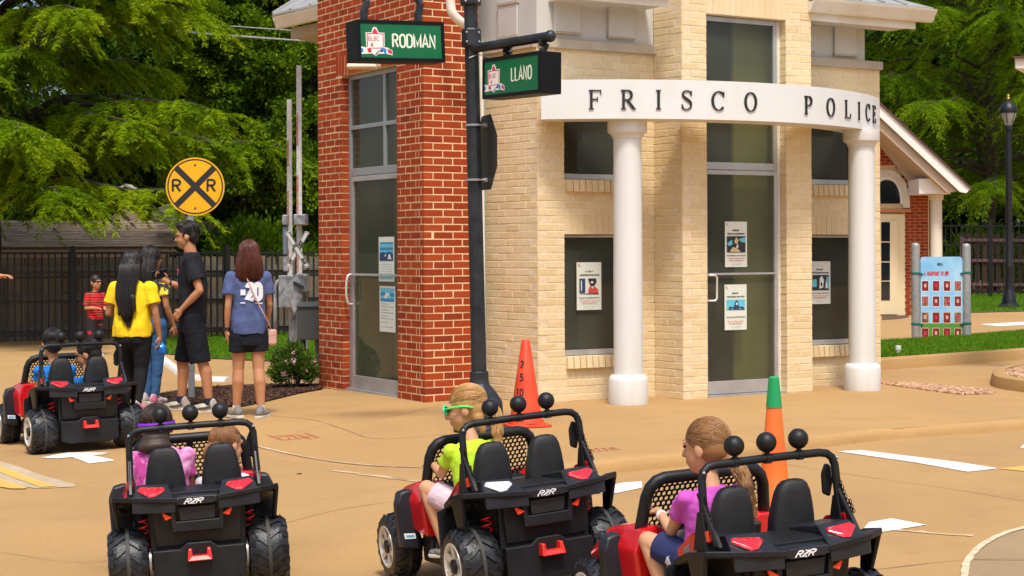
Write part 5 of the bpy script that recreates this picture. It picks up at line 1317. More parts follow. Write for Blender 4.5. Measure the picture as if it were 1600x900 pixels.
MB().prism([e0_ + Vector((0, .4, -1.75)), e1h + Vector((0, .4, -1.75)), e1h + Vector((0, .4, .0)), e0_ + Vector((0, .4, 0))], (0, .2, 0)).build('wall', mat('tan brick wall', (.20, .12, .07), .9, c2=(.14, .08, .05), vs=8), hs)
MB().prism([e0_ + Vector((0, 0, -.20)), e1h + Vector((0, 0, -.20)), e1h + Vector((0, 0, .0)), e0_ + Vector((0, 0, 0))], (0, .04, 0)).build('fascia', mat('peach fascia', (.50, .30, .19), .7), hs)
shingles(hs, e0_ + Vector((0, -.05, .0)), e1h + Vector((0, -.05, 0)), Vector((0, 1.2, .52)), 16, m_shg, sw=.34)
MB().prism([e0_ + Vector((0, .0, .0)), e1h + Vector((0, .0, 0)), e1h + Vector((0, 1.2, .5)), e0_ + Vector((0, 1.2, .5))], (0, 0, -.05)).build('roof_deck', m_shg, hs)
def gable(pts, d, m, nm, dep=.5): MB().prism([P(x, y, d) for x, y in pts], (0, dep, 0)).build(nm, m, hs)
m_gab = mat('pale siding', (.55, .52, .45), .8, c2=(.46, .43, .37), vs=5)
gable([(236, 330), (262, 318), (276, 330), (290, 345), (240, 348)], dH + 1.4, m_gab, 'gable')
for k in range(3): gable([(236, 331 + 6 * k), (292, 333 + 6 * k), (292, 334 + 6 * k), (236, 332 + 6 * k)], dH + 1.38, mat('siding shadow line', (.25, .22, .18), .8), 'siding_shadow', .02)  # thin dark strips painted as the shade under the siding laps
gable([(246, 352), (286, 352), (286, 355), (246, 355)], dH + 1.1, m_gab, 'ridge_cap', .1)
gable([(170, 300), (196, 287), (222, 301), (222, 306), (196, 291), (170, 305)], dH + 3, m_gab, 'bargeboard')
gable([(172, 304), (196, 290), (221, 305), (221, 345), (172, 345)], dH + 3.2, m_shg, 'upper_roof')

# ================================================================== gabled building on the right
gb = empty('gabled_building', (0, 0, 0), 0, 'small red brick building with white gable, arched window and round column', 'building')
dB = 34.5; b_ = lambda x, y, dd=0: P(x, y, dB + dd)
MB().prism([b_(1345, 497), b_(1452, 495), b_(1452, 302), b_(1400, 240), b_(1345, 190)], (0, .25, 0)).build('wall', mo_red, gb)
mbk = MB(); tone = []; sB = F / dB
hole_arch = lambda x, z_: False
xL, xR = b_(1345, 400).x, b_(1450.5, 400).x; zb0, zt0 = b_(1400, 496).z, b_(1400, 226).z; row = 0; z = zb0
while z < zt0:
    x = xL - (.1 if row % 2 else 0); yy_ = dB
    while x < xR:
        x1 = min(x + .20, xR); xm = (x + x1) / 2; px_ = 800 + F * xm / dB; py_ = HY - F * (z + .035 - CZ) / dB + .0044 * (px_ - 800) * -1 + 0
        top_ok = py_ > 226 + max(0, (px_ - 1376)) * 1.02 if px_ > 1376 else True
        if px_ > 1452: top_ok = False
        inar = (px_ < 1411.5 and py_ > 330) or ((px_ - 1385) ** 2 / 37 ** 2 + (py_ - 324) ** 2 / 66 ** 2 < 1 and py_ < 326 and px_ < 1420)
        if top_ok and not inar and x1 - x > .05:
            mbk.span((x + .005, yy_ - .012, z + .005), (x1 - .005, yy_ + .05, z + .063)); tone += [random.random()] * 6
        x += .205
    z += .0685; row += 1
o = mbk.build('brickwork', br_red_a, gb, normals=False); o['kind'] = 'stuff'; at = o.data.attributes.new('tone', 'FLOAT', 'FACE'); at.data.foreach_set('value', np.array(tone, dtype=np.float32))
m_dcr = mat('cream door paint', (.74, .60, .36), .5)
# arch surround and window
def arch_pts(cx, cy, rx, ry, n=16): return [(cx + rx * math.cos(R(180 * k / n)), cy - ry * abs(math.sin(R(180 * k / n))) ** .85) for k in range(n + 1)]
ring_o, ring_i = arch_pts(1385, 325, 36, 60), arch_pts(1385, 325, 25, 44)
am = MB()
for k in range(16): am.prism([b_(*ring_o[k]), b_(*ring_o[k + 1]), b_(*ring_i[k + 1]), b_(*ring_i[k])], (0, -.06, 0))
am.build('arch_surround', m_trim, gb)
MB().prism([b_(x, y, -.02) for x, y in arch_pts(1385, 318, 21, 42)], (0, .03, 0)).build('arched_window', mat('dark window glass', (.012, .016, .02), .05, spec=.8), gb)
am = MB(); a1_, a2_ = arch_pts(1385, 320, 25, 44), arch_pts(1385, 319, 21.5, 40)
for k in range(16): am.prism([b_(*a1_[k], -.03), b_(*a1_[k + 1], -.03), b_(*a2_[k + 1], -.03), b_(*a2_[k], -.03)], (0, -.04, 0))
am.build('window_frame', mat('white frame', (.8, .78, .74), .5), gb)
MB().prism([b_(1345, 326, -.02), b_(1422, 327, -.02), b_(1422, 332, -.02), b_(1345, 331, -.02)], (0, -.09, 0)).build('sill', mat('terracotta sill', (.50, .22, .09), .7), gb)
MB().prism([b_(1345, 334, -.02), b_(1413, 335, -.02), b_(1413, 495, -.02), b_(1345, 495, -.02)], (0, -.05, 0)).build('door_surround', m_dcr, gb)
dm = MB().prism([b_(1350, 344, -.08), b_(1402, 345, -.08), b_(1402, 491, -.08), b_(1350, 491, -.08)], (0, -.04, 0)).build('door', m_dcr, gb)
for ya, yb in ((347, 377), (379, 408), (410, 438), (440, 469)):
    for xa, xb in ((1377, 1390.5), (1357, 1375)): MB().prism([b_(xa, ya, -.13), b_(xb, ya, -.13), b_(xb, yb, -.13), b_(xa, yb, -.13)], (0, .012, 0)).build('pane', MATS['dark window glass'], dm)
# gable boards
def board(pts, d0, dep, m, nm): MB().prism([P(x, y, dB + d0) for x, y in pts], (0, dep, 0)).build(nm, m, gb, bevel=.006)
m_gw2 = mat('white gable board', (.78, .74, .68), .55); m_soff = mat('tan soffit', (.48, .36, .26), .7)
board([(1340, 128), (1376, 162), (1512, 290), (1517, 295), (1510, 302), (1500, 300), (1376, 184), (1340, 150)], -1.3, .06, m_gw2, 'bargeboard')
MB().prism([P(1340, 126, dB - 1.34), P(1376, 160, dB - 1.34), P(1518, 293, dB - 1.34), P(1518, 296, dB - 1.34), P(1376, 164, dB - 1.34), P(1340, 131, dB - 1.34)], (0, 3.5, 0)).build('roof', mat('maroon shingles', (.09, .035, .035), .8), gb)
MB().prism([P(1340, 152, dB - 1.2), P(1376, 186, dB - 1.2), P(1496, 299, dB - 1.2), P(1480, 301, dB - 1.2), P(1376, 204, dB - 1.2), P(1340, 172, dB - 1.2)], (0, 1.2, 0)).build('soffit', m_soff, gb)
board([(1340, 186), (1376, 212), (1436, 272), (1436, 300), (1376, 226), (1340, 200)], -.25, .2, m_soff, 'frieze')
board([(1436, 279), (1476, 279), (1486, 303), (1436, 303)], -1.0, .9, m_gw2, 'beam')
cb_ = P(1463.5, 496, dB - .7); cr = 9.2 / F * dB
ctop = P(1463, 304, dB - .7).z - cb_.z
gcol = MB(); gcol.lathe([(cr * 1.25, 0), (cr * 1.25, .12), (cr, .16), (cr * .95, ctop - .12), (cr * 1.2, ctop - .1), (cr * 1.2, ctop)], c=(0, 0, 0), n=28); oc_ = gcol.build('column', mat('beige column', (.62, .52, .40), .6), gb, smooth=True); oc_.location = cb_

# ================================================================== notice board
nb_d = 25.0; nbp = P(1470, 533, nb_d); nbz = 0.05
nbr = empty('notice_board', (nbp.x, nb_d, 0), 0, 'sky blue notice board with rows of red pictures between two grey posts', 'notice board')
L_ = lambda x, y: P(x, y, nb_d) - Vector((nbp.x, nb_d, 0))
m_pst = mat('grey painted post', (.34, .33, .31), .45, .3, c2=(.27, .265, .25), vs=14)
for x, yt, yb in ((1431, 379, 538), (1510.5, 380, 533)):
    a = L_(x, yb); b = L_(x, yt); r_ = 6.6 / F * nb_d; h = b.z; MB().lathe([(r_, .0), (r_, h - .05), (r_ * .9, h - .025), (r_ * .6, h - .006), (.002, h)], c=(a.x, 0, 0), n=20).build('post', m_pst, nbr, smooth=True)
    for yy in (427, 506):
        c = L_(x, yy if x < 1470 else yy - 1); sx = 1 if x < 1470 else -1
        t = MB(); t.lathe([(r_, -.018), (r_ * 1.12, -.014), (r_ * 1.14, 0), (r_ * 1.12, .014), (r_, .018)], c=(c.x, 0, c.z), n=16); t.tube([(c.x, -r_, c.z), (c.x + sx * .10, -.02, c.z - .01)], .012, 6); t.build('tie', mat('green strap', (.0, .13, .09), .5), nbr, smooth=True)
sky_b = mat('board sky print', (.16, .44, .72), .5, c2=(.38, .62, .78), vs=2.5); m_bgr = mat('board green print', (.08, .26, .03), .5)
p0, p1 = L_(1438.5, 530), L_(1504, 401)
rr_ = .03; pts = [(p0.x, p0.z), (p1.x, p0.z)] + [(p1.x - .06 + .06 * math.cos(R(a)), p1.z - .06 + .06 * math.sin(R(a))) for a in range(0, 91, 15)] + [(p0.x + .05 + .05 * math.cos(R(a)), p1.z - .05 + .05 * math.sin(R(a))) for a in range(90, 181, 15)]
pan = MB().prism([(x, -.012, z) for x, z in pts], (0, .02, 0)).build('panel', sky_b, nbr)
def pq(nm, m, x0, y0, x1, y1, o_): a, b = L_(x0, y1), L_(x1, y0); MB().add([(a.x, -.012 - o_, a.z), (b.x, -.012 - o_, a.z), (b.x, -.012 - o_, b.z), (a.x, -.012 - o_, b.z)], [(0, 1, 2, 3)]).build(nm, m, pan, normals=False)
pq('green_band', m_bgr, 1439, 505, 1503.6, 529.5, .001)
tx = MB(); put = lambda x, y, k=1: Vector((x, -.0142, y)); q = L_(1442, 430)
m_red_t = mat('red lettering', (.62, .03, .03), .5)
text(tx, 'A TREASURED TIME'.replace('U', 'O') if False else 'PLEASE ENTER HERE'[:0] or 'A TRADITION TO SEE', q.x + .012, q.z - .004, .055, .48, .2, put, slant=.15, gap=.13); tx.build('lettering', m_red_t, pan, normals=False)
t2 = MB(); q = L_(1464, 415); text(t2, 'ARENA', q.x, q.z, .04, .5, .2, put, gap=.12); t2.build('lettering', mat('navy lettering', (.05, .08, .2), .5), pan, normals=False)
m_pr = [mat('red picture', (.34, .008, .012), .5, c2=(.10, .01, .012), vs=30), mat('maroon picture', (.10, .01, .012), .5, c2=(.4, .2, .15), vs=40)]
m_tan = mat('picture tan edge', (.60, .42, .25), .5)
for r_ in range(4):
    for c_ in range(4):
        x0 = 1439.5 + c_ * 17; y0 = (439, 463, 488.5, 513)[r_]
        pq('picture_mount', m_tan if r_ > 1 else mat('mount white', (.7, .72, .74), .5), x0, y0 - 1, x0 + 11.5, y0 + 17, .002)
        pq('picture', m_pr[0 if (r_ * 3 + c_ * 5 + r_ * c_) % 4 < (3 if r_ == 0 else 2) else 1], x0 + .8, y0, x0 + 10.7, y0 + 15.5, .003)
        pq('picture_detail', m_srd if (r_ + c_) % 2 else m_tan, x0 + 4, y0 + 4.5, x0 + 7.5, y0 + 10, .004)
# small white riser pipe in the grass
wp = GG(1403.5, 561); wpr = empty('utility_riser', (wp.x, wp.y, ground_z(wp.x, wp.y) + .02), 0, 'small white pipe riser standing in the grass below the notice board', 'pipe')
MB().lathe([(.028, 0), (.028, .10)], n=14).build('pipe', m_stuccow, wpr, smooth=True); MB().lathe([(.036, .095), (.036, .145), (.03, .15)], n=14).build('cap', m_stuccow, wpr, smooth=True)

# ================================================================== lamp post
lpz = P(1577, 482, 37.5); L0 = Vector((lpz.x, 37.5, 0)); lamp = empty('lamp_post', L0, 0, 'black lamp post with glass lantern in front of the right fence', 'lamp post')
s_ = F / 37.5; zt_ = lambda py: P(1574, py, 37.5).z
MB().lathe([(.26, 0), (.26, .08), (.22, .10), (.17, .14), (.15, .30), (.11, .40), (.095, .5), (.09, .9), (.10, .95), (.10, .99), (.085, 1.03), (.075, 2.0), (.062, zt_(205)), (.09, zt_(203)), (.09, zt_(198)), (.06, zt_(196))], n=20).build('post', m_iron, lamp, smooth=True)
MB().lathe([(.07, zt_(196)), (.10, zt_(192)), (.17, zt_(180)), (.185, zt_(176))], n=20).build('lantern_glass', mat('frosted lantern glass', (.28, .30, .29), .15, spec=.8), lamp, smooth=True)
MB().lathe([(.19, zt_(177)), (.20, zt_(173)), (.17, zt_(166)), (.10, zt_(160)), (.03, zt_(157)), (.025, zt_(155))], n=20).build('hood', m_iron, lamp, smooth=True)
MB().lathe([(.02, zt_(156)), (.035, zt_(154)), (.02, zt_(151)), (.028, zt_(149)), (.003, zt_(147))], n=12).build('finial', mat('gilt finial', (.65, .45, .12), .4, .5), lamp, smooth=True)
for k in range(6):
    a = 2 * math.pi * k / 6; MB().tube([(math.cos(a) * .10, math.sin(a) * .10, zt_(193)), (math.cos(a) * .19, math.sin(a) * .19, zt_(176))], .008, 5).build('lantern_rib', m_iron, lamp)
# eave corner that enters at the right edge
ee = empty('canopy', (0, 0, 0), 0, 'corner of a white canopy eave entering at the right edge of the photo', 'canopy')
MB().prism([P(1585, 90, 18), P(1660, 86, 18), P(1660, 106, 18), P(1586, 108, 18)], (.5, 1.0, 0)).build('fascia', m_gw2, ee, bevel=.01); MB().prism([P(1583, 91, 17.95), P(1662, 86, 17.95), P(1662, 84, 17.95), P(1583, 88, 17.95)], (.55, 1.1, 0)).build('roof_edge', MATS['maroon shingles'], ee)
MB().prism([P(1640, 104, 18.5), P(1656, 104, 18.5), P(1656, 560, 18.5), P(1640, 560, 18.5)], (0, .25, 0)).build('post', m_gw2, ee)
# power lines
for i, (a, b) in enumerate((((150, 16), (420, 40)), ((170, 30), (430, 56)), ((240, 40), (420, 54)))):
    d = 31; A, B = P(a[0] - 300, a[1] - 25, d), P(b[0] + 300, b[1] + 22, d); mb = MB(); mb.tube([A.lerp(B, t / 12) - Vector((0, 0, 4 * .10 * (t / 12) * (1 - t / 12))) for t in range(13)], .009, 5); tag(mb.build('power_line', mat('cable', (.35, .36, .38), .5)), ['upper', 'middle', 'lowest'][i] + ' of three power lines crossing in front of the dark tree', 'cable', 'power lines through the trees')

# ================================================================== trees
g0 = -.3
lm_cyr = leafmat('fresh cypress leaves', [(.035, .085, .004), (.10, .20, .006), (.19, .31, .008), (.29, .40, .012)], .45)
cypress('cypress_tree', (-8.6, 27.3, g0), 12, lm_cyp, 125, 'large feathery yellow green cypress with drooping boughs at the far left', spread=4.9, zr=(2.3, 9.5), twigs=58, per=105, leaf=.074, zmin=2.05, hang=.68)
cypress('cypress_tree', (-14.5, 33, g0), 14, lm_cyp, 60, 'tall cypress at the top left corner with sky showing through', spread=4.4, zr=(3.2, 12), azr=(-120, 60), twigs=36, per=60, leaf=.10)
tree('oak_tree', (-5.4, 34, g0), 13, lm_elm, 40, 330, .42, .062, 900, (.6, 0, 5.0, 2.5, 2.0, 4.8), 'bright green leafy oak just left of the red brick tower', trunk_r=.22, shell=.62, gap=.0, nsc=.9)
tree('dark_tree', (-8.2, 42, g0), 16, lm_dark, 30, 300, .8, .16, 300, (.5, 0, 6.5, 3.4, 3.0, 6.2), 'dark leafy tree standing behind the yellow crossing sign', trunk_r=.3, shell=.3, gap=-1)
tree('dark_tree', (-14.5, 44, g0), 9, lm_dark, 30, 260, .8, .15, 300, (.5, 0, 2.9, 5.4, 3.0, 3.3), 'low dark tree behind the left cypress', trunk_r=.3, shell=.3, gap=-1)
tree('dark_tree', (-4.0, 46, g0), 16, lm_dark, 30, 260, .9, .17, 300, (.5, 0, 6.6, 4.0, 3.0, 6.4), 'dark tree behind the bright oak beside the brick tower', trunk_r=.3, shell=.3, gap=-1)
cypress('cypress_tree', (15.2, 53, g0), 20, lm_cyr, 130, 'large feathery green cypress behind the gabled building on the right', spread=7.2, zr=(3.2, 18), twigs=52, per=80, leaf=.12, zmin=2.6, hang=1.2, trunk_r=.26)
cypress('cypress_tree', (21.5, 60, g0), 20, lm_cyr, 90, 'feathery green cypress behind the lamp post near the right edge', spread=6.5, zr=(3.2, 18), twigs=46, per=70, leaf=.13, zmin=2.6, hang=1.2, trunk_r=.26)
tree('oak_tree', (24.0, 62, g0), 20, lm_elm, 40, 420, .7, .115, 480, (0, 0, 8.6, 5.6, 3.2, 7.0), 'tall bright oak at the far right behind the lamp post', trunk_r=.5, shell=.62, gap=.02, nsc=.45)
tree('dark_tree', (18.0, 74, g0), 22, lm_dark, 30, 340, 1.5, .26, 300, (0, 0, 8.5, 11, 3.0, 9.5), 'dark tree mass behind the two oaks on the right', trunk_r=.5, shell=.2, gap=-1)
bush('hedge_shrub', Vector((14.6, 51.5, g0)), 1.6, lm_elm, 9000, .14, 'green shrub behind the right fence next to the gabled building', rz_=1.1)
bush('hedge_shrub', Vector((17.0, 52.5, g0)), 1.4, lm_oak, 8000, .14, 'darker shrub behind the right fence by the lamp post', rz_=1.1)
bush('hedge_shrub', fpt(400, 470, 30.5) * 1.0, 1.15, lm_oak, 9000, .10, 'leafy shrub above the left fence between the man and the woman', rz_=.9)
bush('hedge_shrub', fpt(335, 452, 31.5) * 1.0, .9, lm_dark, 6000, .10, 'dark shrub behind the left fence below the yellow crossing sign', rz_=.9)

# unseen tree row added behind the camera to darken what the windows mirror
rb_c = np.stack([rng.uniform(-34, 34, 900), rng.uniform(-32, -26, 900), rng.uniform(.5, 7, 900)], 1); rb_c[:, 2] *= .75 + .25 * np.sin(rb_c[:, 0] * .5)
ids = rng.integers(0, 900, 60000); tag(leafset('added_tree_line', lm_dark, rb_c[ids] + rng.normal(size=(60000, 3)) * .9, rng.normal(size=(60000, 3)), .75, .6), kind='stuff')
# ================================================================== ride-on toy buggies
m_pl = mat('black moulded plastic', (.0075, .008, .009), .46, c2=(.012, .0125, .014), vs=12, bump=.12, bs=260, spec=.32)
m_pl2 = mat('charcoal moulded plastic', (.012, .014, .018), .40, c2=(.018, .020, .025), vs=10, bump=.10, bs=260, spec=.38)
m_seat = mat('grained black seat plastic', (.010, .010, .011), .55, c2=(.016, .016, .017), vs=14, bump=.35, bs=220)
m_redp = mat('glossy red plastic', (.62, .008, .012), .18, c2=(.54, .006, .010), vs=4, coat=.4)
m_tyre = mat('tyre plastic', (.009, .010, .012), .38, c2=(.020, .021, .024), vs=22, bump=.25, bs=120, spec=.42)
m_band = mat('worn tread rib', (.045, .042, .036), .7, c2=(.030, .028, .025), vs=60)
m_rim = mat('silver wheel plastic', (.68, .66, .60), .3, .25)
m_lens = mat('red tail light lens', (.62, .010, .018), .12, c2=(.75, .08, .06), vs=45, coat=.8, vfac=(.55, .7))
m_lensw = mat('sun bleached tail light lens', (.66, .62, .62), .12, c2=(.75, .72, .72), vs=60, coat=.8)
m_refl = mat('orange red reflector', (.80, .055, .012), .2, coat=.5)
m_hook = mat('red tow hook plastic', (.74, .02, .012), .3)
m_chr = mat('pale axle sleeve', (.55, .55, .52), .35, .4)
m_dec = mat('decal white', (.78, .79, .80), .35); m_decb = mat('decal blue', (.12, .35, .55), .35); m_decg = mat('decal grey', (.30, .30, .30), .4)
def wheel_mesh_parts(rad, wid):
    """returns list of (name, mesh, material) with the axle along x, centre at the origin"""
    out = []
    t = MB(); h = wid / 2
    t.lathe([(rad * .60, -h * .98), (rad * .74, -h), (rad * .86, -h * .96), (rad * .925, -h * .78), (rad * .955, -h * .4), (rad * .96, 0), (rad * .955, h * .4), (rad * .925, h * .78), (rad * .86, h * .96), (rad * .74, h), (rad * .60, h * .98)], n=44, axis='x', cap=False)
    lug = MB()
    n = 15
    for k in range(n):
        for sd in (1, -1):
            a = 2 * math.pi * (k + (.5 if sd < 0 else 0)) / n
            for (u0, u1, da0, da1, wd) in ((.10, .55, .0, .20, .085), (.50, .86, .17, .26, .10), (.72, 1.0, .02, .06, .11)):
                vs = []
                for u, da in ((u0, da0), (u1, da1)):
                    for s_ in (-1, 1):
                        for lift in (.90, 1.022):
                            rr_ = rad * (1.0 if abs(u) < .5 else (.985 if u < .8 else .90 if u < .95 else .84)) * lift
                            aa = a + (da + s_ * wd * .75) ; x = sd * h * u
                            vs.append((x, rr_ * math.cos(aa), rr_ * math.sin(aa)))
                lug.add(vs, [(1, 3, 7, 5), (0, 1, 5, 4), (2, 6, 7, 3), (0, 2, 3, 1), (4, 5, 7, 6), (0, 4, 6, 2)])
    t.add(lug.v, lug.f)
    out.append(('tyre', t, m_tyre, False))
    b = MB(); b.lathe([(rad * .94, -wid * .05), (rad * 1.024, -wid * .045), (rad * 1.024, wid * .045), (rad * .94, wid * .05)], n=60, axis='x'); out.append(('tread_rib', b, m_band, False))
    for sd in (-1,):
        r_ = MB(); x0 = sd * h
        r_.lathe([(rad * .66, x0 * .90), (rad * .65, x0 * 1.01), (rad * .60, x0 * 1.02), (rad * .57, x0 * .95), (rad * .54, x0 * .80), (rad * .53, x0 * .45), (rad * .50, x0 * .35)], n=36, axis='x', cap=False)
        dsh = MB(); dsh.lathe([(rad * .52, x0 * .55), (rad * .50, x0 * .50), (rad * .1, x0 * .46)], n=30, axis='x'); out.append(('hub_dish', dsh, m_pl, True))
        for k in range(6):
            a = 2 * math.pi * k / 6; M = Matrix.Rotation(a, 3, 'X')
            r_.add([M @ Vector(v) for v in [(x0 * .50, -.016, rad * .12), (x0 * .50, .016, rad * .12), (x0 * .92, .012, rad * .57), (x0 * .92, -.012, rad * .57), (x0 * .86, -.020, rad * .12), (x0 * .86, .020, rad * .12), (x0 * .98, .015, rad * .57), (x0 * .98, -.015, rad * .57)]], [(4, 5, 6, 7), (0, 3, 2, 1), (0, 1, 5, 4), (1, 2, 6, 5), (2, 3, 7, 6), (3, 0, 4, 7)])
        out.append(('rim', r_, m_rim, True))
        c_ = MB(); c_.lathe([(rad * .22, x0 * .6), (rad * .20, x0 * 1.0), (rad * .13, x0 * 1.04), (.002, x0 * 1.04)], n=16, axis='x'); out.append(('hub_cap', c_, m_pl, True))
    return out
WH = {}
def wheel(car, x, y, rad, wid, side):
    key = (rad, wid)
    if key not in WH:
        tyre = None
        for nm, mb, m, smo in wheel_mesh_parts(rad, wid):
            o = mb.build(nm, m, None, smooth=True)
            WH.setdefault(key, []).append((nm, o.data)); bpy.data.objects.remove(o)
    root = None
    for nm, me in WH[key]:
        o = bpy.data.objects.new('wheel' if nm == 'tyre' else nm, me); col.objects.link(o)
        if nm == 'tyre': root = o; o.parent = car; o.location = (x, y, rad); o.rotation_euler = (random.uniform(0, 6), 0, 0 if side < 0 else math.pi)
        else: o.parent = root
    return root
def sym(mb, fn):
    for s in (-1, 1): fn(s)
def quadslab(mb, top, th):             # closed slab below a polygon of points
    n = len(top); mb.add([Vector(p) for p in top] + [Vector(p) - Vector((0, 0, th)) for p in top], [tuple(range(n)), tuple(range(n, 2 * n))[::-1]] + [(i, n + i, n + (i + 1) % n, (i + 1) % n) for i in range(n)])
def hexpanel(mb, o, ex, ey, W, H, cell=.021, web=.005, th=.005, inside=None):
    o, ex, ey = Vector(o), Vector(ex), Vector(ey); n = ex.cross(ey).normalized() * th
    dx, dy = cell, cell * .866; r = cell / math.sqrt(3); ri = r - web
    for j in range(int(H / dy) + 2):
        for i in range(int(W / dx) + 2):
            cx = i * dx + (dx / 2 if j % 2 else 0); cy = j * dy
            if cx > W + dx / 2 or cy > H + dy / 2 or (inside and not inside(cx, cy)): continue
            po = [(cx + r * math.cos(R(30 + 60 * k)), cy + r * math.sin(R(30 + 60 * k))) for k in range(6)]
            pi2 = [(cx + ri * math.cos(R(30 + 60 * k)), cy + ri * math.sin(R(30 + 60 * k))) for k in range(6)]
            vs = [o + ex * a + ey * b for a, b in po] + [o + ex * a + ey * b for a, b in pi2] + [o + ex * a + ey * b + n for a, b in pi2]
            mb.add(vs, [(k, (k + 1) % 6, 6 + (k + 1) % 6, 6 + k) for k in range(6)] + [(6 + k, 6 + (k + 1) % 6, 12 + (k + 1) % 6, 12 + k) for k in range(6)])
def make_car(name, label):
    car = empty(name, (0, 0, 0), 0, label, 'toy car', 'children\'s ride-on buggies')
    # --- rear tub and chassis
    mb = MB()
    cols = [(-.215, .10), (-.215, .30), (-.200, .455), (.200, .455), (.215, .30), (.215, .10), (.13, .085), (-.13, .085)]
    # central rear panel, stepped
    mb.loft([[(-.225, y, .10), (.225, y, .10), (.225, y2, .47), (-.225, y2, .47)] for y, y2 in ((-.10, -.13), (.12, .12))])
    mb.loft([[(-.20, -.125, .215), (.20, -.125, .215), (.215, -.165, .44), (-.215, -.165, .44)], [(-.20, -.08, .215), (.20, -.08, .215), (.215, -.08, .45), (-.215, -.08, .45)]])
    mb.build('rear_panel', m_pl, car, bevel=.006, seg=2)
    mb = MB(); mb.loft([[(x * k, y, z) for x, z in ((-.218, .235), (-.09, .235), (-.055, .262), (.055, .262), (.09, .235), (.218, .235), (.218, .09), (.15, .07), (-.15, .07), (-.218, .09))] for k, y in ((1, -.150), (1, -.04))]); mb.build('lower_skirt', m_pl, car, bevel=.006, seg=2)
    mb = MB(); mb.loft([[(x, -.172, z) for x, z in ((-.105, .285), (.105, .285), (.12, .31), (.12, .335), (-.12, .335), (-.12, .31))], [(x, -.13, z) for x, z in ((-.105, .275), (.105, .275), (.12, .31), (.12, .335), (-.12, .335), (-.12, .31))]]); mb.build('step_block', m_pl, car, bevel=.004)
    mb = MB(); mb.prism([(-.082, -.170, .338), (.082, -.170, .338), (.088, -.180, .405), (-.088, -.180, .405)], (0, .03, 0)); mb.build('plate_recess', mat('ribbed black plastic', (.010, .010, .011), .55, bump=.6, bs=200), car, bevel=.003)
    for s in (-1, 1):
        mb = MB(); mb.prism([(s * .10, -.170, .285), (s * .118, -.170, .285), (s * .13, -.182, .43), (s * .105, -.182, .43)], (0, .05, 0)); mb.build('rear_rib', m_pl2, car, bevel=.004)
        mb = MB(); mb.prism([(s * .115, -.178, .358), (s * .150, -.176, .345), (s * .165, -.176, .376), (s * .160, -.178, .385)][::s], (0, .014, 0)); mb.build('reflector', m_refl, car, bevel=.003)
    # tow hook
    mb = MB(); mb.prism([(-.052, -.185, .235), (-.058, -.20, .180), (.058, -.20, .180), (.052, -.185, .235), (.036, -.185, .235), (.034, -.19, .202), (-.034, -.19, .202), (-.036, -.185, .235)], (0, .055, 0)); mb.build('tow_hook', m_hook, car, bevel=.004, seg=2)
    # --- deck with tail light pods
    mb = MB(); quadslab(mb, [(-.115, .13, .470), (.115, .13, .470), (.115, -.06, .468), (.10, -.20, .448), (-.10, -.20, .448), (-.115, -.06, .468)], .03)
    mb.build('deck', m_pl2, car, bevel=.004)
    for s in (-1, 1):
        mb = MB(); X = lambda v: s * v
        a = [(X(.100), .13, .480), (X(.285), .13, .490), (X(.292), -.065, .512), (X(.135), -.065, .505)]
        b = [(X(.135), -.065, .505), (X(.292), -.065, .512), (X(.318), -.170, .448), (X(.105), -.198, .440)]
        lo = .06
        vs = [Vector(p) for p in a + b[2:]]; vs += [v - Vector((0, 0, lo)) for v in vs]
        # 0..3 top, 4,5 rear edge
        fs = [(0, 1, 2, 3), (3, 2, 4, 5), (0, 3, 9, 6), (3, 5, 11, 9), (5, 4, 10, 11), (4, 2, 8, 10), (2, 1, 7, 8), (1, 0, 6, 7), (6, 9, 8, 7), (9, 11, 10, 8)]
        mb.add(vs, fs); pod = mb.build('light_pod', m_pl2, car, bevel=.006, seg=2)
        # tail light: five-sided lens set on the slope
        p0, p1, p2, p3 = [Vector(q) for q in (b[0], b[1], b[2], b[3])]
        def on(u, v, h=.006):
            q = (p0.lerp(p1, u)).lerp(p3.lerp(p2, u), v); n_ = (p1 - p0).cross(p3 - p0).normalized()
            if n_.z < 0: n_ = -n_
            return q + n_ * h
        rim = [on(u, v, .001) for u, v in ((.16, .22), (.88, .16), (.95, .38), (.60, .80), (.42, .74), (.14, .40))]
        top = [on(u, v, .010) for u, v in ((.20, .27), (.85, .22), (.90, .39), (.59, .73), (.44, .68), (.18, .40))]
        mb = MB(); mb.loft([rim, top]); ln = mb.build('tail_light', m_lens, car, bevel=.002)
        # bat-wing fender with outer skirt
        mb = MB()
        top = [(X(.090), -.205, .452), (X(.20), -.200, .462), (X(.32), -.175, .470), (X(.415), -.115, .472), (X(.425), .02, .455), (X(.40), .17, .405), (X(.34), .24, .34), (X(.30), .22, .38), (X(.30), .12, .445), (X(.28), -.10, .450)]
        if s < 0: top = top[::-1]
        quadslab(mb, top, .026); mb.build('rear_fender', m_pl, car, bevel=.005)
        mb = MB(); mb.loft([[(X(.418), -.112, .458), (X(.400), -.06, .30), (X(.398), .02, .285), (X(.424), .02, .445)], [(X(.395), -.108, .458), (X(.385), -.06, .30), (X(.383), .02, .285), (X(.400), .02, .445)]]); mb.build('fender_skirt', m_pl, car, bevel=.004)
        mb = MB(); mb.prism([(X(.21), .20, .10), (X(.40), .20, .20), (X(.40), .20, .40), (X(.21), .20, .46)], (0, .02, 0)); mb.prism([(X(.228), -.09, .30), (X(.228), .21, .24), (X(.228), .21, .47), (X(.228), -.09, .47)], (X(.004), 0, 0)); mb.build('inner_arch', m_pl, car)
        # red side panel with orange marker
        mb = MB(); pts = [(X(.312), -.015, .485), (X(.312), .245, .365), (X(.318), .26, .42), (X(.312), .14, .50), (X(.305), -.01, .528)]
        mb.prism(pts if s > 0 else pts[::-1], (s * .018, 0, 0)); sp = mb.build('side_panel', m_redp, car, bevel=.003)
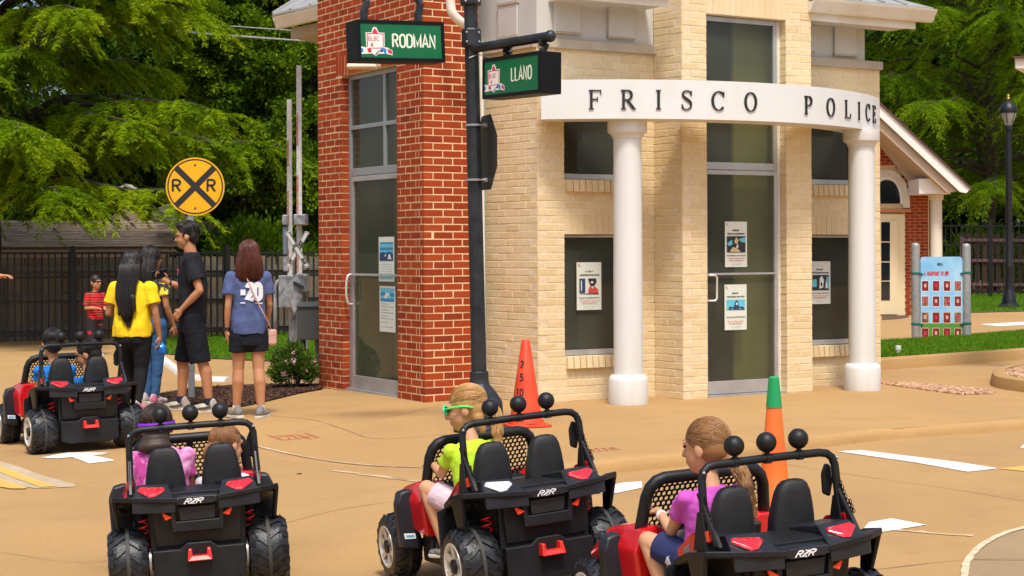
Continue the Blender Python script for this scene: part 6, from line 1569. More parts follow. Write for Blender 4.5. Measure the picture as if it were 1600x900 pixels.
        put = lambda x, y, k=1: Vector((X(.3318 + .0), .06 + .13 * 0 + (-s) * 0 + (.20 - x) - .13, y + (x - .1) * .35 * 1 if False else y))
        putd = (lambda x, y, k=1: Vector((-.3322, .235 - x * .92, .395 + y + x * .42))) if s < 0 else (lambda x, y, k=1: Vector((.3322, .02 + x * .92, .488 + y - x * .42)))
        g = MB(); text(g, 'TTPRR', .02, -.004, .026, .7, .2, putd, slant=.3, gap=.06); ribbon(g, [(.02, -.010), (.17, -.012)], .003, putd); ribbon(g, [(.13, .008), (.185, .006)], .006, putd); g.build('decal', m_decg, sp, normals=False)
        mb = MB(); mb.prism([(X(.330), -.012, .485), (X(.330), .024, .478), (X(.330), .020, .520), (X(.330), -.008, .528)], (s * .006, 0, 0)); mb.build('side_marker', m_refl, car, bevel=.002)
    # logo plate
    mb = MB(); mb.prism([(-.078, -.2005, .415), (.078, -.2005, .415), (.085, -.203, .453), (-.085, -.203, .453)], (0, .012, 0)); lg = mb.build('logo_plate', m_pl2, car, bevel=.003)
    g = MB(); putl = lambda x, y, k=1: Vector((x, -.2045 - y * .06, .421 + y)); text(g, 'RZR', -.060, 0, .023, 1.75, .24, putl, slant=.75, gap=.14); g.build('lettering', m_dec, lg, normals=False)
    # --- seats
    for s in (-1, 1):
        rings = []
        for z, w_, t, y in ((.40, .100, .045, .15), (.46, .102, .047, .145), (.54, .096, .045, .135), (.60, .086, .042, .125), (.645, .075, .038, .118), (.672, .062, .032, .113), (.688, .046, .022, .110), (.694, .020, .010, .108)):
            rings.append([(s * .137 + w_ * math.copysign(abs(math.cos(a)) ** .62, math.cos(a)), y + t * math.copysign(abs(math.sin(a)) ** .62, math.sin(a)), z) for a in [2 * math.pi * k / 32 for k in range(32)]])
        mb = MB(); mb.loft(rings); mb.build('seat_back', m_seat, car, smooth=True)
        mb = MB(); mb.loft([[(s * .137 + x * k, y, z + dz_) for x, y, z in ((-.10, .17, .30), (.10, .17, .30), (.10, .42, .315), (-.10, .42, .315))] for k, dz_ in ((1, -.06), (1, -.01), (.93, 0))]); mb.build('seat_cushion', m_seat, car, bevel=.01, seg=2)
    # --- roll bar
    path = [(-.308, .035, .500), (-.303, .045, .66), (-.300, .05, .765), (-.290, .053, .795), (-.268, .055, .812), (-.235, .056, .818), (0, .057, .820), (.235, .056, .818), (.268, .055, .812), (.290, .053, .795), (.300, .05, .765), (.303, .045, .66), (.308, .035, .500)]
    mb = MB(); mb.tube(path, .0165, 14); rbr = mb.build('roll_bar', m_pl, car, smooth=True)
    for s in (-1, 1):
        mb = MB(); mb.prism([(s * .312, .06, .66), (s * .312, .085, .66), (s * .314, -.045, .470), (s * .314, -.085, .470)][::1], (-s * .018, 0, 0)); mb.build('brace', m_pl2, car, bevel=.003)
        mb = MB(); hexpanel(mb, (s * .306, -.055, .540), (0, 1, 0), (0, 0, 1), .09, .11, cell=.020, web=.004, th=.004, inside=lambda x, y: y < x * 1.25 + .01); mb.build('mesh_panel', m_pl, car)
        mb = MB(); mb.loft([[(s * .285, .0, .44), (s * .325, .0, .44), (s * .325, .11, .44), (s * .285, .11, .44)], [(s * .292, .03, .59), (s * .32, .03, .59), (s * .318, .075, .59), (s * .294, .075, .59)]]); mb.build('bar_socket', m_pl, car, bevel=.004)
        for z in (.795,): mb = MB(); mb.ball((s * .300, .028, z), .007, 10, 6); mb.build('screw', m_gal, rbr, smooth='all')
    for k, x in enumerate((-.145, .0, .145)):
        mb = MB(); mb.ball((x, .058, .882), .0405, 24, 16); lb = mb.build('roof_light', m_pl, car, smooth='all')
        mb = MB(); mb.lathe([(.018, .800), (.0185, .836), (.010, .838), (.009, .848)], c=(x, .058, 0), n=14); mb.lathe([(.0165, -.011), (.0195, -.010), (.0195, .010), (.0165, .011)], c=(x, .057, .820), n=14, axis='x'); mb.build('light_stem', m_pl, lb, smooth=True)
    # rear view mirror / grab handle on the right post
    mb = MB(); mb.loft([[(.266 + x, .085 + y * .4, .690 + z) for x, z in ((0, -.06), (.03, -.075), (.045, -.02), (.04, .05), (.02, .06), (0, .02))] for y in (0, .06)]); mb.build('grab_handle', m_pl, car, bevel=.006)
    # --- windscreen frame with honeycomb
    wy0, wy1, z0, z1 = .63, .565, .475, .715
    mb = MB(); fr_ = [(-.30, z0), (-.278, z1 - .075), (-.262, z1 - .035), (-.235, z1 - .010), (-.20, z1), (.20, z1), (.235, z1 - .010), (.262, z1 - .035), (.278, z1 - .075), (.30, z0)]
    yz = lambda z: wy0 + (wy1 - wy0) * (z - z0) / (z1 - z0)
    mb.tube([(x, yz(z), z) for x, z in fr_], .026, 12); mb.tube([(0, yz(z0), z0), (0, yz(z1), z1)], .018, 10); mb.tube([(-.30, yz(z0), z0), (.30, yz(z0), z0)], .018, 10)
    wf = mb.build('windscreen_frame', m_pl, car, smooth=True)
    mb = MB(); up = Vector((0, wy1 - wy0, z1 - z0)).normalized()
    hexpanel(mb, (-.27, wy0, z0 + .01), (1, 0, 0), up, .54, .235, cell=.0245, web=.0042, th=.006, inside=lambda x, y: abs(x - .27) < .262 - y * .08); mb.build('mesh_panel', m_pl, wf)
    # --- red front body, fenders, hood
    mb = MB(); mb.loft([[(-.24, .62, .20), (.24, .62, .20), (.26, .60, .43), (.22, .60, .475), (-.22, .60, .475), (-.26, .60, .43)], [(-.22, .80, .20), (.22, .80, .20), (.24, .80, .40), (.18, .80, .46), (-.18, .80, .46), (-.24, .80, .40)], [(-.17, 1.06, .18), (.17, 1.06, .18), (.18, 1.08, .30), (.12, 1.08, .36), (-.12, 1.08, .36), (-.18, 1.08, .30)]]); mb.build('hood', m_redp, car, bevel=.012, seg=2)
    for s in (-1, 1):
        X = lambda v: s * v
        mb = MB(); mb.loft([[(X(.20), .56, .22), (X(.34), .57, .24), (X(.352), .57, .40), (X(.315), .56, .495), (X(.235), .56, .505), (X(.20), .56, .47)], [(X(.20), .70, .24), (X(.35), .70, .26), (X(.36), .70, .41), (X(.325), .70, .500), (X(.24), .70, .505), (X(.20), .70, .48)], [(X(.20), .84, .34), (X(.37), .86, .34), (X(.375), .86, .41), (X(.33), .86, .470), (X(.24), .86, .48), (X(.20), .86, .46)], [(X(.19), 1.02, .30), (X(.34), 1.04, .30), (X(.345), 1.04, .34), (X(.31), 1.04, .38), (X(.24), 1.04, .39), (X(.19), 1.04, .37)]]); ff = mb.build('front_fender', m_redp, car, bevel=.012, seg=2)
        mb = MB(); mb.prism([(X(.265), .5575, .315), (X(.295), .5575, .318), (X(.293), .5575, .335), (X(.262), .5575, .332)], (0, -.001, 0)); mb.build('sticker', m_decg, ff)
        # black mud guard behind the front wheel
        mb = MB(); mb.loft([[(X(.325), y0, .165), (X(.425), y0, .185), (X(.430), y0, .40), (X(.405), y1, .455), (X(.345), y1, .468), (X(.318), y1, .42)] for y0, y1 in ((.70, .72), (.77, .80))]); mg = mb.build('mud_guard', m_pl2, car, bevel=.012, seg=2)
        mb = MB(); mb.prism([(X(.350), .698, .222), (X(.408), .698, .228), (X(.410), .698, .255), (X(.352), .698, .249)], (0, -.0012, 0)); mb.build('sticker', m_dec, mg); mb = MB(); mb.prism([(X(.358), .6965, .230), (X(.400), .6965, .234), (X(.402), .6965, .246), (X(.360), .6965, .242)], (0, -.0006, 0)); mb.build('sticker_print', m_decb, mg)
        if False: mb = MB(); mb.loft([[(X(.32), .78, .41), (X(.43), .78, .41), (X(.425), .80, .45), (X(.33), .80, .455)], [(X(.32), 1.0, .395), (X(.435), 1.0, .385), (X(.43), 1.0, .41), (X(.33), 1.0, .42)], [(X(.32), 1.13, .30), (X(.43), 1.13, .29), (X(.425), 1.14, .31), (X(.33), 1.14, .32)]]); None
        # sill and footwell steps
        mb = MB(); mb.prism([(X(.22), .08, .10), (X(.22), .74, .10), (X(.22), .74, .20), (X(.22), .60, .25), (X(.22), .56, .20), (X(.22), .30, .20), (X(.22), .24, .33), (X(.22), .08, .36)], (s * .085, 0, 0)); mb.build('sill', m_pl, car, bevel=.008)
        for q in range(3): mb = MB(); mb.prism([(X(.308), .44 + .07 * q, .13), (X(.308), .475 + .07 * q, .13), (X(.308), .445 + .07 * q, .215), (X(.308), .41 + .07 * q, .215)], (s * .008, 0, 0)); mb.build('sill_rib', m_pl2, car, bevel=.003)
        # suspension spring and pale axle sleeve
        hel = [(X(.252) + .022 * math.cos(t), -.03 + .022 * math.sin(t), .16 + .22 * t / (14 * math.pi)) for t in [i * math.pi / 6 for i in range(84)]]
        mb = MB(); mb.tube(hel, .005, 5); mb.build('spring', m_hook, car, smooth='all')
        mb = MB(); mb.lathe([(.07, -.012), (.075, -.010), (.075, .010), (.07, .012)], c=(X(.226), 0, .165), n=24, axis='x'); mb.build('axle_sleeve', m_chr, car, smooth=True)
    mb = MB().span((-.225, .05, .13), (.225, .95, .20)); mb.build('floor', m_pl, car)
    mb = MB(); mb.lathe([(.022, -.24), (.022, .24)], c=(0, 0, .167), n=12, axis='x'); mb.lathe([(.022, -.26), (.022, .26)], c=(0, .97, .16), n=12, axis='x'); mb.build('axle', m_pl, car)
    # dash, console, steering
    mb = MB(); mb.loft([[(-.235, .56, .34), (.235, .56, .34), (.235, .53, .47), (-.235, .53, .47)], [(-.235, .66, .34), (.235, .66, .34), (.235, .66, .49), (-.235, .66, .49)]]); mb.build('dashboard', m_pl, car, bevel=.01)
    mb = MB(); mb.loft([[(-.035, .16, .25), (.035, .16, .25), (.03, .16, .40), (-.03, .16, .40)], [(-.04, .56, .28), (.04, .56, .28), (.035, .56, .475), (-.035, .56, .475)]]); mb.build('console', m_redp, car, bevel=.008)
    mb = MB(); mb.prism([(-.20, .525, .44), (-.08, .525, .44), (-.08, .532, .475), (-.20, .532, .475)], (0, .02, 0)); mb.build('dash_panel', m_decg, car)
    Ms = rot(-35, 0, 0); ctr = Vector((-.137, .455, .455)); n = 28
    mb = MB(); ring_ = [ctr + Ms @ Vector((.088 * math.cos(2 * math.pi * k / n), 0 + .0, .072 * math.sin(2 * math.pi * k / n))) for k in range(n + 1)]; mb.tube(ring_, .0115, 10, cap=False)
    mb.tube([ctr + Ms @ Vector((-.085, 0, 0)), ctr + Ms @ Vector((.085, 0, 0))], .010, 8); mb.tube([ctr, ctr + Vector((0, .10, -.06))], .016, 8); mb.ball(ctr, (.028, .014, .026), 12, 8); mb.build('steering_wheel', m_pl, car, smooth='all')
    # wheels
    for s in (-1, 1): wheel(car, s * .333, 0, .1675, .19, s); wheel(car, s * .348, .97, .165, .15, s)
    return car
BODY_UP = ('rear_panel', 'step_block', 'plate_recess', 'rear_rib', 'reflector', 'deck', 'light_pod', 'tail_light', 'rear_fender', 'fender_skirt', 'side_panel', 'side_marker', 'logo_plate', 'bar_socket', 'brace', 'mesh_panel')
carL = make_car('ride_on_car', 'black ride-on buggy nearest the camera on the left, two girls aboard')
cars = {'L': carL}
for ch in carL.children:
    st_ = ch.name.split('.')[0]
    if st_ in BODY_UP: ch.location.z += .034
    if st_ in ('light_pod', 'tail_light', 'rear_fender', 'fender_skirt', 'side_panel', 'side_marker'): ch.scale.x = .95
    if st_ in ('roll_bar', 'roof_light', 'windscreen_frame'): ch.location.z -= .018
    if st_ == 'seat_back': ch.location.z += .008
for k, lb in (('M', 'middle ride-on buggy, red and black, with one bleached white tail light'), ('R', 'red and black ride-on buggy at the right in front of the green topped cone'), ('F', 'smaller looking ride-on buggy farther away on the left carrying two boys in blue')):
    c = copy_tree(carL); c['label'] = lb; cars[k] = c
for k, c in cars.items(): c.matrix_basis = car_matrix(k)
# the middle car's left lens is bleached: give that copy its own mesh
for ch in cars['M'].children:
    if ch.name.startswith('tail_light') and sum(v.co.x for v in ch.data.vertices) < 0:
        ch.data = ch.data.copy(); ch.data.materials[0] = m_lensw; ch['label'] = 'pale bleached tail light'
# ================================================================== people
def skinmat(n, c, c2): return mat(n, c, .5, c2=c2, vs=10, spec=.4)
sk_tan = skinmat('tan skin', (.50, .235, .115), (.43, .19, .09)); sk_lt = skinmat('light skin', (.62, .335, .19), (.56, .28, .15)); sk_br = skinmat('brown skin', (.20, .085, .042), (.16, .065, .032)); sk_md = skinmat('medium skin', (.42, .19, .09), (.36, .155, .07))
STR = {}
def hairmat(n, c, c2):
    m = mat(n, tuple(a * .55 + b * .45 for a, b in zip(c, c2)), .5, c2=tuple(a * .45 + b * .55 for a, b in zip(c, c2)), vs=9, spec=.35)
    STR[n] = mat(n + ' locks', c, .4, rnd=('attr', [c2, tuple(a * .5 + b * .5 for a, b in zip(c, c2)), c, tuple(min(a * 1.25, .9) for a in c)]), spec=.45); return m
def strands(root, m, paths, r=.0021, nm='hair_strand'):
    """fine locks laid over the hair; one joined piece"""
    mb = MB()
    for p in paths:
        p = bez(p, 3) if len(p) < 6 else p; n = len(p); mb.tube(p, [max(r * (1 - .75 * (i / (n - 1)) ** 3), .0006) for i in range(n)], 4)
    k = len(mb.f); per = k / max(len(paths), 1); tn = np.random.default_rng(3).random(len(paths) + 1)
    o = mb.build(nm, STR.get(m.name, m), root, smooth='all', normals=False); o['kind'] = 'stuff'
    at = o.data.attributes.new('tone', 'FLOAT', 'FACE'); at.data.foreach_set('value', tn[np.minimum((np.arange(k) / per).astype(int), len(paths))].astype(np.float32)); return o
def over_head(c, M, s, v0, v1, k=1.03, n=9, rx=(.086, .100, .093)):
    """arc over the head ellipsoid from direction v0 to v1"""
    v0, v1 = Vector(v0).normalized(), Vector(v1).normalized(); out = []
    for i in range(n):
        v = v0.slerp(v1, i / (n - 1)) if v0.dot(v1) > -.99 else v0.lerp(v1, i / (n - 1)).normalized()
        out.append(Vector(c) + M @ (Vector((v.x * rx[0], v.y * rx[1] - .024, v.z * rx[2] + .034)) * s * k))
    return out
def fall(pts_c, rad, side, z0, z1, jit):
    return None

h_blk = hairmat('black hair', (.010, .008, .008), (.022, .017, .014)); h_red = hairmat('auburn hair', (.10, .025, .012), (.045, .012, .008)); h_bld = hairmat('dark blond hair', (.62, .36, .13), (.30, .15, .05)); h_brn = hairmat('brown blond hair', (.40, .20, .075), (.17, .08, .03)); h_dk = hairmat('dark brown hair', (.035, .020, .014), (.055, .030, .020)); h_lb = hairmat('light brown hair', (.36, .17, .065), (.18, .08, .035))
def cloth(n, c, c2=None, r=.85): return mat(n, c, r, c2=c2 or tuple(x * .8 for x in c), vs=7, bump=.9, bs=13, spec=.2)
m_eye = mat('eye', (.02, .015, .012), .2); m_lip = mat('lip', (.42, .13, .09), .5)
def hd(c, M, s=1.0):
    c = Vector(c); T = lambda x, y, z: c + M @ (Vector((x, y, z)) * s)
    return [E(T(0, -.012, .022), (.074 * s, .092 * s, .092 * s), M), E(T(0, .020, -.030), (.062 * s, .070 * s, .072 * s), M), E(T(0, .038, -.068), (.044 * s, .046 * s, .040 * s), M),
            C(T(0, .082, .012), .008 * s, T(0, .102, -.022), .012 * s), C(T(-.012, .088, -.025), .009 * s, T(.012, .088, -.025), .009 * s),
            C(T(-.016, .082, -.054), .009 * s, T(.016, .082, -.054), .009 * s), E(T(0, .072, .030), (.05 * s, .018 * s, .012 * s), M),
            E(T(-.074, -.012, -.008), (.010 * s, .020 * s, .030 * s), M), E(T(.074, -.012, -.008), (.010 * s, .020 * s, .030 * s), M)]
def face(root, c, M, s=1.0, beard=None, brow=h_blk):
    c = Vector(c); T = lambda x, y, z: c + M @ (Vector((x, y, z)) * s)
    for sx in (-1, 1):
        mb = MB(); t = MB().ball((0, 0, 0), (.012 * s, .005 * s, .0065 * s), 10, 6); mb.add([T(sx * .030, .0765, .014) + M @ Vector(v) for v in t.v], t.f); mb.build('eye', m_eye, root, smooth='all')
        mb = MB(); mb.tube([T(sx * .014, .083, .034), T(sx * .030, .078, .039), T(sx * .044, .066, .034)], [.003 * s, .004 * s, .002 * s], 6); mb.build('eyebrow', brow, root, smooth='all')
    mb = MB(); mb.tube([T(-.018, .080, -.054), T(0, .0885, -.053), T(.018, .080, -.054)], [.0015 * s, .004 * s, .0015 * s], 6); mb.build('lips', m_lip, root, smooth='all')
    if beard:
        mb = MB(); mb.tube([T(-.028, .084, -.044), T(0, .097, -.040), T(.028, .084, -.044)], .004 * s, 6); mb.build('moustache', beard, root, smooth='all')
def hand(w, d, n, s=1.0, curl=.5, thumb=1):
    """w wrist, d direction of the fingers, n palm normal, five fingers bent towards n"""
    w, d, n = Vector(w), Vector(d).normalized(), Vector(n); n = (n - d * n.dot(d)).normalized(); x = d.cross(n) * thumb
    out = [E(w + d * .045 * s, (.036 * s, .046 * s, .016 * s), Matrix((x, d, n)).transposed()), C(w - d * .01 * s, .023 * s, w + d * .03 * s, .026 * s)]
    for i, (o_, L) in enumerate(((.028, .070), (.010, .078), (-.009, .073), (-.027, .058))):
        k = w + d * .083 * s + x * o_ * s; c = curl * (1 + .12 * i)
        p1 = k + (d * math.cos(c * .6) + n * math.sin(c * .6)) * L * .45 * s; p2 = p1 + (d * math.cos(c * 1.5) + n * math.sin(c * 1.5)) * L * .32 * s; p3 = p2 + (d * math.cos(c * 2.2) + n * math.sin(c * 2.2)) * L * .23 * s
        out += [('t', [k - d * .02 * s, k, p1, p2, p3], [.0095 * s, .0095 * s, .0088 * s, .0078 * s, .006 * s])]
    t0 = w + d * .025 * s + x * .026 * s; t1 = t0 + (d * .6 + x * .7 + n * .35).normalized() * .034 * s; t2 = t1 + (d * .9 + x * .25 + n * .45).normalized() * .030 * s
    out += [('t', [t0, t1, t2], [.012 * s, .0105 * s, .008 * s])]
    return out
def arm(sh, el, wr, s=1.0): return [C(sh, .043 * s, Vector(sh).lerp(Vector(el), .45), .044 * s), C(Vector(sh).lerp(Vector(el), .45), .044 * s, el, .035 * s), C(el, .035 * s, Vector(el).lerp(Vector(wr), .35), .036 * s), C(Vector(el).lerp(Vector(wr), .35), .036 * s, wr, .0235 * s)]
def leg(hp, kn, an, s=1.0):
    hp, kn, an = Vector(hp), Vector(kn), Vector(an); b = kn.lerp(an, .32) + Vector((0, -.018 * s, 0))
    return [C(hp, .080 * s, kn, .054 * s), C(kn, .052 * s, b, .056 * s), C(b, .056 * s, an, .034 * s), C(an, .034 * s, an + Vector((0, 0, -.03 * s)), .036 * s)]
def shoe(root, an, ang, m, msole, s=1.0, lift=0.0, pitch=0.0, nm='shoe', acc=None):
    """an ankle ground point (x, y, z of the sole)"""
    M = Matrix.Rotation(ang, 3, 'Z') @ Matrix.Rotation(pitch, 3, 'X'); a = Vector(an); T = lambda x, y, z: a + M @ (Vector((x, y, z)) * s)
    o = blob(nm, [E(T(0, -.03, .055), (.040 * s, .055 * s, .045 * s), M), E(T(0, .05, .045), (.043 * s, .085 * s, .036 * s), M), E(T(0, .12, .038), (.042 * s, .060 * s, .028 * s), M), C(T(0, -.035, .05), .040 * s, T(0, -.02, .092), .040 * s)], .006 * s, m, root, iters=2)
    mb = MB(); prof = [(.034, -.085), (.040, -.05), (.036, .02), (.046, .10), (.043, .15), (.024, .182), (-.024, .182), (-.043, .15), (-.044, .10), (-.034, .02), (-.039, -.05), (-.034, -.085)]
    mb.loft([[T(x * 1.0, y, z) for x, y in prof] for z in (.0, .012, .028)]); mb.build('sole', msole, o, bevel=.004)
    if acc:
        mb = MB()
        for sx in (-1, 1): mb.tube([T(sx * .040, -.02, .06), T(sx * .046, .04, .045), T(sx * .043, .09, .038)], .008 * s, 6)
        mb.build('side_stripe', acc, o, smooth='all')
    return o
# ---- man in black facing left
def place(px, py): p = GG(px, py); return Vector((p.x, p.y, ground_z(p.x, p.y)))
m_tsb = cloth('black t-shirt', (.012, .013, .017), (.020, .020, .026)); m_shb = cloth('black shorts', (.010, .011, .016)); m_shs = mat('shoe grey mesh', (.34, .31, .26), .8, c2=(.50, .46, .38), vs=20); m_sole = mat('white rubber sole', (.66, .62, .54), .6, c2=(.5, .45, .38), vs=15)
pm = place(301, 643); S = (z_at(297, 347, pm.x, pm.y) - pm.z) / 1.76
man = empty('person', pm, R(90), 'man in black t-shirt and dark shorts facing left and holding up a phone', 'person')
man.scale = (S, S, S); M0 = rot(0, 0, 0) @ rot(-8, 0, 0)
hc = Vector((0, .05, 1.625)); shL, shR = Vector((-.185, -.02, 1.405)), Vector((.185, .02, 1.405)); elL, wrL = Vector((-.235, -.115, 1.13)), Vector((-.20, .06, .955)); elR, wrR = Vector((.20, .09, 1.14)), Vector((.17, .26, 1.20))
kL, aL, kR, aR = Vector((-.10, -.10, .50)), Vector((-.11, -.175, .09)), Vector((.10, .12, .50)), Vector((.12, .13, .09))
sk = hd(hc, M0, 1.03) + [C((0, -.005, 1.40), .060, (0, .03, 1.56), .056)] + arm(shL, elL, wrL) + arm(shR, elR, wrR) + leg((-.09, -.02, .90), kL, aL) + leg((.09, .02, .90), kR, aR) + hand(wrL, wrL - elL + Vector((0, .02, -.06)), (.9, -.3, -.2), 1.0, .75, -1) + hand(wrR, (.0, .75, .55), (-.9, .2, 0), 1.0, .55, 1)
blob('skin', sk, .0065, sk_tan, man); face(man, hc, M0, 1.03, beard=h_blk)
def torso(zs, extra=(), vox=.009, **k): return [('l', zs)] + list(extra)
blob('t_shirt', torso([(0, .0, .86, .178, .135), (0, -.01, 1.0, .172, .130), (0, -.01, 1.15, .180, .128), (0, -.005, 1.28, .190, .125), (0, 0, 1.38, .185, .105), (0, .0, 1.44, .13, .08), (0, .01, 1.475, .078, .066)]) + [C(shL, .075, shL.lerp(elL, .3), .070), K(shL, .068, shL.lerp(elL, .68), .074), C(shR, .075, shR.lerp(elR, .3), .070), K(shR, .068, shR.lerp(elR, .68), .074)], .009, m_tsb, man, wrinkle=.013, wscale=8, wst=(1.3, 1.3, .6), seed=3)
blob('shorts', [('l', [(0, 0, .74, .160, .125), (0, 0, .84, .156, .118), (0, 0, .93, .145, .108)]), K((-.092, -.015, .90), .105, (-.105, -.095, .46), .098), K((.092, .015, .90), .105, (.105, .09, .46), .098), E((0, -.01, .84), (.158, .122, .10))], .009, m_shb, man, wrinkle=.007, wscale=9, seed=5)
blob('hair', [E(hc + Vector((0, -.020, .045)), (.083, .100, .092)), E(hc + Vector((0, .040, .100)), (.066, .062, .040)), E(hc + Vector((0, -.06, .01)), (.076, .055, .085)), C(hc + Vector((-.074, .012, .04)), .012, hc + Vector((-.074, .014, .0)), .008), C(hc + Vector((.074, .012, .04)), .012, hc + Vector((.074, .014, .0)), .008)], .0065, h_blk, man, wrinkle=.003, wscale=40)
ps = []
for k in range(260):
    a = random.uniform(-3.1, 3.1); v0 = Vector((random.gauss(0, .3), random.gauss(-.2, .3), 1)); v1 = Vector((math.sin(a), math.cos(a), random.uniform(.5, .9))) if abs(a) < 1.3 else Vector((math.sin(a), math.cos(a), random.uniform(-.6, .3)))
    ps.append(over_head(hc + Vector((0, .004, .012)), M0, 1.03, v0, v1, random.uniform(1.0, 1.06), 6, (.082, .098, .094)))
strands(man, h_blk, ps, .0022)
for a_, ks in ((aL, 0), (aR, 0)):
    shoe(man, (a_.x, a_.y, .0), R(random.uniform(-8, 8)), m_shs, m_sole, 1.05, acc=mat('dark shoe panel', (.08, .07, .06), .7)); mb = MB(); mb.lathe([(.040, .075), (.042, .10), (.041, .135)], c=(a_.x, a_.y, 0), n=16); mb.build('sock', cloth('dark sock', (.03, .03, .06)), man, smooth=True)
# chest print and wrist band
mb = MB()
for (y0, z0, y1, z1, q) in ((.10, 1.26, .118, 1.33, 0), (.112, 1.16, .12, 1.24, 1)): mb.add([(-.085, y0 + .012, z0), (-.04, y1 + .012, z0 + .005), (-.04, y1 + .010, z1), (-.085, y0 + .006, z1 - .01)], [(0, 1, 2, 3)])
mb.build('shirt_print', mat('blue red print', (.12, .22, .55), .7, c2=(.7, .1, .12), vs=12, vfac=(.48, .52)), man)
MB().lathe([(.028, -.008), (.030, 0), (.028, .008)], c=wrR - Vector((0, .03, .005)), n=14, axis='y').build('wrist_band', cloth('navy band', (.03, .04, .12)), man, smooth=True)
pw = man.matrix_basis @ Vector((.155, .335, 1.275)); ph = empty('phone', pw, 0, 'black phone held up in the hand of the man in black', 'phone')
ph.rotation_euler = (R(-8), 0, R(72)); MB().span((-.040, -.006, -.075), (.040, .006, .075)).build('body', m_black, ph, bevel=.004); MB().span((-.036, -.0075, -.068), (.036, -.0065, .068)).build('screen', mat('phone glass', (.01, .01, .012), .08), ph)
ph.rotation_euler = (R(0), R(78), R(10))

# ---- woman in blue, seen from behind
m_tbl = cloth('slate blue t-shirt', (.085, .115, .25), (.070, .095, .21)); m_gsh = mat('grey trainer mesh', (.15, .15, .14), .8, c2=(.22, .21, .20), vs=30)
pw_ = place(389, 653); S = (z_at(391, 374, pw_.x, pw_.y) - pw_.z) / 1.62
wb_ = empty('person', pw_, R(18), 'woman in slate blue t-shirt and black shorts seen from behind with pink shoulder bag', 'person'); wb_.scale = (S, S, S)
hc = Vector((0, .015, 1.48)); Mh = rot(0, 0, 6)
shL, shR = Vector((-.150, 0, 1.275)), Vector((.150, .0, 1.275)); elL, wrL = Vector((-.188, -.02, 1.02)), Vector((-.190, .03, .80)); elR, wrR = Vector((.195, .02, 1.03)), Vector((.19, .13, .86))
kL, aL, kR, aR = Vector((-.09, .03, .45)), Vector((-.105, .04, .085)), Vector((.085, -.02, .45)), Vector((.10, -.06, .085))
sk = hd(hc, Mh, .97) + [C((0, -.005, 1.29), .048, (0, .0, 1.42), .046)] + arm(shL, elL, wrL, .86) + arm(shR, elR, wrR, .86) + leg((-.08, 0, .82), kL, aL, .98) + leg((.08, 0, .82), kR, aR, .98) + hand(wrL, (0, .1, -1), (1, .2, 0), .92, .4, 1) + hand(wrR, (-.1, .6, -.6), (-1, 0, 0), .92, .6, -1)
blob('skin', sk, .0065, sk_tan, wb_); face(wb_, hc, Mh, .97)
blob('t_shirt', torso([(0, 0, .765, .158, .115), (0, -.005, .88, .160, .115), (0, 0, 1.0, .148, .105), (0, 0, 1.12, .152, .108), (0, 0, 1.23, .158, .10), (0, -.01, 1.295, .13, .078), (0, -.008, 1.345, .072, .058)]) + [C(shL, .062, shL.lerp(elL, .3), .060), K(shL, .058, shL.lerp(elL, .62), .066), C(shR, .062, shR.lerp(elR, .3), .060), K(shR, .058, shR.lerp(elR, .62), .066)], .0085, m_tbl, wb_, wrinkle=.012, wscale=9, wst=(1.3, 1.3, .6), seed=9)
blob('shorts', [('l', [(0, 0, .66, .148, .110), (0, 0, .76, .142, .100), (0, 0, .84, .125, .088)]), K((-.082, 0, .80), .095, (-.092, .012, .60), .092), K((.082, 0, .80), .095, (.090, -.008, .60), .092), E((0, -.005, .69), (.146, .106, .07))], .008, m_shb, wb_, wrinkle=.005, wscale=10, seed=2)
blob('hair', [E(hc + Vector((0, -.018, .035)), (.090, .100, .096)), ('l', [(0, -.035, 1.23, .102, .060), (0, -.038, 1.28, .118, .078), (0, -.035, 1.36, .122, .095), (0, -.02, 1.46, .108, .102), (0, -.015, 1.54, .078, .08)])], .0075, h_red, wb_, wrinkle=.004, wscale=22, wst=(2.2, 2.2, .3), seed=1)
def long_hair(root, m, c, M, secs, n=260, r=.0026, s_=1.0):
    ps = []
    for k in range(n):
        a = random.uniform(-1.45, 1.45); v0 = Vector((random.gauss(0, .08), random.gauss(.1, .25), 1)); v1 = Vector((math.sin(a) * 1.0, -math.cos(a), random.uniform(-.05, .1)))
        p = over_head(c, M, s_, v0, v1, random.uniform(1.0, 1.07), 5, (.090, .102, .098)); j = random.uniform(.96, 1.08); q = random.uniform(.75, 1.0); m_ = int(len(secs) * q)
        for i in range(1, max(m_, 2)):
            cx, cy, cz, rx, ry = secs[-1 - i]; b = a * .95 + random.gauss(0, .05); p.append(Vector((cx + math.sin(b) * rx * j, cy - math.cos(b) * ry * j - .002, cz)))
        ps.append(p)
    strands(root, m, ps, r)
long_hair(wb_, h_red, hc, Mh, [(0, -.035, 1.21, .100, .058), (0, -.035, 1.23, .108, .066), (0, -.038, 1.28, .118, .078), (0, -.035, 1.36, .122, .095), (0, -.02, 1.46, .108, .102), (0, -.015, 1.54, .078, .08)])
for a_, an_ in ((aL, 22), (aR, -30)):
    shoe(wb_, (a_.x, a_.y, 0), R(an_), m_gsh, m_sole, .95); mb = MB(); mb.lathe([(.036, .07), (.038, .10), (.036, .118)], c=(a_.x, a_.y, 0), n=16); mb.build('sock', cloth('white sock', (.7, .7, .68)), wb_, smooth=True)
gp_ = MB(); putb = lambda x, y, k=1: Vector((x, -.122 + .25 * x * x * 8, 1.13 + y))
text(gp_, '20', -.030, -.050, .135, .72, .32, putb, gap=.08); ribbon(gp_, [(-.088, .012), (-.045, .012)], .050, putb); ribbon(gp_, [(-.088, -.082), (.110, -.088)], .011, putb); gp_.build('shirt_print', mat('white print', (.72, .74, .78), .7), wb_, normals=False)
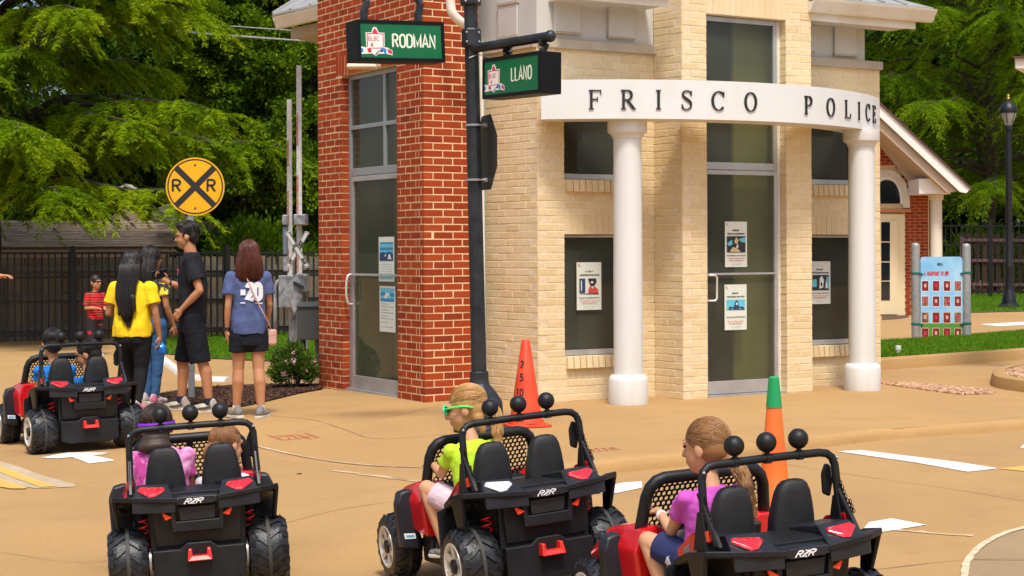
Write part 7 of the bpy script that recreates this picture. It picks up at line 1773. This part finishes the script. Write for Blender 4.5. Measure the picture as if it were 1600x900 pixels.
MB().lathe([(.030, -.012), (.034, -.009), (.034, .009), (.030, .012)], c=wrL + Vector((0, -.002, .012)), n=16).build('watch', m_black, wb_, smooth=True)
bagc = wb_.matrix_basis @ Vector((.205, .02, .735)); bag = empty('shoulder_bag', bagc, R(25), 'small pink shoulder bag hanging at the hip of the woman in blue', 'bag'); m_bag = mat('pink leather', (.62, .36, .30), .5, c2=(.55, .30, .25), vs=9)
MB().loft([[(x * k, y * k, z) for x, y in ((-.035, -.06), (.035, -.06), (.035, .06), (-.035, .06))] for k, z in ((.8, -.075), (1, -.06), (1, .03), (.85, .06))]).build('body', m_bag, bag, bevel=.01, seg=2); MB().loft([[(x, y, z) for x, y in ((-.038, -.062), (.038, -.062), (.038, .062), (-.038, .062))] for z in (.0, .058)]).build('flap', m_bag, bag, bevel=.012, seg=2)
Bi = bag.matrix_basis.inverted(); wq = lambda v: Bi @ (wb_.matrix_basis @ Vector(v)); mb = MB(); mb.tube([wq(v) for v in bez([(-.05, .06, 1.335), (-.048, -.02, 1.35), (-.03, -.105, 1.27), (.03, -.130, 1.12), (.10, -.128, .98), (.17, -.08, .86), (.205, .0, .79)], 6)], .0055, 6); mb.build('strap', m_bag, bag, smooth='all')

# ---- woman in yellow, seen from behind
m_yl = cloth('yellow t-shirt', (.80, .60, .015), (.76, .52, .012)); m_lg = cloth('black leggings', (.010, .010, .012))
py_ = place(208, 648); S = (z_at(205, 392, py_.x, py_.y) - py_.z) / 1.60
wy = empty('person', py_, R(-12), 'woman in bright yellow t-shirt and black leggings with long black hair, seen from behind', 'person'); wy.scale = (S, S, S)
hc = Vector((0, .03, 1.475)); Mh = rot(10, 0, -10)
shL, shR = Vector((-.178, 0, 1.23)), Vector((.178, .0, 1.23)); elL, wrL = Vector((-.245, -.02, .995)), Vector((-.20, .19, 1.01)); elR, wrR = Vector((.245, -.01, .99)), Vector((.265, .03, .77))
kL, aL, kR, aR = Vector((-.10, .10, .46)), Vector((-.10, .04, .09)), Vector((.09, .0, .45)), Vector((.12, -.16, .15))
sk = hd(hc, Mh, .97) + [C((0, -.005, 1.27), .052, (0, .02, 1.42), .048)] + arm(shL, elL, wrL, .98) + arm(shR, elR, wrR, .98) + hand(wrL, (.4, .9, .1), (0, 0, -1), .95, .7, 1) + hand(wrR, (0, .15, -1), (-1, 0, 0), .95, .7, -1)
blob('skin', sk, .0065, sk_md, wy); face(wy, hc, Mh, .97)
blob('t_shirt', torso([(0, -.01, .765, .192, .150), (0, -.01, .86, .190, .150), (0, 0, .98, .178, .130), (0, 0, 1.08, .176, .122), (0, 0, 1.18, .184, .112), (0, -.01, 1.255, .15, .088), (0, -.008, 1.31, .076, .060)]) + [C(shL, .074, shL.lerp(elL, .3), .070), K(shL, .066, shL.lerp(elL, .62), .076), C(shR, .074, shR.lerp(elR, .3), .070), K(shR, .066, shR.lerp(elR, .62), .076)], .0085, m_yl, wy, wrinkle=.013, wscale=9, wst=(1.3, 1.3, .6), seed=19)
blob('leggings', [('l', [(0, -.01, .70, .165, .135), (0, -.01, .78, .168, .130), (0, 0, .88, .150, .11)]), C((-.09, 0, .78), .112, kL, .068), C(kL, .066, kL.lerp(aL, .35), .066), C(kL.lerp(aL, .35), .066, aL, .045), C((.09, 0, .78), .112, kR, .068), C(kR, .066, kR.lerp(aR, .35), .066), C(kR.lerp(aR, .35), .066, aR, .045), E((0, -.02, .74), (.168, .135, .09))], .008, m_lg, wy, wrinkle=.004, wscale=12)
blob('hair', [E(hc + Vector((0, -.020, .030)), (.092, .104, .098)), ('l', [(.035, -.165, .86, .018, .014), (.025, -.165, .92, .045, .022), (.01, -.155, 1.02, .078, .034), (-.01, -.14, 1.14, .098, .042), (-.01, -.115, 1.26, .104, .055), (0, -.075, 1.36, .10, .075), (0, -.04, 1.46, .10, .095), (0, -.02, 1.54, .075, .08)]), C((-.05, -.15, 1.10), .03, (-.07, -.16, .98), .012), C((.07, -.15, 1.15), .03, (.10, -.16, 1.02), .010)], .0075, h_blk, wy, wrinkle=.006, wscale=20, wst=(2.2, 2.2, .3), seed=4)
long_hair(wy, h_blk, hc, Mh, [(.035, -.165, .84, .018, .014), (.025, -.165, .92, .045, .022), (.01, -.155, 1.02, .078, .034), (-.01, -.14, 1.14, .098, .042), (-.01, -.115, 1.26, .104, .055), (0, -.075, 1.36, .10, .075), (0, -.04, 1.46, .10, .095), (0, -.02, 1.54, .075, .08)])
m_psh = mat('pink grey trainer', (.45, .38, .40), .8, c2=(.55, .12, .25), vs=8, vfac=(.55, .6))
shoe(wy, (aL.x, aL.y, 0), R(0), m_psh, m_sole, .95); shoe(wy, (aR.x, aR.y - .01, .065), R(-25), m_psh, m_sole, .95, pitch=R(-28))
# ---- woman in jeans behind her
m_jn = cloth('blue jeans', (.045, .12, .26), (.03, .085, .19)); m_blk2 = mat('black and yellow print top', (.03, .03, .03), .8, c2=(.72, .62, .05), vs=9, vfac=(.52, .56))
pj = place(239, 631); S = (z_at(235, 386, pj.x, pj.y) - pj.z) / 1.60
wj = empty('person', pj, R(-35), 'woman in blue jeans with black hair mostly hidden behind the woman in yellow', 'person'); wj.scale = (S, S, S)
hc = Vector((-.03, .03, 1.48)); Mh = rot(0, 0, -10); shL, shR = Vector((-.15, 0, 1.26)), Vector((.15, 0, 1.26)); elL, wrL, elR, wrR = Vector((-.20, .0, 1.01)), Vector((-.17, .14, .86)), Vector((.20, .0, 1.0)), Vector((.20, .10, .80))
sk = hd(hc, Mh, .97) + [C((0, 0, 1.28), .048, (-.02, .01, 1.42), .046)] + arm(shL, elL, wrL, .88) + arm(shR, elR, wrR, .88) + hand(wrL, (.1, .5, -.8), (1, 0, 0), .92, .6, 1) + hand(wrR, (0, .3, -1), (-1, 0, 0), .92, .6, -1)
blob('skin', sk, .007, sk_md, wj); face(wj, hc, Mh, .97)
blob('top', torso([(0, 0, .86, .150, .115), (0, 0, 1.0, .145, .108), (0, 0, 1.15, .152, .108), (0, 0, 1.24, .15, .095), (0, -.01, 1.33, .07, .056)]) + [K(shL, .060, shL.lerp(elL, .6), .064), C(shL, .06, shL.lerp(elL, .2), .06), K(shR, .060, shR.lerp(elR, .6), .064), C(shR, .06, shR.lerp(elR, .2), .06)], .009, m_blk2, wj, wrinkle=.007, wscale=9)
blob('jeans', [('l', [(0, -.01, .74, .155, .125), (0, -.01, .82, .160, .125), (0, 0, .92, .142, .11)]), C((-.08, 0, .80), .10, (-.08, .03, .46), .062), C((-.08, .03, .46), .060, (-.08, .0, .11), .044), C((.08, 0, .80), .10, (.08, .0, .46), .062), C((.08, .0, .46), .060, (.08, -.04, .11), .044), E((0, -.04, .80), (.155, .13, .11))], .008, m_jn, wj, wrinkle=.006, wscale=12)
blob('hair', [E(hc + Vector((0, -.02, .03)), (.093, .104, .098)), ('l', [(.01, -.12, 1.10, .06, .03), (0, -.11, 1.22, .10, .05), (-.01, -.08, 1.34, .105, .075), (-.03, -.03, 1.46, .10, .095)])], .008, h_blk, wj, wrinkle=.005, wscale=20, wst=(2.2, 2.2, .3))
long_hair(wj, h_blk, hc, Mh, [(.01, -.12, 1.08, .05, .03), (.01, -.12, 1.10, .06, .03), (0, -.11, 1.22, .10, .05), (-.01, -.08, 1.34, .105, .075), (-.03, -.03, 1.46, .10, .095), (-.03, -.02, 1.54, .08, .08)], n=160)
shoe(wj, (-.08, 0, 0), R(-10), m_psh, m_sole, .95); shoe(wj, (.08, -.04, 0), R(5), m_psh, m_sole, .95)
bm_ = wy.matrix_basis @ Vector((.275, .06, .665)); bb_ = empty('blue_pouch', bm_, 0, 'shiny blue pouch hanging from the right hand of the woman in yellow', 'pouch'); blob('body', [E((0, 0, -.02), (.045, .03, .055)), E((.01, 0, -.05), (.04, .03, .03)), C((0, 0, .02), .02, (0, 0, .055), .008)], .006, mat('blue foil', (.01, .10, .42), .25, .3, c2=(.02, .2, .6), vs=20), bb_, wrinkle=.006, wscale=30)

# ---- small boy in red by the fence
m_rbk = None
def stripes(name, a, b, sc_):
    m = bpy.data.materials.new(name); m.use_nodes = True; n = m.node_tree.nodes; l = m.node_tree.links; tc = n.new('ShaderNodeTexCoord'); wv = n.new('ShaderNodeTexWave'); wv.bands_direction = 'Z'; wv.inputs['Scale'].default_value = sc_; wv.inputs['Distortion'].default_value = 2.5; wv.inputs['Detail'].default_value = 1
    l.new(tc.outputs['Object'], wv.inputs[0]); cr = n.new('ShaderNodeValToRGB'); cr.color_ramp.elements[0].position = .28; cr.color_ramp.elements[0].color = (*b, 1); cr.color_ramp.elements[1].position = .36; cr.color_ramp.elements[1].color = (*a, 1); l.new(wv.outputs[0], cr.inputs[0]); l.new(cr.outputs[0], n['Principled BSDF'].inputs[0]); n['Principled BSDF'].inputs['Roughness'].default_value = .8; return m
pk = P(149, 552, 23.0); pk = Vector((pk.x, 23.0, ground_z(pk.x, 23.0))); S = (z_at(151, 429, pk.x, pk.y) - pk.z) / 1.12
kr = empty('person', pk, R(-135), 'small boy in red and black striped shirt and sunglasses standing by the iron fence', 'person'); kr.scale = (S, S, S)
hc = Vector((0, .02, 1.01)); Mh = rot(0, 0, 10); shL, shR = Vector((-.11, 0, .83)), Vector((.11, 0, .83)); elL, wrL, elR, wrR = Vector((-.15, .01, .66)), Vector((-.06, .14, .66)), Vector((.15, .01, .66)), Vector((.07, .15, .66))
sk = hd(hc, Mh, .88) + [C((0, 0, .84), .036, (0, .01, .95), .036)] + arm(shL, elL, wrL, .7) + arm(shR, elR, wrR, .7) + leg((-.06, 0, .52), (-.06, .01, .29), (-.06, 0, .07), .7) + leg((.06, 0, .52), (.06, .01, .29), (.06, 0, .07), .7) + hand(wrL, (.4, .9, 0), (0, 0, -1), .65, .7, 1) + hand(wrR, (-.4, .9, 0), (0, 0, -1), .65, .7, -1)
blob('skin', sk, .0065, sk_tan, kr); face(kr, hc, Mh, .88)
blob('shirt', torso([(0, 0, .50, .115, .09), (0, 0, .62, .112, .085), (0, 0, .75, .115, .085), (0, 0, .83, .11, .07), (0, 0, .89, .05, .045)]) + [C(shL, .05, shL.lerp(elL, .3), .05), K(shL, .045, shL.lerp(elL, .8), .052), C(shR, .05, shR.lerp(elR, .3), .05), K(shR, .045, shR.lerp(elR, .8), .052)], .008, stripes('red and black stripes', (.62, .02, .015), (.03, .01, .01), 9), kr, wrinkle=.004)
blob('trousers', [C((-.06, 0, .50), .072, (-.06, .0, .12), .045), C((.06, 0, .50), .072, (.06, 0, .12), .045), E((0, 0, .50), (.11, .085, .06))], .008, mat('black and red trousers', (.015, .012, .014), .8, c2=(.5, .02, .02), vs=8, vfac=(.58, .62)), kr)
blob('hair', [E(hc + Vector((0, -.018, .035)), (.075, .088, .080))], .0065, h_blk, kr, wrinkle=.005, wscale=30)
mb = MB(); T = lambda x, y, z: hc + Mh @ (Vector((x, y, z)) * .88)
for sx in (-1, 1): mb.loft([[T(sx * .032 + a * .026, .088 + o_, .014 + b * .017) for a, b in ((-1, -.6), (-.6, -1), (.6, -1), (1, -.6), (1, .7), (-1, .7))] for o_ in (0, .004)])
mb.tube([T(-.075, .0, .02), T(-.06, .07, .022), T(0, .095, .022), T(.06, .07, .022), T(.075, .0, .02)], .0035, 6); mb.build('sunglasses', m_black, kr)
for sx in (-.06, .06): shoe(kr, (sx, 0, 0), 0, m_gsh, m_sole, .62)

# ---- person entering at the left edge: only an outstretched arm and a leg reach the picture
pe = P(-52, 650, 14.4); pe = Vector((pe.x, 14.4, ground_z(pe.x, 14.4)))
wl = empty('person', pe, R(-80), 'person cut off by the left edge, reaching an arm into the picture', 'person')
hc = Vector((0, .02, 1.50)); Mh = rot(0, 0, 0); shL, shR = Vector((-.16, 0, 1.28)), Vector((.16, 0, 1.28)); elL, wrL = Vector((-.17, .12, 1.16)), Vector((-.12, .24, 1.235)); elR, wrR = Vector((.2, 0, 1.02)), Vector((.19, .10, .83))
sk = hd(hc, Mh) + [C((0, 0, 1.30), .05, (0, .01, 1.44), .048)] + arm(shL, elL, wrL, .9) + arm(shR, elR, wrR, .9) + hand(wrL, (.1, .95, .12), (0, 0, -1), .95, .45, 1) + hand(wrR, (0, .4, -.9), (-1, 0, 0), .95, .6, -1)
blob('skin', sk, .007, sk_tan, wl); face(wl, hc, Mh)
blob('t_shirt', torso([(0, 0, .80, .165, .125), (0, 0, 1.0, .155, .11), (0, 0, 1.22, .165, .105), (0, -.01, 1.35, .07, .056)]) + [K(shL, .062, shL.lerp(elL, .6), .068), C(shL, .065, shL.lerp(elL, .2), .06), K(shR, .062, shR.lerp(elR, .6), .068), C(shR, .065, shR.lerp(elR, .2), .06)], .009, m_yl, wl)
blob('leggings', [C((-.08, 0, .82), .10, (-.08, .05, .46), .064), C((-.08, .05, .46), .062, (-.08, .02, .10), .045), C((.08, 0, .82), .10, (.08, .1, .46), .064), C((.08, .1, .46), .062, (.08, .08, .10), .045), E((0, 0, .84), (.16, .12, .1))], .009, mat('purple patterned leggings', (.05, .02, .10), .8, c2=(.16, .04, .12), vs=14), wl)
blob('hair', [E(hc + Vector((0, -.02, .035)), (.085, .1, .092))], .008, h_dk, wl)
shoe(wl, (-.08, .02, 0), 0, m_gsh, m_sole); shoe(wl, (.08, .08, 0), 0, m_gsh, m_sole)

# ================================================================== children in the cars
def kid(key, label, seat, head, hyaw, hpitch, sh, arms, legs_, skin, hair, shirt, hs=.92, hroll=0, hips=None, sleeve=.45, shortm=None, hairp=(), faceon=True, tie=None, short=False, tail=None, bulk=1.0, wr=.007, vox=.0055, socks=None, shoem=None):
    """all in car coordinates; arms = [(elbow, wrist, fingers dir)], legs_ = [(knee, ankle)]"""
    Mc = car_matrix(key); root = empty('person', (0, 0, 0), 0, label, 'person'); base = Vector(seat); root.matrix_basis = Mc @ Matrix.Translation(base)
    o = lambda v: Vector(v) - base
    Mh = rot(0, 0, hyaw) @ rot(hpitch, 0, 0) @ rot(0, hroll, 0); hc = o(head); c = o(sh); hp = o(hips or seat); w_ = .100 * bulk
    axis_ = Matrix.Rotation(R(0), 3, 'Z'); shs = [c + Vector((-w_, 0, 0)), c + Vector((w_, 0, 0))]
    pr = hd(hc, Mh, hs) + [C(c + Vector((0, 0, .0)), .040, hc - Vector((0, 0, .05)), .038)]
    for i, (el, wrr, fd) in enumerate(arms):
        if el is None: continue
        pr += arm(shs[i], o(el), o(wrr), .66) + hand(o(wrr), fd, (0, 0, -1), .70, .9, 1 if i == 0 else -1)
    lg_ = []
    for i, (kn, an) in enumerate(legs_):
        h_ = hp + Vector((-.055 if i == 0 else .055, .03, .0)); pr += leg(h_, o(kn), o(an), .74); lg_.append((h_, o(kn), o(an)))
    blob('skin', pr, vox, skin, root)
    if faceon: face(root, hc, Mh, hs, brow=hair)
    up = (c - hp); tz = [hp.lerp(c, t) for t in (0, .25, .5, .75, .95, 1.0, 1.12)]
    rr_ = [(.112, .090), (.106, .084), (.103, .078), (.112, .076), (.116, .066), (.100, .058), (.044, .042)]
    sp = [('l', [(p.x, p.y, p.z, a * bulk, b) for p, (a, b) in zip(tz, rr_)])]
    for i, (el, wrr, fd) in enumerate(arms):
        if el is None: continue
        e_ = o(el); sp += [C(shs[i] + Vector((0, 0, -.012)), .042, shs[i].lerp(e_, .25), .037), K(shs[i], .036, shs[i].lerp(e_, sleeve + .12), .040)]
    blob('t_shirt', sp, vox + .001, shirt, root, wrinkle=wr, wscale=16, seed=hash(key) % 7)
    if shortm:
        q = [E(hp + Vector((0, 0, .0)), (.118, .10, .07))]
        for h_, k_, a_ in lg_: q += [C(h_, .075, h_.lerp(k_, .3), .072), K(h_, .070, h_.lerp(k_, .80), .064)]
        blob('shorts', q, vox + .001, shortm, root, wrinkle=.004, wscale=16)
    T = lambda x, y, z: hc + Mh @ (Vector((x, y, z)) * hs)
    hp_ = [E(T(0, -.022, .034), (.081 * hs, .096 * hs, .088 * hs), Mh), E(T(0, -.044, .0), (.0755 * hs, .077 * hs, .078 * hs), Mh)] + [f(T) for f in hairp]
    blob('hair', hp_, .005, hair, root, iters=6)
    if tie or short:
        ps = []
        for k in range(800 if tie else 520):
            if tie:
                a = random.uniform(-1.35, 1.35) if k % 2 else random.choice((-1, 1)) * random.uniform(1.3, 2.7); el = random.uniform(.12, 1.3) if (k % 2 or abs(a) < 1.8) else random.uniform(-.55, 1.1)
                v0 = Vector((math.sin(a) * math.cos(el), math.cos(a) * math.cos(el), math.sin(el))); v1 = Vector((random.gauss(0, .10), -1, tie + random.gauss(0, .10)))
            else:
                a = random.uniform(-3.1, 3.1); v0 = Vector((random.gauss(0, .15), random.gauss(-.1, .15), 1)); v1 = Vector((math.sin(a), math.cos(a) - .25, random.uniform(-.9, .15) if abs(a) > 1.2 else random.uniform(.35, .6)))
            ps.append(over_head(hc, Mh, hs, v0, v1, random.uniform(.995, 1.025), 8, (.082, .097, .089)))
        strands(root, hair, ps, .0007)
    if tail:
        tp = [o(v) for v in tail]; rs_ = [.020, .034, .033, .028, .020, .008][:len(tp)]
        blob('ponytail', [('t', bez(tp, 3), [rs_[0] + (rs_[min(int(i / 3) + 1, len(rs_) - 1)] - rs_[0]) * 1.0 if i else rs_[0] for i in range(3 * (len(tp) - 1) + 1)])], .005, hair, root, iters=6)
        ps = []
        for k in range(150):
            a = random.uniform(0, 6.28); q = random.uniform(.8, 1.12); ph = random.uniform(-.5, .5)
            pts = bez(tp, 3); n = len(pts); out = []
            for i, v in enumerate(pts):
                r_ = rs_[min(int(i / 3) + (1 if i else 0), len(rs_) - 1)] * q; a2 = a + ph * i / 4 + .35 * math.sin(i * .9 + a)
                out.append(v + Vector((math.cos(a2) * r_, math.sin(a2) * r_, 0)))
            ps.append(out[:random.randint(n - 4, n)])
        strands(root, hair, ps, .0016)
    for i, (h_, k_, a_) in enumerate(lg_): shoe(root, a_ - Vector((0, 0, .06)), R(20 if i == 0 else 0), shoem or m_gsh, m_sole, .64)
    return root, T, Mh, hc
m_neon = cloth('neon green t-shirt', (.50, .76, .04), (.44, .68, .03)); m_mag = cloth('orchid pink t-shirt', (.56, .10, .50), (.48, .08, .42)); m_lbl = cloth('azure blue t-shirt', (.015, .20, .62), (.01, .15, .50)); m_tie = mat('pink tie dye', (.80, .36, .60), .85, c2=(.48, .05, .28), vs=14, vfac=(.44, .6), bump=.2, bs=60); m_wht = mat('white patterned fabric', (.74, .72, .74), .85, c2=(.35, .33, .38), vs=38, vfac=(.55, .62))
m_pkw = cloth('pale pink shorts', (.72, .52, .58)); m_nvy = mat('navy printed shorts', (.012, .018, .085), .85, c2=(.70, .72, .80), vs=16, vfac=(.60, .63))
m_wband = mat('white wrist band', (.75, .74, .72), .6)
# middle car girl
rM, TM, MhM, hM = kid('M', 'girl in neon green t-shirt and green sunglasses driving the middle car', (-.137, .30, .36), (-.137, .400, .850), 58, -8, (-.137, .350, .665),
    [((-.268, .46, .545), (-.262, .60, .590), (.1, .95, .1)), ((-.02, .50, .56), (-.09, .56, .545), (-.3, .9, 0))], [((-.325, .54, .480), (-.285, .47, .20)), ((-.09, .60, .44), (-.09, .66, .26))], sk_lt, h_bld, m_neon, hs=.97, bulk=1.12, tie=.15, shortm=m_pkw,
    hairp=[lambda T: C(T(-.04, -.06, -.05), .03, T(-.035, -.07, -.12), .018)], tail=[(-.048, .345, .872), (-.022, .325, .835), (-.015, .31, .765), (-.022, .295, .70), (-.035, .285, .64)])
m_gg = mat('mint green sunglasses', (.02, .72, .38), .25, coat=.4); m_gg2 = mat('lime temple', (.10, .80, .12), .25)
mb = MB(); s_h = .97
for sx in (-1, 1):
    ring_ = [TM(sx * .034 + .030 * math.cos(t), .094 - .010 * abs(sx) * 0, .016 + .022 * math.sin(t)) for t in [2 * math.pi * k / 14 for k in range(15)]]; mb.tube(ring_, .0052, 6, cap=False)
mb.tube([TM(-.012, .098, .02), TM(.012, .098, .02)], .005, 6); gl = mb.build('sunglasses', m_gg, rM, smooth='all')
mb = MB()
for sx in (-1, 1): mb.tube([TM(sx * .064, .088, .022), TM(sx * .082, .04, .024), TM(sx * .084, -.02, .016), TM(sx * .080, -.055, .0)], .0058, 6)
mb.build('temple', m_gg2, gl, smooth='all'); mb = MB()
for sx in (-1, 1): mb.loft([[TM(sx * .034 + .028 * math.cos(t), .094 + o_, .016 + .020 * math.sin(t)) for t in [2 * math.pi * k / 14 for k in range(14)]] for o_ in (0, .002)])
mb.build('lens', m_black, gl)
# right car girl
rR, TR, MhR, hR_ = kid('R', 'girl in orchid pink t-shirt with long ponytail driving the right car', (-.137, .27, .37), (-.125, .335, .835), 32, -6, (-.130, .285, .652),
    [((-.255, .42, .500), (-.235, .56, .560), (.05, .95, .1)), ((-.0, .42, .53), (-.06, .52, .52), (-.3, .9, 0))], [((-.315, .52, .455), (-.270, .44, .18)), ((-.09, .56, .43), (-.09, .64, .26))], sk_lt, h_brn, m_mag, hs=.98, bulk=1.2, tie=-.25, shortm=m_nvy,
    tail=[(-.074, .250, .800), (-.052, .215, .765), (-.042, .185, .715), (-.036, .160, .665), (-.030, .145, .61), (-.026, .135, .555)])
o = lambda v: Vector(v) - Vector((-.137, .27, .37)); MB().lathe([(.019, -.008), (.0225, -.006), (.0225, .006), (.019, .008)], c=o((-.238, .535, .549)), n=16, axis='y').build('wrist_band', m_wband, rR, smooth=True)
# left near car
rL1, TL1, _, _ = kid('L', 'girl in pink tie dye top with purple headband in the near left car', (-.150, .30, .36), (-.160, .375, .780), -10, -10, (-.150, .325, .645),
    [((-.285, .36, .47), (-.24, .50, .46), (.1, .95, .1)), ((-.015, .34, .44), (-.04, .47, .42), (-.2, .9, -.1))], [((-.19, .56, .42), (-.19, .64, .24)), ((-.09, .56, .42), (-.09, .64, .24))], sk_br, h_dk, m_tie, hs=.98, bulk=1.28, short=True, shortm=m_nvy, wr=.008,
    hairp=[lambda T: E(T(0, -.085, -.105), (.085, .045, .040)), lambda T: E(T(0, -.07, -.07), (.07, .045, .05))])
mb = MB(); n = 28
ringb = [[TL1(.090 * r_ * math.cos(t), -.020 + .112 * r_ * math.sin(t), .012 + z + .02 * math.sin(t)) for t in [2 * math.pi * k / n for k in range(n)]] for r_, z in ((1.0, -.014), (1.05, -.010), (1.05, .012), (1.0, .016))]
mb.loft(ringb, cap=False); mb.build('headband', cloth('purple ribbon', (.20, .03, .52)), rL1, smooth='all')
rL2, TL2, _, _ = kid('L', 'small child with light brown hair in white top, right seat of near left car', (.137, .28, .33), (.185, .400, .655), -52, -12, (.150, .30, .490),
    [((.02, .36, .40), (.03, .46, .40), (0, .9, 0)), ((.25, .38, .40), (.22, .48, .42), (0, .9, 0))], [((.10, .52, .40), (.10, .60, .25)), ((.18, .52, .40), (.18, .60, .25))], sk_lt, h_lb, m_wht, hs=.90, sleeve=.8, short=True, shortm=m_wht,
    hairp=[lambda T: E(T(0, -.06, -.05), (.080, .060, .07)), lambda T: C(T(-.06, -.03, -.04), .03, T(-.06, -.03, -.11), .02)])
# far left car
kid('F', 'boy in azure blue t-shirt, short black hair, left seat of the far car', (-.137, .28, .36), (-.145, .330, .808), 4, -4, (-.137, .29, .615),
    [((-.26, .36, .48), (-.21, .48, .47), (0, .9, 0)), ((-.01, .36, .48), (-.07, .48, .47), (0, .9, 0))], [((-.20, .54, .42), (-.20, .62, .24)), ((-.09, .54, .42), (-.09, .62, .24))], sk_tan, h_blk, m_lbl, hs=.98, bulk=1.25, short=True, shortm=m_shb, vox=.007)
kid('F', 'boy in azure blue t-shirt leaning over in the right seat of the far car', (.137, .28, .34), (.135, .360, .705), 55, -15, (.120, .30, .520),
    [((.0, .36, .42), (.02, .46, .42), (0, .9, 0)), ((.24, .36, .42), (.20, .46, .42), (0, .9, 0))], [((.10, .54, .40), (.10, .62, .24)), ((.18, .54, .40), (.18, .62, .24))], sk_tan, h_blk, m_lbl, hs=.98, bulk=1.15, short=True, shortm=m_shb, vox=.007)
